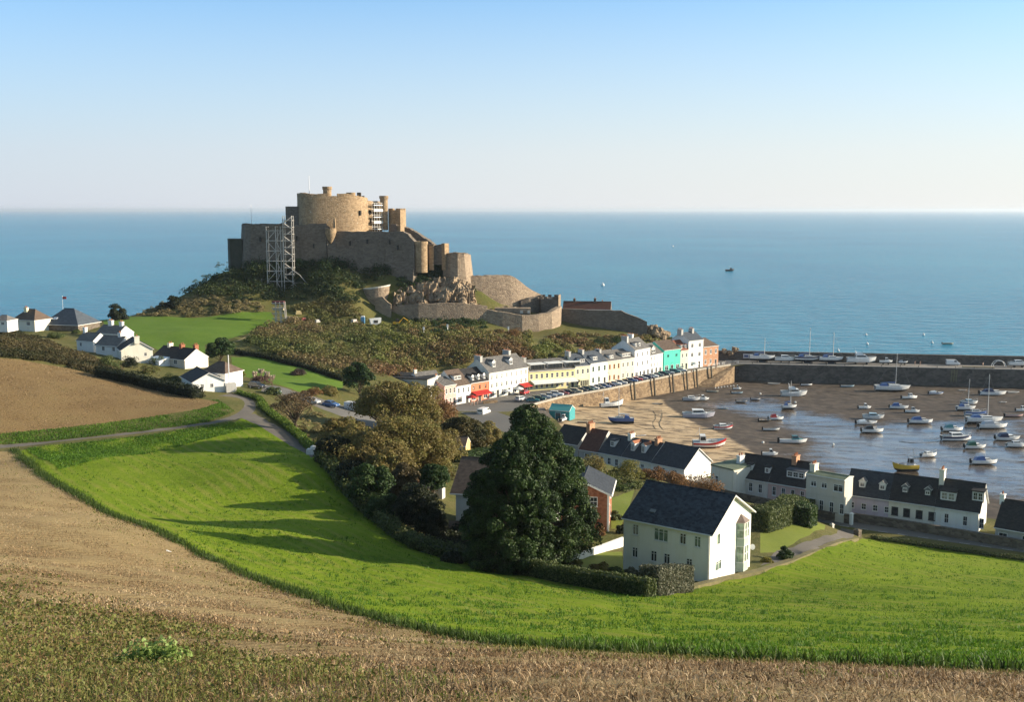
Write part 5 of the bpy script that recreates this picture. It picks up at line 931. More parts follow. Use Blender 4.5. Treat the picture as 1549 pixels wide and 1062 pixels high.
# crags
def crag(px, py, Y, w_, h_, seed, label, grp='crags under the castle'):
    rr = random.Random(seed); bm = bmesh.new(); bmesh.ops.create_icosphere(bm, subdivisions=3, radius=1)
    for v in bm.verts:
        c = v.co; s = 1 + .45 * mn.fractal(Vector((c.x * 1.6 + seed, c.y * 1.6, c.z * .8)), 1, 2, 4) + .12 * mn.cell(Vector((c.x * 2.3 + seed, c.y * 2.3, c.z * 1.1)))
        v.co = Vector((c.x * s * w_, c.y * s * w_ * .7, c.z * s * h_ * (.72 if c.z > 0 else 1.2)))
    me = bpy.data.meshes.new('crag'); bm.to_mesh(me); bm.free(); me.materials.append(ROCK); p = at(px, py, Y); o = link('crag', me, None, p, (rr.uniform(-.2, .2), rr.uniform(-.25, .25), rr.uniform(0, 3))); tag(o, label, 'rock', grp)
def rockface(name, label, base, top, nu, nv, seed, amp=2.6):
    """one rugged rock face between a foot line and a head line given as (px, py, Y)"""
    B_ = [Vector(at(*p)) for p in base]; T_ = [Vector(at(*p)) for p in top]; o = B_[0].copy(); mb = MB()
    def ev(L, t): k = min(int(t * (len(L) - 1)), len(L) - 2); f = t * (len(L) - 1) - k; return L[k].lerp(L[k + 1], f)
    for j in range(nv + 1):
        for i in range(nu + 1):
            u, v = i / nu, j / nv; p = ev(B_, u).lerp(ev(T_, u), v); p.y -= math.sin(math.pi * min(v * 1.1, 1)) * 1.5; q = Vector((p.x * .42 + seed, p.y * .3, p.z * .17)); r1 = 1 - abs(mn.noise(q)) * 2; r2 = 1 - abs(mn.noise(q * 2.3 + Vector((5, 1, 2)))) * 2; c = mn.cell(Vector((p.x * .5 + seed, 0, p.z * .33)))
            d = amp * (.55 * r1 + .3 * r2 + .5 * c - .5) * math.sin(math.pi * min(1, .12 + v * .88)) ** .5; p = p + Vector((.35 * d, -d, .35 * d + .5 * mn.noise(q * 4))); mb.v.append(tuple(p - o))
    for j in range(nv):
        for i in range(nu): a = j * (nu + 1) + i; mb.f.append((a, a + 1, a + nu + 2, a + nu + 1)); mb.m.append(0)
    return tag(mb.build(name, ROCK, None, o), label, 'rock')
rockface('crag', 'rugged tan and grey crag rising above the low castle wall', [(592, 466, 387), (620, 466, 386), (660, 467, 386), (700, 467, 387), (728, 470, 389)], [(598, 430, 394), (620, 424, 394), (655, 420, 395), (690, 418, 395), (716, 430, 397)], 110, 44, 3.0)
rockface('crag', 'craggy rock under the tall sunlit rampart behind the low wall', [(700, 470, 389), (740, 474, 391), (790, 475, 394)], [(708, 452, 396), (745, 462, 398), (795, 466, 402)], 60, 14, 9.0, 1.2)
for k, (px, py, Y, w_, h_) in enumerate([(604, 452, 387, 1.6, 2.2), (640, 458, 385, 1.8, 1.8), (672, 448, 387, 1.6, 3.2), (700, 458, 386, 2.0, 2.6), (716, 464, 388, 1.6, 2.0)]):
    crag(px, py, Y, w_, h_, k, 'weathered tan outcrop at the foot of the crag under the castle')
for k, (px, py, Y) in enumerate([(995, 500, 398), (1003, 505, 400), (986, 497, 399)]): crag(px, py, Y, 2.5, 2.0, 40 + k, 'low rock at the seaward tip of the headland', 'rocks at the headland tip')
for k, (px, py) in enumerate([(1096, 530), (1104, 533), (1112, 528)]): crag(px, py, 395, 1.2, 1.0, 60 + k, 'dark boulder on the pier parapet beside the brick building', 'boulders by the pier')
# scaffold tower
SY = 386; st = thing('scaffold_tower', 'tall pale scaffold tower rising in front of the castle rampart', 'scaffolding', (X_(425, SY), SY, Z_(462, SY))); so_ = Vector(st.location)
scm = M('galvanised', (.46,.43,.39), (.36,.34,.31), scale=2, rough=.6, metal=0)
def tower(pxs, pyt, pyb, name, step, diag, dep=3.2, r=.13):
    mb = MB(); xs = [X_(p, SY) - so_.x for p in pxs]; zt, zb = Z_(pyt, SY) - so_.z, Z_(pyb, SY) - so_.z
    for x in xs:
        for y in (0, dep): mb.tube([(x, y, zb - 1.5), (x, y, zt + .6)], r, 5)
    z = zb; k = 0
    while z < zt + .1:
        for y in (0, dep): mb.tube([(xs[0] - .3, y, z), (xs[-1] + .3, y, z)], r * .8, 5)
        for x in xs: mb.tube([(x, -.2, z), (x, dep + .2, z)], r * .8, 5)
        if z + step < zt + .2:
            for a, b in zip(xs[:-1], xs[1:]):
                if diag: mb.tube([(a, 0, z), (b, 0, z + step)] if (k + diag) % 2 else [(b, 0, z), (a, 0, z + step)], r * .75, 5)
            mb.box(xs[0], xs[-1], .4, dep - .4, z - .05, z + .05)
        z += step; k += 1
    return mb.build(name, scm, st)
tower([428.5, 441.5], 329, 456, 'stair_bay', 2.4, 0, r=.17); 
mb = MB(); xs = [X_(p, SY) - so_.x for p in (428.5, 441.5)]; z = Z_(450, SY) - so_.z; k = 0
while z < Z_(333, SY) - so_.z: mb.hexa([(xs[0], .6, z), (xs[1], .6, z + 2.3), (xs[1], 1.5, z + 2.3), (xs[0], 1.5, z), (xs[0], .6, z + .3), (xs[1], .6, z + 2.6), (xs[1], 1.5, z + 2.6), (xs[0], 1.5, z + .3)] if k % 2 else [(xs[0], .6, z + 2.3), (xs[1], .6, z), (xs[1], 1.5, z), (xs[0], 1.5, z + 2.3), (xs[0], .6, z + 2.6), (xs[1], .6, z + .3), (xs[1], 1.5, z + .3), (xs[0], 1.5, z + 2.6)]); z += 2.4; k += 1
mb.build('stair_flights', scm, st)
tower([403, 417, 424.5], 345, 456, 'side_bay', 3.6, 1, r=.15); tower([385, 394, 403], 424, 450, 'low_wing', 2.4, 1, 2, .1); tower([441.5, 452, 462], 428, 448, 'low_wing', 2.4, 1, 2, .1)
mb = MB(); mb.tube([(X_(441, SY) - so_.x, 0, Z_(408, SY) - so_.z), (X_(452, SY) - so_.x, 0, Z_(416, SY) - so_.z), (X_(462, SY) - so_.x, 0, Z_(428, SY) - so_.z)], .14, 5); mb.build('raking_pole', scm, st)
mb = MB(); mb.box(X_(402, SY) - so_.x, X_(428, SY) - so_.x, .3, 2.9, Z_(346, SY) - so_.z, Z_(344, SY) - so_.z)
mb.hexa([(X_(402, SY) - so_.x, .3, Z_(349, SY) - so_.z), (X_(428, SY) - so_.x, .3, Z_(337, SY) - so_.z), (X_(428, SY) - so_.x, 2.9, Z_(337, SY) - so_.z), (X_(402, SY) - so_.x, 2.9, Z_(349, SY) - so_.z), (X_(402, SY) - so_.x, .3, Z_(348.3, SY) - so_.z), (X_(428, SY) - so_.x, .3, Z_(336.3, SY) - so_.z), (X_(428, SY) - so_.x, 2.9, Z_(336.3, SY) - so_.z), (X_(402, SY) - so_.x, 2.9, Z_(348.3, SY) - so_.z)]); mb.build('sloping_deck', CST_SHADE, st)
# loading stair at the scaffold's foot
SY2 = 366; lt = thing('loading_tower', 'small scaffold loading tower with a dark red top at the foot of the path', 'scaffolding', (*hit(421, 489)[:2], hit(421, 489)[2])); lo_ = lt.location; YY = lo_.y
mb = MB(); 
for px in (413, 421, 429):
    x = X_(px, YY) - lo_.x
    for y in (0, 2): mb.tube([(x, y, -1), (x * .8, y, 7)], .15, 5)
for z in (1.5, 3.2, 5, 6.6): mb.tube([(-2.1, 0, z), (2.1, 0, z)], .12, 5); mb.tube([(-2.1, 0, z), (2.1, 0, z - 1.6)], .08, 5)
mb.build('scaffold_poles', scm, lt); mb = MB(); mb.box(-1.9, 1.9, .2, 2.4, 6.2, 7.2); mb.build('red_hopper', M('dull_red', (.13,.03,.035)), lt); mb = MB(); mb.box(-1.8, 1.8, .1, 2, 4.2, 5.1); mb.build('boards', M('board_tan', (.5,.4,.26)), lt)
# ================================================================== PLANTS
BARK = M('bark', (.06,.045,.03), (.11,.085,.06), scale=3, rough=.95, bump=.5)
L_EVER = leafmat('evergreen_leaf', [(.010,.022,.006), (.022,.046,.011), (.042,.078,.017), (.095,.14,.034)])
L_OAK = leafmat('autumn_leaf', [(.085,.07,.022), (.155,.122,.038), (.21,.16,.052), (.15,.155,.038), (.30,.225,.09)], .35)
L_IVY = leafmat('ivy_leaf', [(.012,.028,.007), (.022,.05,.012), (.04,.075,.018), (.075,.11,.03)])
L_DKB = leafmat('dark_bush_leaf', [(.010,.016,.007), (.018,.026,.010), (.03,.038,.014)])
L_HED = leafmat('hedge_leaf', [(.035,.055,.014), (.065,.09,.024), (.095,.12,.036), (.13,.14,.06)])
L_GREYH = leafmat('grey_hedge_leaf', [(.05,.06,.035), (.09,.10,.06), (.14,.14,.09), (.2,.19,.13)])
L_RUST = leafmat('rust_leaf', [(.10,.055,.022), (.17,.088,.034), (.22,.115,.045), (.16,.115,.045)], .35)
L_YEL = leafmat('yellow_green_leaf', [(.09,.10,.02), (.15,.15,.03), (.2,.17,.04), (.08,.10,.02)], .35)
L_TAN = leafmat('dry_grass_leaf', [(.13,.115,.045), (.22,.18,.08), (.28,.23,.11), (.16,.16,.055)])
L_PLUME = leafmat('pampas_plume', [(.45,.36,.26), (.58,.48,.36), (.5,.42,.33)])
L_SCRUB = leafmat('scrub_leaf', [(.02,.036,.010), (.045,.07,.016), (.085,.11,.026), (.13,.13,.038), (.15,.115,.048), (.16,.105,.052)])
L_SLOPE = leafmat('slope_leaf', [(.03,.05,.012), (.08,.105,.02), (.14,.165,.032), (.19,.18,.05), (.17,.12,.05), (.18,.10,.045)])
TWIG = M('bare_twig', (.13,.085,.055), (.19,.13,.085), scale=4, rough=.95)
def clumps(C, cr, per, leaf, mat, name='crown', outward=None, rng=RNG, low=-.35, dark=.6, squash=.8, off=0.0):
    """leaf clumps: C (n,3) clump centres, cr radii (n,)"""
    n = len(C); cr = np.asarray(cr) * np.ones(n); tot = n * per; d = unit(rng.normal(size=(tot, 3))); d[:, 2] = np.where(d[:, 2] < low, -d[:, 2], d[:, 2])
    rr = rng.uniform(.55, 1.0, (tot, 1)) ** .6; idx = np.repeat(np.arange(n), per); P = C[idx] + d * rr * cr[idx][:, None] * np.array([1, 1, squash])
    tone = rng.uniform(0, 1, n)[idx] * .55 + rng.uniform(0, 1, tot) * .45 + off
    return leaves(name, P, leaf, mat, d, .55, tone, 1.0, rng)
def ell(n, r, h, rng=RNG, shell=.55, low=-.5):
    d = unit(rng.normal(size=(n, 3))); d[:, 2] = np.where(d[:, 2] < low, -d[:, 2] * .8, d[:, 2]); return d * (rng.uniform(shell, 1, (n, 1))) * np.array([r, r, h])
def limbs(root, H, tr, C, nl, mat=BARK, thin=.35, fork=.35, wig=.25, name='trunk'):
    mb = MB(); top = Vector((0, 0, H)); mb.tube([(0, 0, -1.0), (tr * .3, 0, H * .3), (0, tr * .3, H * .65), (0, 0, H)], [tr * 1.25, tr, tr * .85, tr * .7], 8)
    for k in RNG.choice(len(C), min(nl, len(C)), replace=False):
        e = Vector(C[k]); s = Vector((0, 0, H * random.uniform(fork, 1.0))); m = s.lerp(e, .5) + Vector((random.uniform(-1, 1), random.uniform(-1, 1), random.uniform(-.2, .8))) * (e - s).length * wig * .4
        mb.tube([s, s.lerp(m, .5), m, e], [tr * .5, tr * thin, tr * thin * .7, tr * .12], 5)
        for _ in range(2):
            q = e + Vector((random.uniform(-1, 1), random.uniform(-1, 1), random.uniform(-.2, .8))) * (e - s).length * .3; mb.tube([m.lerp(e, .6), q], [tr * thin * .5, tr * .06], 4)
    return mb.build(name, mat, root)
def tree(pos, H, r, ch, mat, label, nc=70, per=240, leaf=.35, cr=.28, tr=.3, cat='tree', name='tree', nl=10, shell=.5, squash=.8, low=-.45, C=None, group=None, trunk=True):
    root = thing(name, label, cat, pos, group=group)
    if C is None: C = ell(nc, r * (1 - cr * .6), ch / 2 * .85, shell=shell, low=low) + np.array([0, 0, H - ch / 2])
    if trunk: limbs(root, H - ch * .75, tr, C, nl)
    me = clumps(C, r * cr * RNG.uniform(.75, 1.3, len(C)), per, leaf, mat, squash=squash); link('crown', me, root); return root
def profile_C(n, prof, H, rng=RNG, jit=.12):
    """clump centres close to the surface of a body of revolution: prof [(z/H, r)]"""
    z = rng.uniform(0, 1, n * 3); zz = np.array([p[0] for p in prof]); rr = np.array([p[1] for p in prof]); r = np.interp(z, zz, rr); keep = rng.uniform(0, rr.max(), n * 3) < r + .15 * rr.max(); z, r = z[keep][:n], r[keep][:n]
    a = rng.uniform(0, 2 * math.pi, len(z)); q = r * rng.uniform(.62, 1.0, len(z)); return np.c_[q * np.cos(a), q * np.sin(a), z * H]
def ragged(C, seed, amp=.30):
    """uneven boughs: push groups of clumps out and in"""
    k = np.array([mn.fractal(Vector((math.cos(a) * 1.4 + seed, math.sin(a) * 1.4, z * .33)), 1, 2, 3) for a, z in zip(np.arctan2(C[:, 1], C[:, 0]), C[:, 2])]); C = C.copy(); C[:, :2] *= (1 + amp * k)[:, None]; C[:, :2] += RNG.normal(0, .3, (len(C), 2)); C[:, 2] += RNG.normal(0, .25, len(C)); return C
# the big evergreens beside the white house
pe = hit(824, 853); hE = hy(pe, 612, pe[2])
C = profile_C(900, [(.06, 2.5), (.13, 5.2), (.24, 6.4), (.36, 6.7), (.5, 6.3), (.65, 5.0), (.8, 3.3), (.92, 1.7), (1, .4)], hE * .965)
C = ragged(C, 3.0, .22); C[:, 0] -= C[:, 2] * .115
t = thing('evergreen_tree', 'very large dark evergreen tree with a pointed top beside the white house', 'tree', pe); limbs(t, hE * .4, .55, C[C[:, 2] < hE * .6], 22, name='trunk'); link('crown', clumps(C, RNG.uniform(.5, 1.05, len(C)), 230, .22, L_EVER, low=-.6), t)
pf = hit(764, 864); hF = hy(pf, 655, pf[2])
C = profile_C(560, [(0, 3.4), (.1, 4.2), (.3, 4.7), (.55, 4.4), (.75, 3.4), (.9, 2.0), (1, .5)], hF * .96)
C = ragged(C, 8.0, .2); C[:, 0] += C[:, 2] * .06; t = thing('evergreen_tree', 'second dark evergreen, left of the largest one, its foliage reaching the ground', 'tree', pf); limbs(t, hF * .4, .45, C[C[:, 2] < hF * .6], 14); link('crown', clumps(C, RNG.uniform(.5, 1.0, len(C)), 230, .22, L_EVER, low=-.6, off=-.12), t)
def treeat(px, py_c, Y, **k):
    x = at(px, py_c, Y)[0]; z = gz(x, Y); top = at(px, k.pop('py_top'), Y)[2]; return (x, Y, z), top - z
def autumn(px, Y, py_top, r, ch, label, mat=None, **k):
    pos, H = treeat(px, 650, Y, py_top=py_top); return tree(pos, H, r, ch, mat or L_OAK, label, **k)
autumn(565, 160, 645, 8.0, 9.5, 'broad olive brown autumn tree above the shady end of the green field', nc=95, per=190, leaf=.28, cr=.19, tr=.4, nl=34, shell=.35)
autumn(640, 168, 655, 7.0, 9, 'olive brown autumn tree with visible limbs left of the small yellow building', nc=75, per=170, leaf=.28, cr=.2, tr=.35, nl=34, shell=.4)
autumn(600, 180, 572, 8.6, 9.5, 'tallest brown green tree, rising in front of the flat roofed building', nc=105, per=190, leaf=.3, cr=.19, tr=.4, nl=34)
autumn(572, 216, 588, 5.5, 8.0, 'brownish autumn tree beside the parked white van', nc=60, per=200, leaf=.36, cr=.23, tr=.3)
autumn(655, 228, 600, 6.5, 8, 'thin reddish brown tree in front of the pale pink corner house', L_RUST, nc=60, per=110, leaf=.3, cr=.24, tr=.3, nl=26)
autumn(700, 212, 632, 5.5, 8.5, 'dark green brown tree between autumn trees and the evergreen', nc=70, per=220, leaf=.36, cr=.24, tr=.3, mat=leafmat('darkolive_leaf', [(.02,.024,.008), (.04,.042,.012), (.075,.06,.018), (.11,.08,.025)]))
autumn(735, 218, 640, 4.0, 6.5, 'yellowing tree touching the left side of the evergreen', L_OAK, nc=40, per=200, leaf=.34, cr=.28, tr=.2)
tb = autumn(447, 196, 588, 4.6, 6.5, 'nearly bare brown tree standing alone above the lane', leafmat('sparse_brown', [(.12,.08,.04), (.17,.115,.06), (.1,.085,.035)]), nc=60, per=60, leaf=.22, cr=.22, tr=.22, nl=40)
autumn(545, 262, 540, 4.2, 12, 'dark pine like tree at the edge of the scrub above the road', L_IVY, nc=50, per=220, leaf=.4, cr=.28, tr=.25)
autumn(337, 285, 512, 4.4, 7.5, 'dark green round tree beside the footpath above the bungalows', L_IVY, nc=45, per=220, leaf=.4, cr=.28, tr=.2)
SKY_ = [(at(177, 470, 355), 3.6, 8.0, 'dark windswept bush on the cliff edge beyond the lawn'), (at(262, 450, 372), 3.0, 8.0, 'small dark windswept bush against the sea left of the castle'), (at(246, 458, 370), 2.6, 5.0, 'low dark bush on the skyline left of the castle rock')]
for px, Y, pt, r, ch, lab in [(522, 172, 640, 5.4, 8.0, 'olive brown autumn tree at the left end of the tree belt'), (605, 164, 622, 6.8, 10, 'autumn tree with a ragged olive crown in the middle of the belt'), (660, 172, 640, 5.5, 9, 'autumn tree at the right end of the belt beside the yellow building'), (632, 224, 604, 6.0, 9, 'olive brown autumn tree behind the belt near the coral house'), (520, 196, 628, 4.6, 7.5, 'small olive autumn tree at the roadside left of the belt'), (590, 150, 680, 4.6, 7, 'lower autumn tree between ivy covered tree and garden shed')]:
    autumn(px, Y, pt, r, ch, lab, nc=75, per=180, leaf=.28, cr=.21, tr=.3, nl=28, shell=.3)
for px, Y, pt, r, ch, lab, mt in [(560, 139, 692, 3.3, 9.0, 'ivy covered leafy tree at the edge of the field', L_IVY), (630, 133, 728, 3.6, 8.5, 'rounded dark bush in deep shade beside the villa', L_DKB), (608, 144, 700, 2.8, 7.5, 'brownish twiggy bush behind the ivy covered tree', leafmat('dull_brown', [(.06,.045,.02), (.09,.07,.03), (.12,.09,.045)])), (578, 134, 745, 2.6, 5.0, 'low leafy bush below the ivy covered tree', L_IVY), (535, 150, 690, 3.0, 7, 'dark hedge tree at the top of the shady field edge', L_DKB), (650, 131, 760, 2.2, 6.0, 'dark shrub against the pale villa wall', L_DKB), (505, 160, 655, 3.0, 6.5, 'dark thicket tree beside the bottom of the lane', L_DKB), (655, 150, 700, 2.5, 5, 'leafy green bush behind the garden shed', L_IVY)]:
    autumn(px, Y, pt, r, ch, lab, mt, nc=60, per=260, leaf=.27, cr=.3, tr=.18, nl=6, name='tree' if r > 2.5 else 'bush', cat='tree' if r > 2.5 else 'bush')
# shrubs and garden bushes, one object each
def shrub(px, py, r, h, mat, label, n=26, leaf=.22, per=120, cat='shrub', name='shrub', group=None, pos=None, stalk=True):
    p = pos or hit(px, py); C = ell(n, r * .75, h * .75, shell=.3, low=0.0); C[:, 2] = np.abs(C[:, 2]); o = link(name, clumps(C, r * .34 * RNG.uniform(.8, 1.25, n), per, leaf, mat, name=name, low=-.2), None, p); return tag(o, label, cat, group)
for a in [(900, 716, 3.8, 4.4, L_OAK, 'brown green rounded bush behind the brick house'), (953, 722, 3.6, 4.0, L_YEL, 'yellow green bush behind the white house roof'), (986, 727, 3.2, 3.2, L_RUST, 'reddish shrub right of the yellow green bush'), (1024, 738, 3.2, 3.6, L_RUST, 'rust brown bush above the ridge of the white house'), (1066, 750, 4.2, 4.4, L_RUST, 'large rust coloured bush below the white gabled house'), (1142, 779, 2.4, 2.4, L_TAN, 'straw coloured ornamental grass clump beside the clipped hedge'),
  (906, 868, 1.5, 2.0, L_OAK, 'brownish garden bush by the low white garden wall'), (929, 870, 1.3, 1.5, L_HED, 'straggly green shrub at the foot of the white house wall'), (955, 872, 1.0, 1.0, L_GREYH, 'grey green shrub under the left windows of the white house'), (978, 876, 1.0, 1.0, L_HED, 'rosebush under the white house front'), (1188, 848, 1.3, 2.3, L_IVY, 'dark green conical shrub beside the drive'), (1160, 851, .9, .8, L_YEL, 'low yellow shrub at the corner of the white house'), (880, 812, 1.4, 2.4, L_RUST, 'rusty climber against the brick house'), (908, 812, 1.0, 1.6, L_RUST, 'orange leaved bush at the right corner of the brick house'), (932, 787, 1.1, 2.2, L_HED, 'rounded clipped bush on the small lawn between the houses'), (940, 808, 1.0, 1.8, L_DKB, 'dark bush tight against the left wall of the white house'), (872, 862, 1.2, 1.5, L_YEL, 'small green bush at the evergreen foot'),
  (395, 580, 2.4, 3.0, leafmat('mauve_twig', [(.10,.06,.045), (.15,.09,.07), (.18,.12,.09)]), 'mauve brown shrub under the pale pampas plumes'), (362, 570, 1.6, 2.6, L_YEL, 'olive shrub on the small lawn'), (452, 568, 2.6, 2.0, leafmat('purple_twig', [(.05,.035,.03), (.085,.06,.05), (.11,.08,.06)]), 'rounded purple brown bush on the small lawn'), (470, 600, 3.0, 2.6, L_RUST, 'wide brown bush beside the parked cars'), (415, 598, 2.5, 2.2, L_HED, 'green bush left of the parked dark cars'), (500, 598, 3.0, 3.2, leafmat('dull_brown'  , []) if False else L_OAK, 'olive bush between the small lawn and the parked cars'), (585, 530, 2.5, 2.4, L_YEL, 'yellowish bush on the scrub slope'),
  (775, 510, 4.5, 5.0, L_RUST, 'rust orange tree like bush below the curved bastion'), (932, 520, 4.0, 3.6, L_IVY, 'dark green bush at the foot of the long dark wall'), (905, 522, 4.0, 3.2, L_IVY, 'rounded green bush left of the one by the dark wall'), (955, 524, 3.5, 3.0, L_DKB, 'darker bush right of the green ones by the long wall'), (860, 512, 3.5, 3.0, L_YEL, 'bright green bush beside the curved bastion'), (830, 552, 3.5, 3.5, L_DKB, 'dark bush behind the yellow hotel roof'), (850, 552, 3.0, 3.0, L_DKB, 'dark tree like bush above the hotel chimneys'), (1015, 520, 3.0, 2.4, L_HED, 'green bush on the slope behind the turquoise house'), (1035, 526, 2.6, 2.2, L_DKB, 'dark bush behind the tall white houses'),
  (22, 520, 2.0, 2.0, L_HED, 'olive bush below the hipped roof house'), (120, 480, 2.0, 2.0, L_YEL, 'yellow brown bush beside the grey slate roofs'), (85, 512, 3, 2.6, L_HED, 'green bush below the large grey slate roofs'), (140, 528, 2.6, 2.4, L_YEL, 'yellowish bush before the cottage chimneys'), (238, 552, 2.8, 2.4, L_HED, 'green bush between cream gabled house and long low house'), (196, 556, 3.2, 2.6, L_DKB, 'dark bush below the cream gable wall'), (262, 580, 3, 2.4, L_HED, 'green bush left of the lane bend bungalow'), (225, 566, 3.2, 2.4, L_SCRUB, 'brownish bush in front of the long low house'), (165, 558, 3.4, 3, L_HED, 'large green bush under the cream gabled house'), (30, 500, 2.0, 2.6, L_DKB, 'dark bush in front of the hipped roof house'), (115, 505, 1.6, 1.8, L_HED, 'green bush behind the white chimneys')]:
    shrub(*a)
for k, (px, py) in enumerate([(385, 566), (395, 562), (404, 566), (412, 572)]):
    q = hit(px, py + 14); mb = MB(); P = []
    for s in range(16):
        a, b = random.uniform(-.5, .5), random.uniform(-.5, .5); mb.tube([(0, 0, 0), (a * .6, b * .6, 1.4), (a * 1.4, b * 1.4, 2.2)], [.02, .015, .01], 3); P += [(a * (1.0 + .4 * t_), b * (1.0 + .4 * t_), 1.8 + .9 * t_) for t_ in np.linspace(0, 1, 12)]
    r_ = thing('pampas_grass', 'clump of pampas grass with pale pink plumes on the small lawn', 'pampas grass', q, group='pampas grass on the small lawn'); mb.build('stems', TWIG, r_); link('plumes', leaves('plumes', np.array(P), .35, L_PLUME), r_)
for p_, r_, h_, lab in SKY_: shrub(0, 0, r_, h_, L_DKB, lab, n=40, leaf=.4, pos=(p_[0], p_[1], gz(p_[0], p_[1]) - .5))
# hedges
def hedge(pts, h, th, mat, label, leaf=.2, dn=60, zs=None, name='hedge', rough_=.15):
    P = [Vector(p[:2]) for p in pts]; o = Vector((*P[0], 0)); mb = MB(); V = []; N = []
    for k in range(len(P) - 1):
        a, b = P[k], P[k + 1]; Ls = (b - a).length; d = (b - a) / Ls; n = Vector((-d.y, d.x)); za, zb_ = gz(*a), gz(*b); m_ = max(1, int(Ls / 4)); 
        for i in range(m_):
            p, q = a.lerp(b, i / m_), a.lerp(b, (i + 1) / m_); zp, zq = gz(*p), gz(*q); t2 = n * max(.1, th / 2 - .3); p, q = (p + d * .35 if (k == 0 and i == 0) else p), (q - d * .35 if (k == len(P) - 2 and i == m_ - 1) else q); c = [p - t2 - o.xy, q - t2 - o.xy, q + t2 - o.xy, p + t2 - o.xy]; mb.hexa([(*c[0], zp - .8), (*c[1], zq - .8), (*c[2], zq - .8), (*c[3], zp - .8), (*c[0], zp + h - .3), (*c[1], zq + h - .3), (*c[2], zq + h - .3), (*c[3], zp + h - .3)])
        N_ = int(Ls * (2 * h + th) * dn); u = RNG.uniform(0, Ls, N_); w_ = RNG.uniform(0, 2 * h + th, N_); w_j = RNG.normal(0, rough_, N_)
        side = np.where(w_ < h, -1, np.where(w_ > h + th, 1, 0)); vv = np.where(side == -1, -th / 2 - w_j * .4, np.where(side == 1, th / 2 + w_j * .4, w_ - h - th / 2)); zz = np.where(side == -1, w_, np.where(side == 1, 2 * h + th - w_, h + w_j * .5 + .06 * np.sin(u * 1.3)))
        base = np.array(a)[None] + u[:, None] * np.array(d)[None] + vv[:, None] * np.array(n)[None]; gzv = T(base[:, 0], base[:, 1]); V.append(np.c_[base - np.array(o.xy), gzv + zz]); nn = np.zeros((N_, 3)); nn[:, :2] = side[:, None] * np.array(n)[None]; nn[:, 2] = (side == 0); N.append(nn)
    for e, sg in ((P[0], -1), (P[-1], 1)):
        d = (P[1] - P[0]).normalized() if sg < 0 else (P[-1] - P[-2]).normalized(); n = Vector((-d.y, d.x)); N_ = int(h * th * dn * 1.3); vv = RNG.uniform(-th / 2, th / 2, N_); zz = RNG.uniform(0, h, N_); jj = RNG.normal(0, rough_ * .6, N_)
        base = np.array(e)[None] + vv[:, None] * np.array(n)[None] + (sg * jj)[:, None] * np.array(d)[None]; V.append(np.c_[base - np.array(o.xy), T(base[:, 0], base[:, 1]) + zz]); N.append(np.tile([d.x * sg, d.y * sg, .2], (N_, 1)))
    V = np.concatenate(V); N = np.concatenate(N); nl = len(V); me = leaves('hedge', V, leaf, mat, N, .5)
    me2 = mb.mesh('hedge_core', mat); bm = bmesh.new(); bm.from_mesh(me); bm.from_mesh(me2); bm.to_mesh(me); bm.free()
    return tag(link(name, me, None, o), label, 'hedge')
hedge(hits([(772, 866), (850, 884), (930, 897), (985, 905)]), 1.9, 1.3, L_HED, 'long clipped hedge with a dark shaded face above the green field', .2, 70)
hedge(hits([(982, 901), (1034, 895)]), 2.9, 2.2, L_GREYH, 'grey green hedge block at the corner of the white house garden', .2, 90)
hedge(hits([(1150, 805), (1185, 792), (1222, 780)]), 3.2, 2.6, L_HED, 'tall clipped green hedge between garden lawn and road', .25, 45)
hedge(hits([(1210, 797), (1221, 789)]), 3.0, 3.0, L_IVY, 'leafy end of the garden hedge beside the white gate pillar', .3, 40)
hedge([tuple(p) for p in HEDGE_E[2:30:3]], 1.6, 2.0, L_HED, 'dark overgrown hedge along the shady edge of the green field', .3, 30, rough_=.4)
hedge(hits([(150, 570), (200, 580), (260, 594), (300, 603)]), 2.0, 3.0, L_DKB, 'dark hedge along the upper edge of the ploughed field below the houses', .3, 26, rough_=.5)
hedge(hits([(395, 617), (425, 640), (455, 665), (476, 684)]), 1.0, 1.4, leafmat('verge_leaf', [(.06,.10,.012), (.10,.16,.018), (.15,.22,.03)]), 'low green hedge beside the lane below the bare tree', .25, 40, rough_=.3)
hedge(hits([(355, 598), (385, 600), (400, 620), (380, 640)]) and hits([(358, 596), (392, 606), (402, 618)]), .8, 1.2, MATS['verge_leaf'], 'low hedge around the bend of the lane', .25, 40, rough_=.3)
hedge(hits([(352, 535), (400, 543), (455, 556), (520, 578)]), 1.2, 1.4, L_DKB, 'dark hedge along the upper edge of the small lawn', .3, 26, rough_=.3)
hedge(hits([(1318, 816), (1400, 829), (1470, 838), (1549, 850), (1600, 857)]), .5, .8, L_HED, 'low rough grass hedge between the green field and the road', .2, 60, rough_=.3)
hedge(hits([(690, 700), (740, 690)]), 1.5, 2, L_IVY, 'green hedge behind the small yellow building', .3, 30)
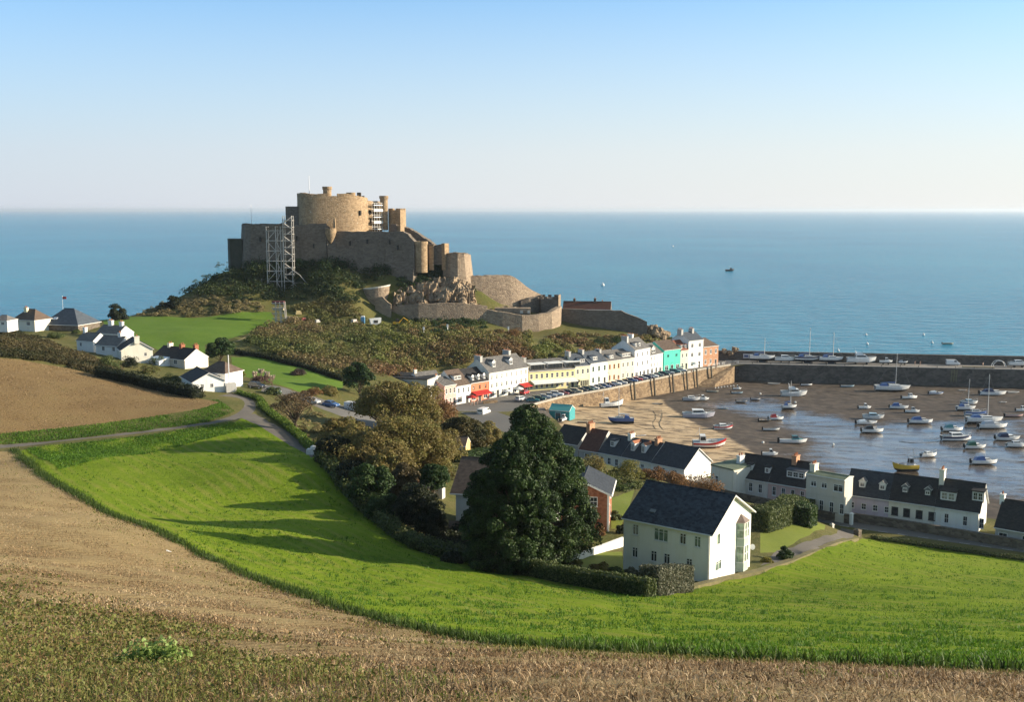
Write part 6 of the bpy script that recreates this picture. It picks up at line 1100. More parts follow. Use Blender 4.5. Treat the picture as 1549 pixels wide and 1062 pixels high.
# scrub, ivy and rough cover: stuff
def scrub(name, label, poly, n, r, mat, per=90, leaf=.5, off=(0, 1), nsc=.04, h=.8, cat='scrub', amp=.9):
    poly = np.array(poly, float); lo_, hi_ = poly.min(0), poly.max(0); C = []; tone = []
    while len(C) < n:
        q = RNG.uniform(lo_, hi_, (n, 2)); q = q[pip(q, poly)]
        for px, py in q[:n - len(C)]:
            p = hit(px, py); C.append((p[0], p[1], p[2] + .1)); tone.append(.5 + amp * mn.fractal(Vector((p[0] * nsc, p[1] * nsc, p[2] * nsc + len(name))), 1, 2, 3))
    C = np.array(C); R_ = RNG.uniform(r[0], r[1], n); tot = n * per; idx = np.repeat(np.arange(n), per); d = unit(RNG.normal(size=(tot, 3))); d[:, 2] = np.abs(d[:, 2])
    P = C[idx] + d * (RNG.uniform(.45, 1, (tot, 1)) ** .5) * R_[idx][:, None] * np.array([1, 1, h]); tn = np.array(tone)[idx] * .7 + RNG.uniform(-.5, .5, n)[idx] * .25 + RNG.uniform(0, 1, tot) * .3
    tn = off[0] + np.clip(tn, 0, 1) * (off[1] - off[0])
    tag(link(name, leaves(name, P, leaf, mat, d, .5, tn)), label, cat, kind='stuff')
scrub('scrub', 'grey brown winter scrub on the slope below the castle path', [(385, 500), (430, 488), (560, 498), (590, 515), (570, 560), (540, 580), (480, 560), (400, 535), (375, 520)], 300, (.7, 3.3), L_SCRUB, 120, .5, (.3, 1))
scrub('scrub', 'green and rusty scrub on the slope behind the harbour front', [(560, 498), (600, 490), (700, 495), (760, 510), (840, 540), (730, 545), (700, 555), (650, 560), (590, 575), (560, 560)], 400, (.6, 3.0), L_SLOPE, 110, .5, (.1, 1))
scrub('scrub', 'mixed scrub above the roofs of the harbour front', [(740, 500), (850, 508), (990, 508), (1060, 528), (1040, 540), (960, 535), (860, 545), (740, 545)], 280, (1.0, 2.2), L_SLOPE, 110, .5, (.2, 1))
scrub('scrub', 'dark scrub covering the shaded castle rock under the rampart', [(275, 445), (320, 400), (350, 392), (420, 398), (500, 402), (560, 405), (600, 410), (575, 422), (542, 440), (540, 462), (460, 455), (350, 455)], 420, (.8, 3.2), leafmat('shade_scrub', [(.012,.022,.009), (.024,.042,.013), (.042,.066,.019), (.07,.09,.028), (.11,.10,.04)]), 120, .45, (0, .85))  # deep shade on the castle rock put into darker leaf colours
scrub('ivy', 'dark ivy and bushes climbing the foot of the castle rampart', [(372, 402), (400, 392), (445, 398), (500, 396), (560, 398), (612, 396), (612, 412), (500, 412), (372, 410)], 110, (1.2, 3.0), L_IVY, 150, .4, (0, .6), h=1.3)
scrub('scrub', 'brown scrub mound beside the round gun platform', [(440, 470), (500, 454), (540, 468), (556, 488), (545, 495), (470, 492)], 90, (1.2, 2.4), L_SCRUB, 120, .45, (.35, 1))
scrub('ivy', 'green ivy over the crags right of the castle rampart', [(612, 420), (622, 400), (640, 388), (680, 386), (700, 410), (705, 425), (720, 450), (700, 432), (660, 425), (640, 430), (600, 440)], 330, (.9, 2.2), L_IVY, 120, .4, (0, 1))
scrub('ivy', 'green ivy and bushes at the foot of the low castle wall', [(610, 495), (640, 480), (690, 482), (740, 492), (720, 510), (640, 510)], 80, (1.0, 1.9), L_IVY, 120, .4, (0, .9))
scrub('dry_grass', 'tan rough grass on the bank between lawn and castle rock', [(205, 478), (240, 458), (300, 448), (390, 460), (405, 472), (360, 474), (300, 481)], 260, (.7, 1.4), L_TAN, 90, .35, (0, 1), h=.7)
scrub('scrub', 'scrub and bushes between the left houses and the ploughed field', [(0, 500), (60, 512), (110, 535), (150, 548), (180, 560), (150, 568), (80, 550), (0, 540)], 420, (.8, 1.9), leafmat('left_scrub', [(.02,.03,.01), (.05,.05,.018), (.09,.07,.03), (.12,.095,.04), (.07,.08,.02)]), 150, .28, (0, 1))
scrub('scrub', 'rough bushes in the valley between the lane and the street', [(480, 680), (520, 640), (600, 660), (680, 690), (690, 720), (640, 760), (600, 740), (540, 720)], 170, (1.0, 2.0), L_SCRUB, 130, .35, (.2, 1))
scrub('scrub', 'garden shrubs between the brick house and the street', [(860, 720), (900, 712), (985, 730), (990, 745), (940, 745), (880, 760)], 60, (.7, 1.4), L_SCRUB, 130, .3, (.1, .9))
scrub('scrub', 'dark planting around the villa behind the evergreen', [(640, 830), (700, 800), (720, 850), (690, 855)], 40, (.8, 1.6), L_DKB, 200, .3)
scrub('scrub', 'rough grass around the bend of the lane and the parked cars', [(400, 615), (450, 610), (520, 640), (480, 680), (440, 650)], 160, (.3, .7), L_TAN, 60, .25, (.1, 1), h=.6)
# ================================================================== BOATS
BC = {'white': (.78,.78,.76), 'grey': (.42,.43,.45), 'lilac': (.50,.49,.55), 'blue': (.05,.11,.30), 'navy': (.02,.03,.08), 'red': (.45,.03,.03), 'yellow': (.62,.42,.05), 'teal': (.05,.20,.22), 'dark': (.03,.035,.04), 'pale blue': (.36,.50,.58), 'cream': (.68,.62,.48), 'pink': (.6,.4,.36), 'black': (.015,.015,.017), 'green': (.03,.12,.07)}
def gel(n): return M('gelcoat_' + n.replace(' ', '_'), BC[n], tuple(x * .82 for x in BC[n]), scale=1.5, rough=.35, spec=.45, lo=.3, hi=.8)
DECK = M('boat_deck', (.62,.61,.57), (.5,.49,.46), scale=2, rough=.6); TINT = glassmat('tinted_glass', (.012,.016,.02)); SPAR = M('alloy_spar', (.62,.62,.60), rough=.35); FOUL = {n: M('antifoul_' + n, c, rough=.9) for n, c in (('dark', (.03,.035,.045)), ('red', (.2,.03,.02)), ('blue', (.03,.06,.14)))}
TIMB = M('varnished_timber', (.25,.13,.05), (.18,.09,.035), scale=4, rough=.5); RIGG = M('rigging_wire', (.3,.3,.3), rough=.4)
def sheer(t, fb, up): return fb * (1 + up * max(0, t - .35) ** 2 * 2.4 + .06 * (1 - t))
def hull_mesh(Lh, B, fb, draft, bow='rake', up=.5, mats=(), open_=False, strake=False):
    """hull along +x, waterline keel on z=0; slots: topsides, antifouling, deck, strake"""
    ns, mb = 13, MB(); rings = []
    for i in range(ns):
        t = i / (ns - 1); s = (1 - max(0, (t - .45) / .55) ** 2.2) * (.86 + .14 * min(1, t / .35)); hb = B / 2 * max(s, .015); zs_ = draft + sheer(t, fb, up); kx = max(0, t - .72) / .28; zk = draft * .9 * kx ** 1.6; x = -Lh / 2 + Lh * t
        zc = draft + .05 + .25 * kx * fb; ring = []
        for y, z, xo in ((0, zk, -.10 * kx * Lh * .9), (hb * .55, zk + (zc - zk) * .45, -.08 * kx * Lh), (hb * .86, zc, -.05 * kx * Lh), (hb * .97, (zc + zs_) / 2, -.02 * kx * Lh), (hb, zs_, 0)): ring.append((x + xo, y, z))
        rings.append(ring)
    base = 0
    for sg in (1, -1):
        i0 = len(mb.v)
        for r in rings: mb.v += [(x, y * sg, z) for x, y, z in r]
        for i in range(ns - 1):
            for j in range(4):
                a, b, c, d = i0 + i * 5 + j, i0 + (i + 1) * 5 + j, i0 + (i + 1) * 5 + j + 1, i0 + i * 5 + j + 1
                mb.f.append((a, b, c, d) if sg < 0 else (d, c, b, a)); mb.m.append(1 if j < 2 else (3 if strake and j == 3 else 0))
        mb.f.append(tuple(i0 + k for k in (range(5) if sg > 0 else reversed(range(5))))); mb.m.append(0)
    # deck / inside
    dz = -.45 * fb if open_ else -.06; i0 = len(mb.v)
    for r in rings:
        x, y, z = r[4]; mb.v += [(x, y * .9, z), (x, -y * .9, z), (x, y * .86, z + dz), (x, -y * .86, z + dz), (x, y, z), (x, -y, z)]
    for i in range(ns - 1):
        a = i0 + i * 6; b = a + 6
        for q, m in (((a + 4, b + 4, b, a), 0), ((a + 1, b + 1, b + 5, a + 5), 0), ((a, b, b + 2, a + 2), 2), ((a + 3, b + 3, b + 1, a + 1), 2), ((a + 2, b + 2, b + 3, a + 3), 2)): mb.f.append(q); mb.m.append(m)
    a = i0; mb.f.append((a + 4, a, a + 1, a + 5)); mb.m.append(0); mb.f.append((a + 2, a + 3, a + 1, a)); mb.m.append(2)
    return mb
def cabin_mb(x0, x1, w0, w1, z0, z1, rf=.5, rb=.15, win=True):
    """tapered cabin with raked front; slot 0 paint, 1 glass"""
    mb = MB(); a = [(x0, -w0, z0), (x1, -w1, z0), (x1, w1, z0), (x0, w0, z0)]; h = z1 - z0; b = [(x0 + rb * h, -w0 * .86, z1), (x1 - rf * h, -w1 * .8, z1), (x1 - rf * h, w1 * .8, z1), (x0 + rb * h, w0 * .86, z1)]; mb.hexa(a + b)
    if win:
        def L_(p, q, t): return tuple(p[k] + (q[k] - p[k]) * t for k in range(3))
        for i, j, n in ((0, 1, (0, -.02, 0)), (2, 3, (0, .02, 0)), (1, 2, (.025, 0, 0)), (3, 0, (-.02, 0, 0))):
            lo0, lo1, hi0, hi1 = L_(a[i], b[i], .42), L_(a[j], b[j], .42), L_(a[i], b[i], .86), L_(a[j], b[j], .86)
            q = [L_(lo0, lo1, .08), L_(lo0, lo1, .92), L_(hi0, hi1, .92), L_(hi0, hi1, .08)]; mb.quad(*[tuple(p[k] + n[k] for k in range(3)) for p in q], m=1)
    return mb
BM = {}
def boat(kind, pos, Lh, hd, label, hull='white', top='white', foul='dark', group=None, roll=0, pitch=0, mast=None, stripe=None, name=None, cat='boat'):
    """builds (or copies) a boat of a kind; every boat is its own object with its parts"""
    key = (kind, round(Lh, 1), hull, top, foul, mast, stripe)
    nm = name or {'yacht': 'sailing_yacht', 'cruiser': 'motor_cruiser', 'fly': 'flybridge_cruiser', 'canopy': 'motor_boat', 'cuddy': 'cabin_boat', 'open': 'open_boat', 'fishing': 'fishing_boat', 'dinghy': 'dinghy', 'speed': 'speedboat'}[kind]
    r = bpy.data.objects.new(nm, None); COL.objects.link(r); tag(r, label, cat, group); r.location = pos; r.rotation_euler = (R(roll), R(pitch), R(hd))
    if key in BM:
        for ch in BM[key].children: copy_tree(ch, r)
        return r
    BM[key] = r; hm, tm = gel(hull), gel(top); B = Lh * {'yacht': .31, 'open': .36, 'dinghy': .42}.get(kind, .36); fb = {'yacht': .95, 'fly': 1.15, 'cruiser': 1.0, 'fishing': 1.0, 'open': .6, 'dinghy': .42, 'canopy': .85, 'cuddy': .8, 'speed': .7}[kind] * (Lh / 7.5) ** .6; dr = {'yacht': .75, 'fishing': .6, 'dinghy': .1}.get(kind, .3)
    up = {'fishing': .9, 'yacht': .25, 'open': .5, 'dinghy': .3}.get(kind, .42); op = kind in ('open', 'dinghy')
    hull_mesh(Lh, B, fb, dr, up=up, open_=op, strake=bool(stripe)).build('hull', [hm, FOUL[foul], DECK if not op else M('boat_inside', (.34,.32,.29), (.25,.23,.2), scale=2), gel(stripe) if stripe else hm], r, smooth=False)
    zd = dr + fb
    if kind == 'yacht':
        k = MB(); k.hexa([(-Lh*.12, -.1, -.55), (Lh*.12, -.1, -.55), (Lh*.12, .1, -.55), (-Lh*.12, .1, -.55), (-Lh*.2, -.12, dr*.7), (Lh*.2, -.12, dr*.7), (Lh*.2, .12, dr*.7), (-Lh*.2, .12, dr*.7)]); k.build('keel', FOUL[foul], r)
        cb_ = cabin_mb(-Lh*.12, Lh*.24, B*.3, B*.2, zd - .1, zd + .42, 1.0, .3); cb_.build('cabin', [tm, TINT], r)
        ml = mast or Lh * 1.25; m_ = MB(); m_.tube([(Lh*.08, 0, zd), (Lh*.08, 0, zd + ml)], [.10, .07], 6); m_.tube([(Lh*.08, -.9, zd + ml*.55), (Lh*.08, .9, zd + ml*.55)], .035, 4); m_.build('mast', SPAR, r)
        b_ = MB(); b_.tube([(Lh*.07, 0, zd + .95), (-Lh*.36, 0, zd + .9)], .07, 6); b_.build('boom', SPAR, r); s_ = MB(); s_.tube([(Lh*.06, 0, zd + 1.1), (-Lh*.1, 0, zd + 1.12), (-Lh*.34, 0, zd + 1.0)], [.2, .17, .08], 7); s_.build('sail_cover', gel('blue') if hull != 'blue' else gel('white'), r)
        g = MB(); e = (Lh*.08, 0, zd + ml * .98)
        for q in ((Lh*.49, 0, zd + .3), (-Lh*.48, 0, zd), (Lh*.06, B*.42, zd), (Lh*.06, -B*.42, zd)): g.tube([q, e], .018, 3)
        g.build('rigging', RIGG, r); c = MB(); c.hexa([(-Lh*.36, -B*.33, zd), (-Lh*.14, -B*.33, zd), (-Lh*.14, B*.33, zd), (-Lh*.36, B*.33, zd), (-Lh*.3, -B*.27, zd + .6), (-Lh*.16, -B*.27, zd + .75), (-Lh*.16, B*.27, zd + .75), (-Lh*.3, B*.27, zd + .6)]); c.build('spray_hood', gel('blue'), r)
    elif kind in ('cruiser', 'fly'):
        cabin_mb(-Lh*.22, Lh*.26, B*.4, B*.24, zd - .06, zd + 1.0*(Lh/8.5), 1.1, .1).build('cabin', [tm, TINT], r)
        if kind == 'fly':
            f = cabin_mb(-Lh*.2, Lh*.06, B*.34, B*.28, zd + 1.0*(Lh/8.5), zd + 1.55*(Lh/8.5), .6, -.1, False); f.build('flybridge', [tm, TINT], r)
            w_ = MB(); w_.quad((Lh*.045, -B*.26, zd + 1.5*(Lh/8.5)), (Lh*.045, B*.26, zd + 1.5*(Lh/8.5)), (Lh*.0, B*.24, zd + 2.0*(Lh/8.5)), (Lh*.0, -B*.24, zd + 2.0*(Lh/8.5))); w_.build('windscreen', TINT, r)
            a_ = MB(); a_.tube([(-Lh*.18, B*.32, zd + 1.4), (-Lh*.22, B*.3, zd + 2.6), (-Lh*.22, -B*.3, zd + 2.6), (-Lh*.18, -B*.32, zd + 1.4)], .06, 5); a_.tube([(-Lh*.22, 0, zd + 2.6), (-Lh*.22, 0, zd + 3.6)], .02, 4); a_.build('radar_arch', tm, r)
        rl = MB(); P_ = [(Lh*.1, B*.42, zd + .6), (Lh*.3, B*.34, zd + .78), (Lh*.47, 0.06, zd + .95), (Lh*.47, -.06, zd + .95), (Lh*.3, -B*.34, zd + .78), (Lh*.1, -B*.42, zd + .6)]; rl.tube(P_, .025, 4)
        for p in P_: rl.tube([(p[0], p[1], zd), p], .02, 4)
        rl.build('rail', SPAR, r); ck = MB(); ck.box(-Lh*.42, -Lh*.24, -B*.33, B*.33, zd - .05, zd + .25); ck.build('cockpit_seat', M('seat_vinyl', (.5,.48,.44), rough=.6), r)
    elif kind == 'canopy':
        cabin_mb(-Lh*.02, Lh*.3, B*.38, B*.2, zd - .06, zd + .55, 1.4, .0).build('cabin', [tm, TINT], r)
        c = MB(); c.hexa([(-Lh*.38, -B*.4, zd), (Lh*.02, -B*.4, zd), (Lh*.02, B*.4, zd), (-Lh*.38, B*.4, zd), (-Lh*.3, -B*.3, zd + .85), (-Lh*.04, -B*.32, zd + 1.05), (-Lh*.04, B*.32, zd + 1.05), (-Lh*.3, B*.3, zd + .85)]); c.build('canopy', gel(mast or 'blue'), r)
        o = MB(); o.box(-Lh*.56, -Lh*.5, -.2, .2, dr + .1, zd + .45); o.build('outboard', gel('black'), r)
    elif kind == 'cuddy':
        cabin_mb(-Lh*.05, Lh*.2, B*.34, B*.28, zd - .06, zd + 1.05, .35, .0).build('cabin', [tm, TINT], r); c = MB(); c.hexa([(Lh*.2, -B*.3, zd - .05), (Lh*.38, -B*.15, zd - .05), (Lh*.38, B*.15, zd - .05), (Lh*.2, B*.3, zd - .05), (Lh*.2, -B*.24, zd + .35), (Lh*.33, -B*.12, zd + .28), (Lh*.33, B*.12, zd + .28), (Lh*.2, B*.24, zd + .35)]); c.build('foredeck_hatch', tm, r)
        o = MB(); o.box(-Lh*.57, -Lh*.5, -.2, .2, dr, zd + .5); o.build('outboard', gel('black'), r)
    elif kind == 'speed':
        w_ = MB(); w_.hexa([(0, -B*.36, zd), (Lh*.14, -B*.26, zd), (Lh*.14, B*.26, zd), (0, B*.36, zd), (-Lh*.06, -B*.32, zd + .5), (-Lh*.02, -B*.24, zd + .52), (-Lh*.02, B*.24, zd + .52), (-Lh*.06, B*.32, zd + .5)]); w_.build('windscreen', TINT, r)
        c = MB(); c.hexa([(-Lh*.4, -B*.36, zd), (-Lh*.04, -B*.38, zd), (-Lh*.04, B*.38, zd), (-Lh*.4, B*.36, zd), (-Lh*.36, -B*.3, zd + .3), (-Lh*.08, -B*.3, zd + .5), (-Lh*.08, B*.3, zd + .5), (-Lh*.36, B*.3, zd + .3)]); c.build('cockpit_cover', gel(top), r); o = MB(); o.box(-Lh*.57, -Lh*.5, -.2, .2, dr, zd + .5); o.build('outboard', gel('black'), r)
    elif kind == 'fishing':
        wx = -Lh*.22 if not mast else Lh * .1; cabin_mb(wx - Lh*.08, wx + Lh*.12, B*.3, B*.28, zd - .3, zd + 1.7, .15, .0).build('wheelhouse', [tm, TINT], r)
        m_ = MB(); m_.tube([(wx - Lh*.1, 0, zd), (wx - Lh*.1, 0, zd + 3.6)], .05, 5); m_.tube([(wx - Lh*.1, 0, zd + 3.2), (-Lh*.45, 0, zd + 1.4)], .035, 4); m_.tube([(wx - Lh*.1, -.6, zd + 2.9), (wx - Lh*.1, .6, zd + 2.9)], .03, 4); m_.build('mast', SPAR, r)
        g = MB(); g.box(Lh*.05, Lh*.22, -B*.2, B*.2, zd - .2, zd + .35); g.build('fish_hatch', M('hatch_grey', (.3,.3,.3)), r); k = MB(); k.box(-Lh*.45, Lh*.3, -.1, .1, -.25, .15); k.build('keel', FOUL[foul], r)
    else:
        for x in (-.25, .05, .3):
            th = MB(); w_ = B * .43 * (1 - max(0, x) * 1.1); th.box(Lh*x - .14, Lh*x + .14, -w_, w_, zd - .2, zd - .14); th.build('thwart', TIMB, r)
        if kind == 'open': o = MB(); o.box(-Lh*.57, -Lh*.5, -.17, .17, dr, zd + .45); o.build('outboard', gel('black'), r)
    return r
HB = 'boats aground in the harbour'
def hb(px, py, wpx, kind, hd, label, hull='white', top='white', surf=True, **k):
    """boat on the harbour bed: pixel of its waterline middle and its length in photograph pixels"""
    p = mud(px, py); s = F / (p[1] * cP); Lh = wpx / s / max(.45, abs(math.cos(R(hd)))) ; k.setdefault('roll', random.choice((-1, 1)) * random.uniform(2, 9) * (.5 if kind == 'yacht' else 1)); return boat(kind, (p[0], p[1], p[2] - .06), min(Lh, 12.5), hd + random.uniform(-4, 4), label, hull, top, group=HB, **k)
for a, kw in [
 ((1201, 599, 40, 'fly', 0, 'white flybridge cruiser nearest the middle of the dark pier wall'), {}), ((1194, 620, 24, 'yacht', 3, 'slim low white sailing boat below the flybridge cruiser'), dict(mast=7.5)),
 ((1143, 606, 15, 'open', 0, 'small grey boat with a reddish inside on the brown mud'), dict(hull='grey')), ((1122, 609, 17, 'open', -5, 'low grey open boat left of the reddish one'), dict(hull='grey')), ((1094, 619, 16, 'dinghy', -8, 'small pale turquoise dinghy on the mud'), dict(hull='pale blue')),
 ((1115, 596, 18, 'open', -5, 'pale blue open boat at the foot of the stone ramp'), dict(hull='pale blue')), ((1115, 590, 13, 'cuddy', 0, 'small grey white boat beside the floats in the pier shadow'), {}),
 ((1171, 581, 19, 'dinghy', -10, 'narrow grey dinghy tight under the pier wall, left of the others'), dict(hull='grey')), ((1220, 584, 18, 'open', -3, 'small white open boat in the pier shadow above the flybridge cruiser'), {}), ((1282, 586, 21, 'open', -8, 'pale blue white open boat in the shadow of the pier'), dict(hull='pale blue')),
 ((1157, 638, 20, 'open', 5, 'dark blue grey boat beside the one with the red cover'), dict(hull='dark')), ((1174, 636, 24, 'canopy', 0, 'white boat with a red cover in the middle of the mud'), dict(mast='red')), ((1167, 652, 26, 'open', -8, 'white open boat with a dark keel below the red covered one'), dict(foul='dark')),
 ((1200, 671, 43, 'cuddy', -3, 'white boat with a dark teal cabin at the edge of the wet mud'), dict(top='teal')), ((1094, 650, 30, 'cruiser', 0, 'small white cruiser with a red stripe at the edge of the sand'), dict(stripe='red')),
 ((1073, 677, 52, 'fishing', 2, 'red and white fishing boat lying on the sand'), dict(hull='white', stripe='red', foul='red')), ((1057, 632, 50, 'cruiser', -3, 'large pale lilac hulled boat with white cabin on the sand edge'), dict(hull='lilac')),
 ((1046, 607, 28, 'cruiser', 5, 'grey white cruiser near the quay wall, the left of a close pair'), dict(hull='grey')), ((1062, 606, 22, 'cuddy', 0, 'white cabin boat near the quay wall, the right of a close pair'), {}), ((995, 612, 17, 'dinghy', -5, 'dark grey dinghy under the quay wall on the sand'), dict(hull='dark')),
 ((926, 617, 37, 'fishing', 12, 'white wooden fishing boat leaning by the tan quay wall'), dict(roll=-7, pitch=-3)), ((939, 641, 40, 'yacht', 178, 'blue hulled sailing boat with white cabin on the sand'), dict(hull='blue', mast=8.5, foul='dark')),
 ((1078, 594, 18, 'open', -15, 'pale grey open boat beside the fender posts'), dict(hull='cream')),
 ((1350, 592, 53, 'yacht', -3, 'large white yacht with blue hood and tall mast under the pier'), dict(mast=11)), ((1376, 604, 25, 'cuddy', 5, 'white cabin boat right below the large white yacht'), {}), ((1416, 597, 23, 'speed', 3, 'white and blue speedboat near the pier ladder'), dict(top='white', stripe='blue')),
 ((1456, 591, 13, 'dinghy', 0, 'tiny pale dinghy in the pier shadow right of the ladder'), dict(hull='grey')), ((1502, 598, 40, 'canopy', -3, 'white motor boat with a navy cover close to the pier'), dict(mast='navy')), ((1533, 594, 19, 'dinghy', 0, 'long low pale dinghy in the pier shadow at the right edge'), {}), ((1518, 609, 11, 'dinghy', 0, 'small white tender alone on the mud near the right edge'), {}),
 ((1360, 619, 28, 'canopy', -8, 'white motor boat with a bright blue cover, upper of two'), {}), ((1380, 625, 22, 'cuddy', -10, 'small white cabin boat below the one with the bright blue cover'), {}), ((1393, 641, 37, 'canopy', -5, 'white motor boat with a wide blue cover in the wet mud centre'), dict(mast='blue')),
 ((1308, 619, 20, 'cuddy', 0, 'white cabin boat at the top left of the crowded moorings'), {}), ((1321, 634, 32, 'cruiser', -8, 'white cruiser with a blue grey cabin, second in the left cluster'), dict(top='pale blue')), ((1311, 642, 33, 'speed', 0, 'low white speedboat in the left cluster'), {}), ((1320, 655, 34, 'canopy', -3, 'white motor boat with a black cover, lowest of the left cluster'), dict(mast='black')),
 ((1466, 612, 26, 'cruiser', -5, 'white blue cruiser above the yachts at the right'), dict(top='pale blue')), ((1461, 622, 30, 'yacht', 0, 'white yacht with a short mast above the big right hand yacht'), dict(mast=8.5)), ((1476, 629, 33, 'cruiser', -6, 'white cruiser with blue stripe beside the tallest mast'), dict(stripe='blue')), ((1489, 641, 56, 'yacht', -4, 'biggest white yacht with the tallest mast at the right'), dict(mast=12.5)), ((1502, 648, 45, 'canopy', -3, 'white sports boat with a grey cover in front of the biggest yacht'), dict(mast='grey')),
 ((1441, 653, 33, 'canopy', -3, 'white boat with a dark teal cover behind the sleek cruiser'), dict(mast='teal')), ((1447, 667, 48, 'cruiser', -3, 'sleek white cruiser with a navy stripe on wet mud'), dict(stripe='navy')), ((1475, 679, 34, 'canopy', -2, 'white boat with a dark green cover below the sleek cruiser'), dict(mast='green')), ((1524, 666, 37, 'canopy', -8, 'white boat with a navy cover near the right edge'), dict(mast='navy')), ((1538, 677, 32, 'cruiser', -4, 'white cruiser cut by the right edge below the navy covered boat'), {}),
 ((1534, 631, 28, 'open', -2, 'pinkish open boat by the right edge'), dict(hull='pink')), ((1546, 623, 20, 'cuddy', 0, 'white boat at the right edge above the pinkish one'), {}), ((1405, 692, 27, 'cruiser', 14, 'small white cruiser alone in the wet mud foreground'), {}), ((1369, 713, 41, 'fishing', 183, 'yellow hulled boat with a grey wheelhouse nearest the terrace roofs'), dict(hull='yellow', top='grey')), ((1489, 703, 41, 'canopy', -5, 'white speedboat with a bright blue cover nearest the terrace roofs'), {}),
 ((941, 661, 16, 'dinghy', -10, 'white dinghy on the slip behind the dark cottage roofs'), {}), ((970, 660, 17, 'dinghy', 20, 'rounded grey tender on the beach behind the cottage roofs'), dict(hull='grey')), ((881, 640, 16, 'dinghy', -10, 'dark dinghy on the sand beside the teal shed'), dict(hull='dark')), ((1165, 690, 24, 'cuddy', -10, 'white boat glimpsed behind the white chimney above the sand'), {}), ((853, 637, 12, 'cuddy', 60, 'white boat standing beside the teal shed'), {})]:
    hb(*a, **kw)
# boats standing on the pier
PG = 'boats laid up on the pier'
pd, pn_ = (pb - pa).normalized(), Vector((-(pb - pa).normalized().y, (pb - pa).normalized().x)); prz = math.degrees(math.atan2(pd.y, pd.x))
def pier_at(px, off):
    k = ray(px, 550)[0] / ray(px, 550)[1]; o = pa + pn_ * off; t = (k * o.y - o.x) / (pd.x - k * pd.y); return o + pd * t
CRD = M('boat_cradle', (.12,.10,.08), rough=.8)
def pb_(px, wpx, kind, label, off=6.5, flip=0, **k):
    p = pier_at(px, off); Lh = wpx / (F / (p.y * cP)); r = boat(kind, (p.x, p.y, 5.55), min(Lh, 11), prz + 180 * flip, label, group=PG, **k)
    c = MB(); 
    for x in (-Lh*.2, Lh*.18): c.box(x - .1, x + .1, -Lh*.14, Lh*.14, -.55, .1)
    c.build('cradle', CRD, r)
for px, wpx, kind, lab, kw in [(1153, 38, 'yacht', 'white laid up yacht with a thin mast, leftmost on the pier', dict(mast=6.5)), (1188, 32, 'cruiser', 'white cruiser without a mast between two yachts on the pier', {}), (1221, 38, 'yacht', 'navy and white yacht with the tallest mast on the pier', dict(hull='white', stripe='navy', mast=10.5)), (1257, 36, 'yacht', 'white yacht with blue cover and mast right of the navy one on the pier', dict(mast=9)), (1303, 44, 'fly', 'biggest white motor cruiser standing on the pier', {}), (1340, 20, 'cuddy', 'small white cabin boat on the pier right of the biggest cruiser', {}), (1366, 14, 'speed', 'small grey covered boat on the pier behind the yacht mast', dict(top='grey')), (1541, 30, 'cruiser', 'white cruiser on the pier cut by the right edge', {})]: pb_(px, wpx, kind, lab, **kw)
# boats and buoys out at sea
p = flat(1104, 410, SEA); boat('fishing', p, 5.5 if False else 9, 5, 'dark fishing boat far out on the open sea', 'dark', 'dark', mast=.9)
p = flat(1434, 521, SEA); boat('open', (p[0], p[1], p[2] - .1), 5.0, -10, 'pale open boat afloat beyond the pier', 'cream')
bq = MB(); bq.lathe([(.02, -.4), (.5, -.2), (.62, .15), (.45, .6), (.12, .85), (.08, 1.3), (.0, 1.3)], n=12); bme = bq.mesh('mooring_buoy', M('buoy_white', (.75,.73,.7)))
for px, py in ((1397, 507), (1410, 519), (1268, 531), (1312, 521), (912, 432), (1310, 507), (1018, 373)): o = link('mooring_buoy', bme, None, flat(px, py, SEA)); o.scale = (1 + (py < 440) * 1.2,) * 3; tag(o, 'small pale mooring buoy floating on the open sea', 'buoy', 'mooring buoys on the sea')
# floats strung in the corner under the ramp, mooring balls on the mud
fb_ = MB(); fb_.lathe([(.0, -.25), (.2, -.15), (.26, 0), (.2, .18), (.0, .26)], n=10); fme = fb_.mesh('float', M('float_white', (.75,.74,.7)))
for k in range(7): p = mud(1082 + k * 4.6, 588.5 - k * .6); o = link('float', fme, None, (p[0], p[1], p[2] + .3)); tag(o, 'white float strung along the foot of the stone ramp', 'float', 'floats at the foot of the ramp')
for px, py, lab in ((1260, 674, 'small pinkish mooring ball on wet mud'), (1154, 671, 'white mooring ball on the mud right of the sand'), (1203, 610, 'orange mooring ball by the slim sailing boat'), (1150, 597, 'pale mooring ball left of the flybridge cruiser')): p = mud(px, py); o = link('mooring_ball', fme, None, (p[0], p[1], p[2] + .25)); o.scale = (1.4,) * 3; tag(o, lab, 'buoy')

# mooring ropes and chains on the sand
ROPE = M('wet_rope', (.06,.05,.04), (.1,.085,.065), scale=3, rough=.9)
for k, (pts, lab) in enumerate([([(988, 622), (994, 632), (986, 641), (992, 650)], 'dark mooring rope curving over the sand, left of a pair'), ([(1000, 620), (1003, 632), (996, 642), (1004, 652)], 'dark mooring rope curving over the sand, right of a pair'), ([(1000, 632), (1030, 630), (1040, 633)], 'chain running left from the large pale lilac boat'), ([(960, 645), (990, 652), (1020, 648)], 'rope lying on the sand beside the blue sailing boat'), ([(1185, 602), (1160, 606), (1140, 600)], 'mooring chain left of the flybridge cruiser'), ([(1420, 668), (1390, 672), (1360, 668)], 'mooring line left of the sleek white cruiser'), ([(1325, 595), (1300, 599), (1285, 597)], 'mooring line left of the large white yacht')]):
    P = [mud(*p) for p in pts]; P = [(a[0], a[1]) for a in P]; P = smoothline(P, 2); mb = MB(); o_ = P[0]; mb.tube([(x - o_[0], y - o_[1], float(TM(x, y)[0]) + .06) for x, y in P], .05, 5); tag(mb.build('mooring_rope', ROPE, None, (*o_, 0)), lab, 'rope')
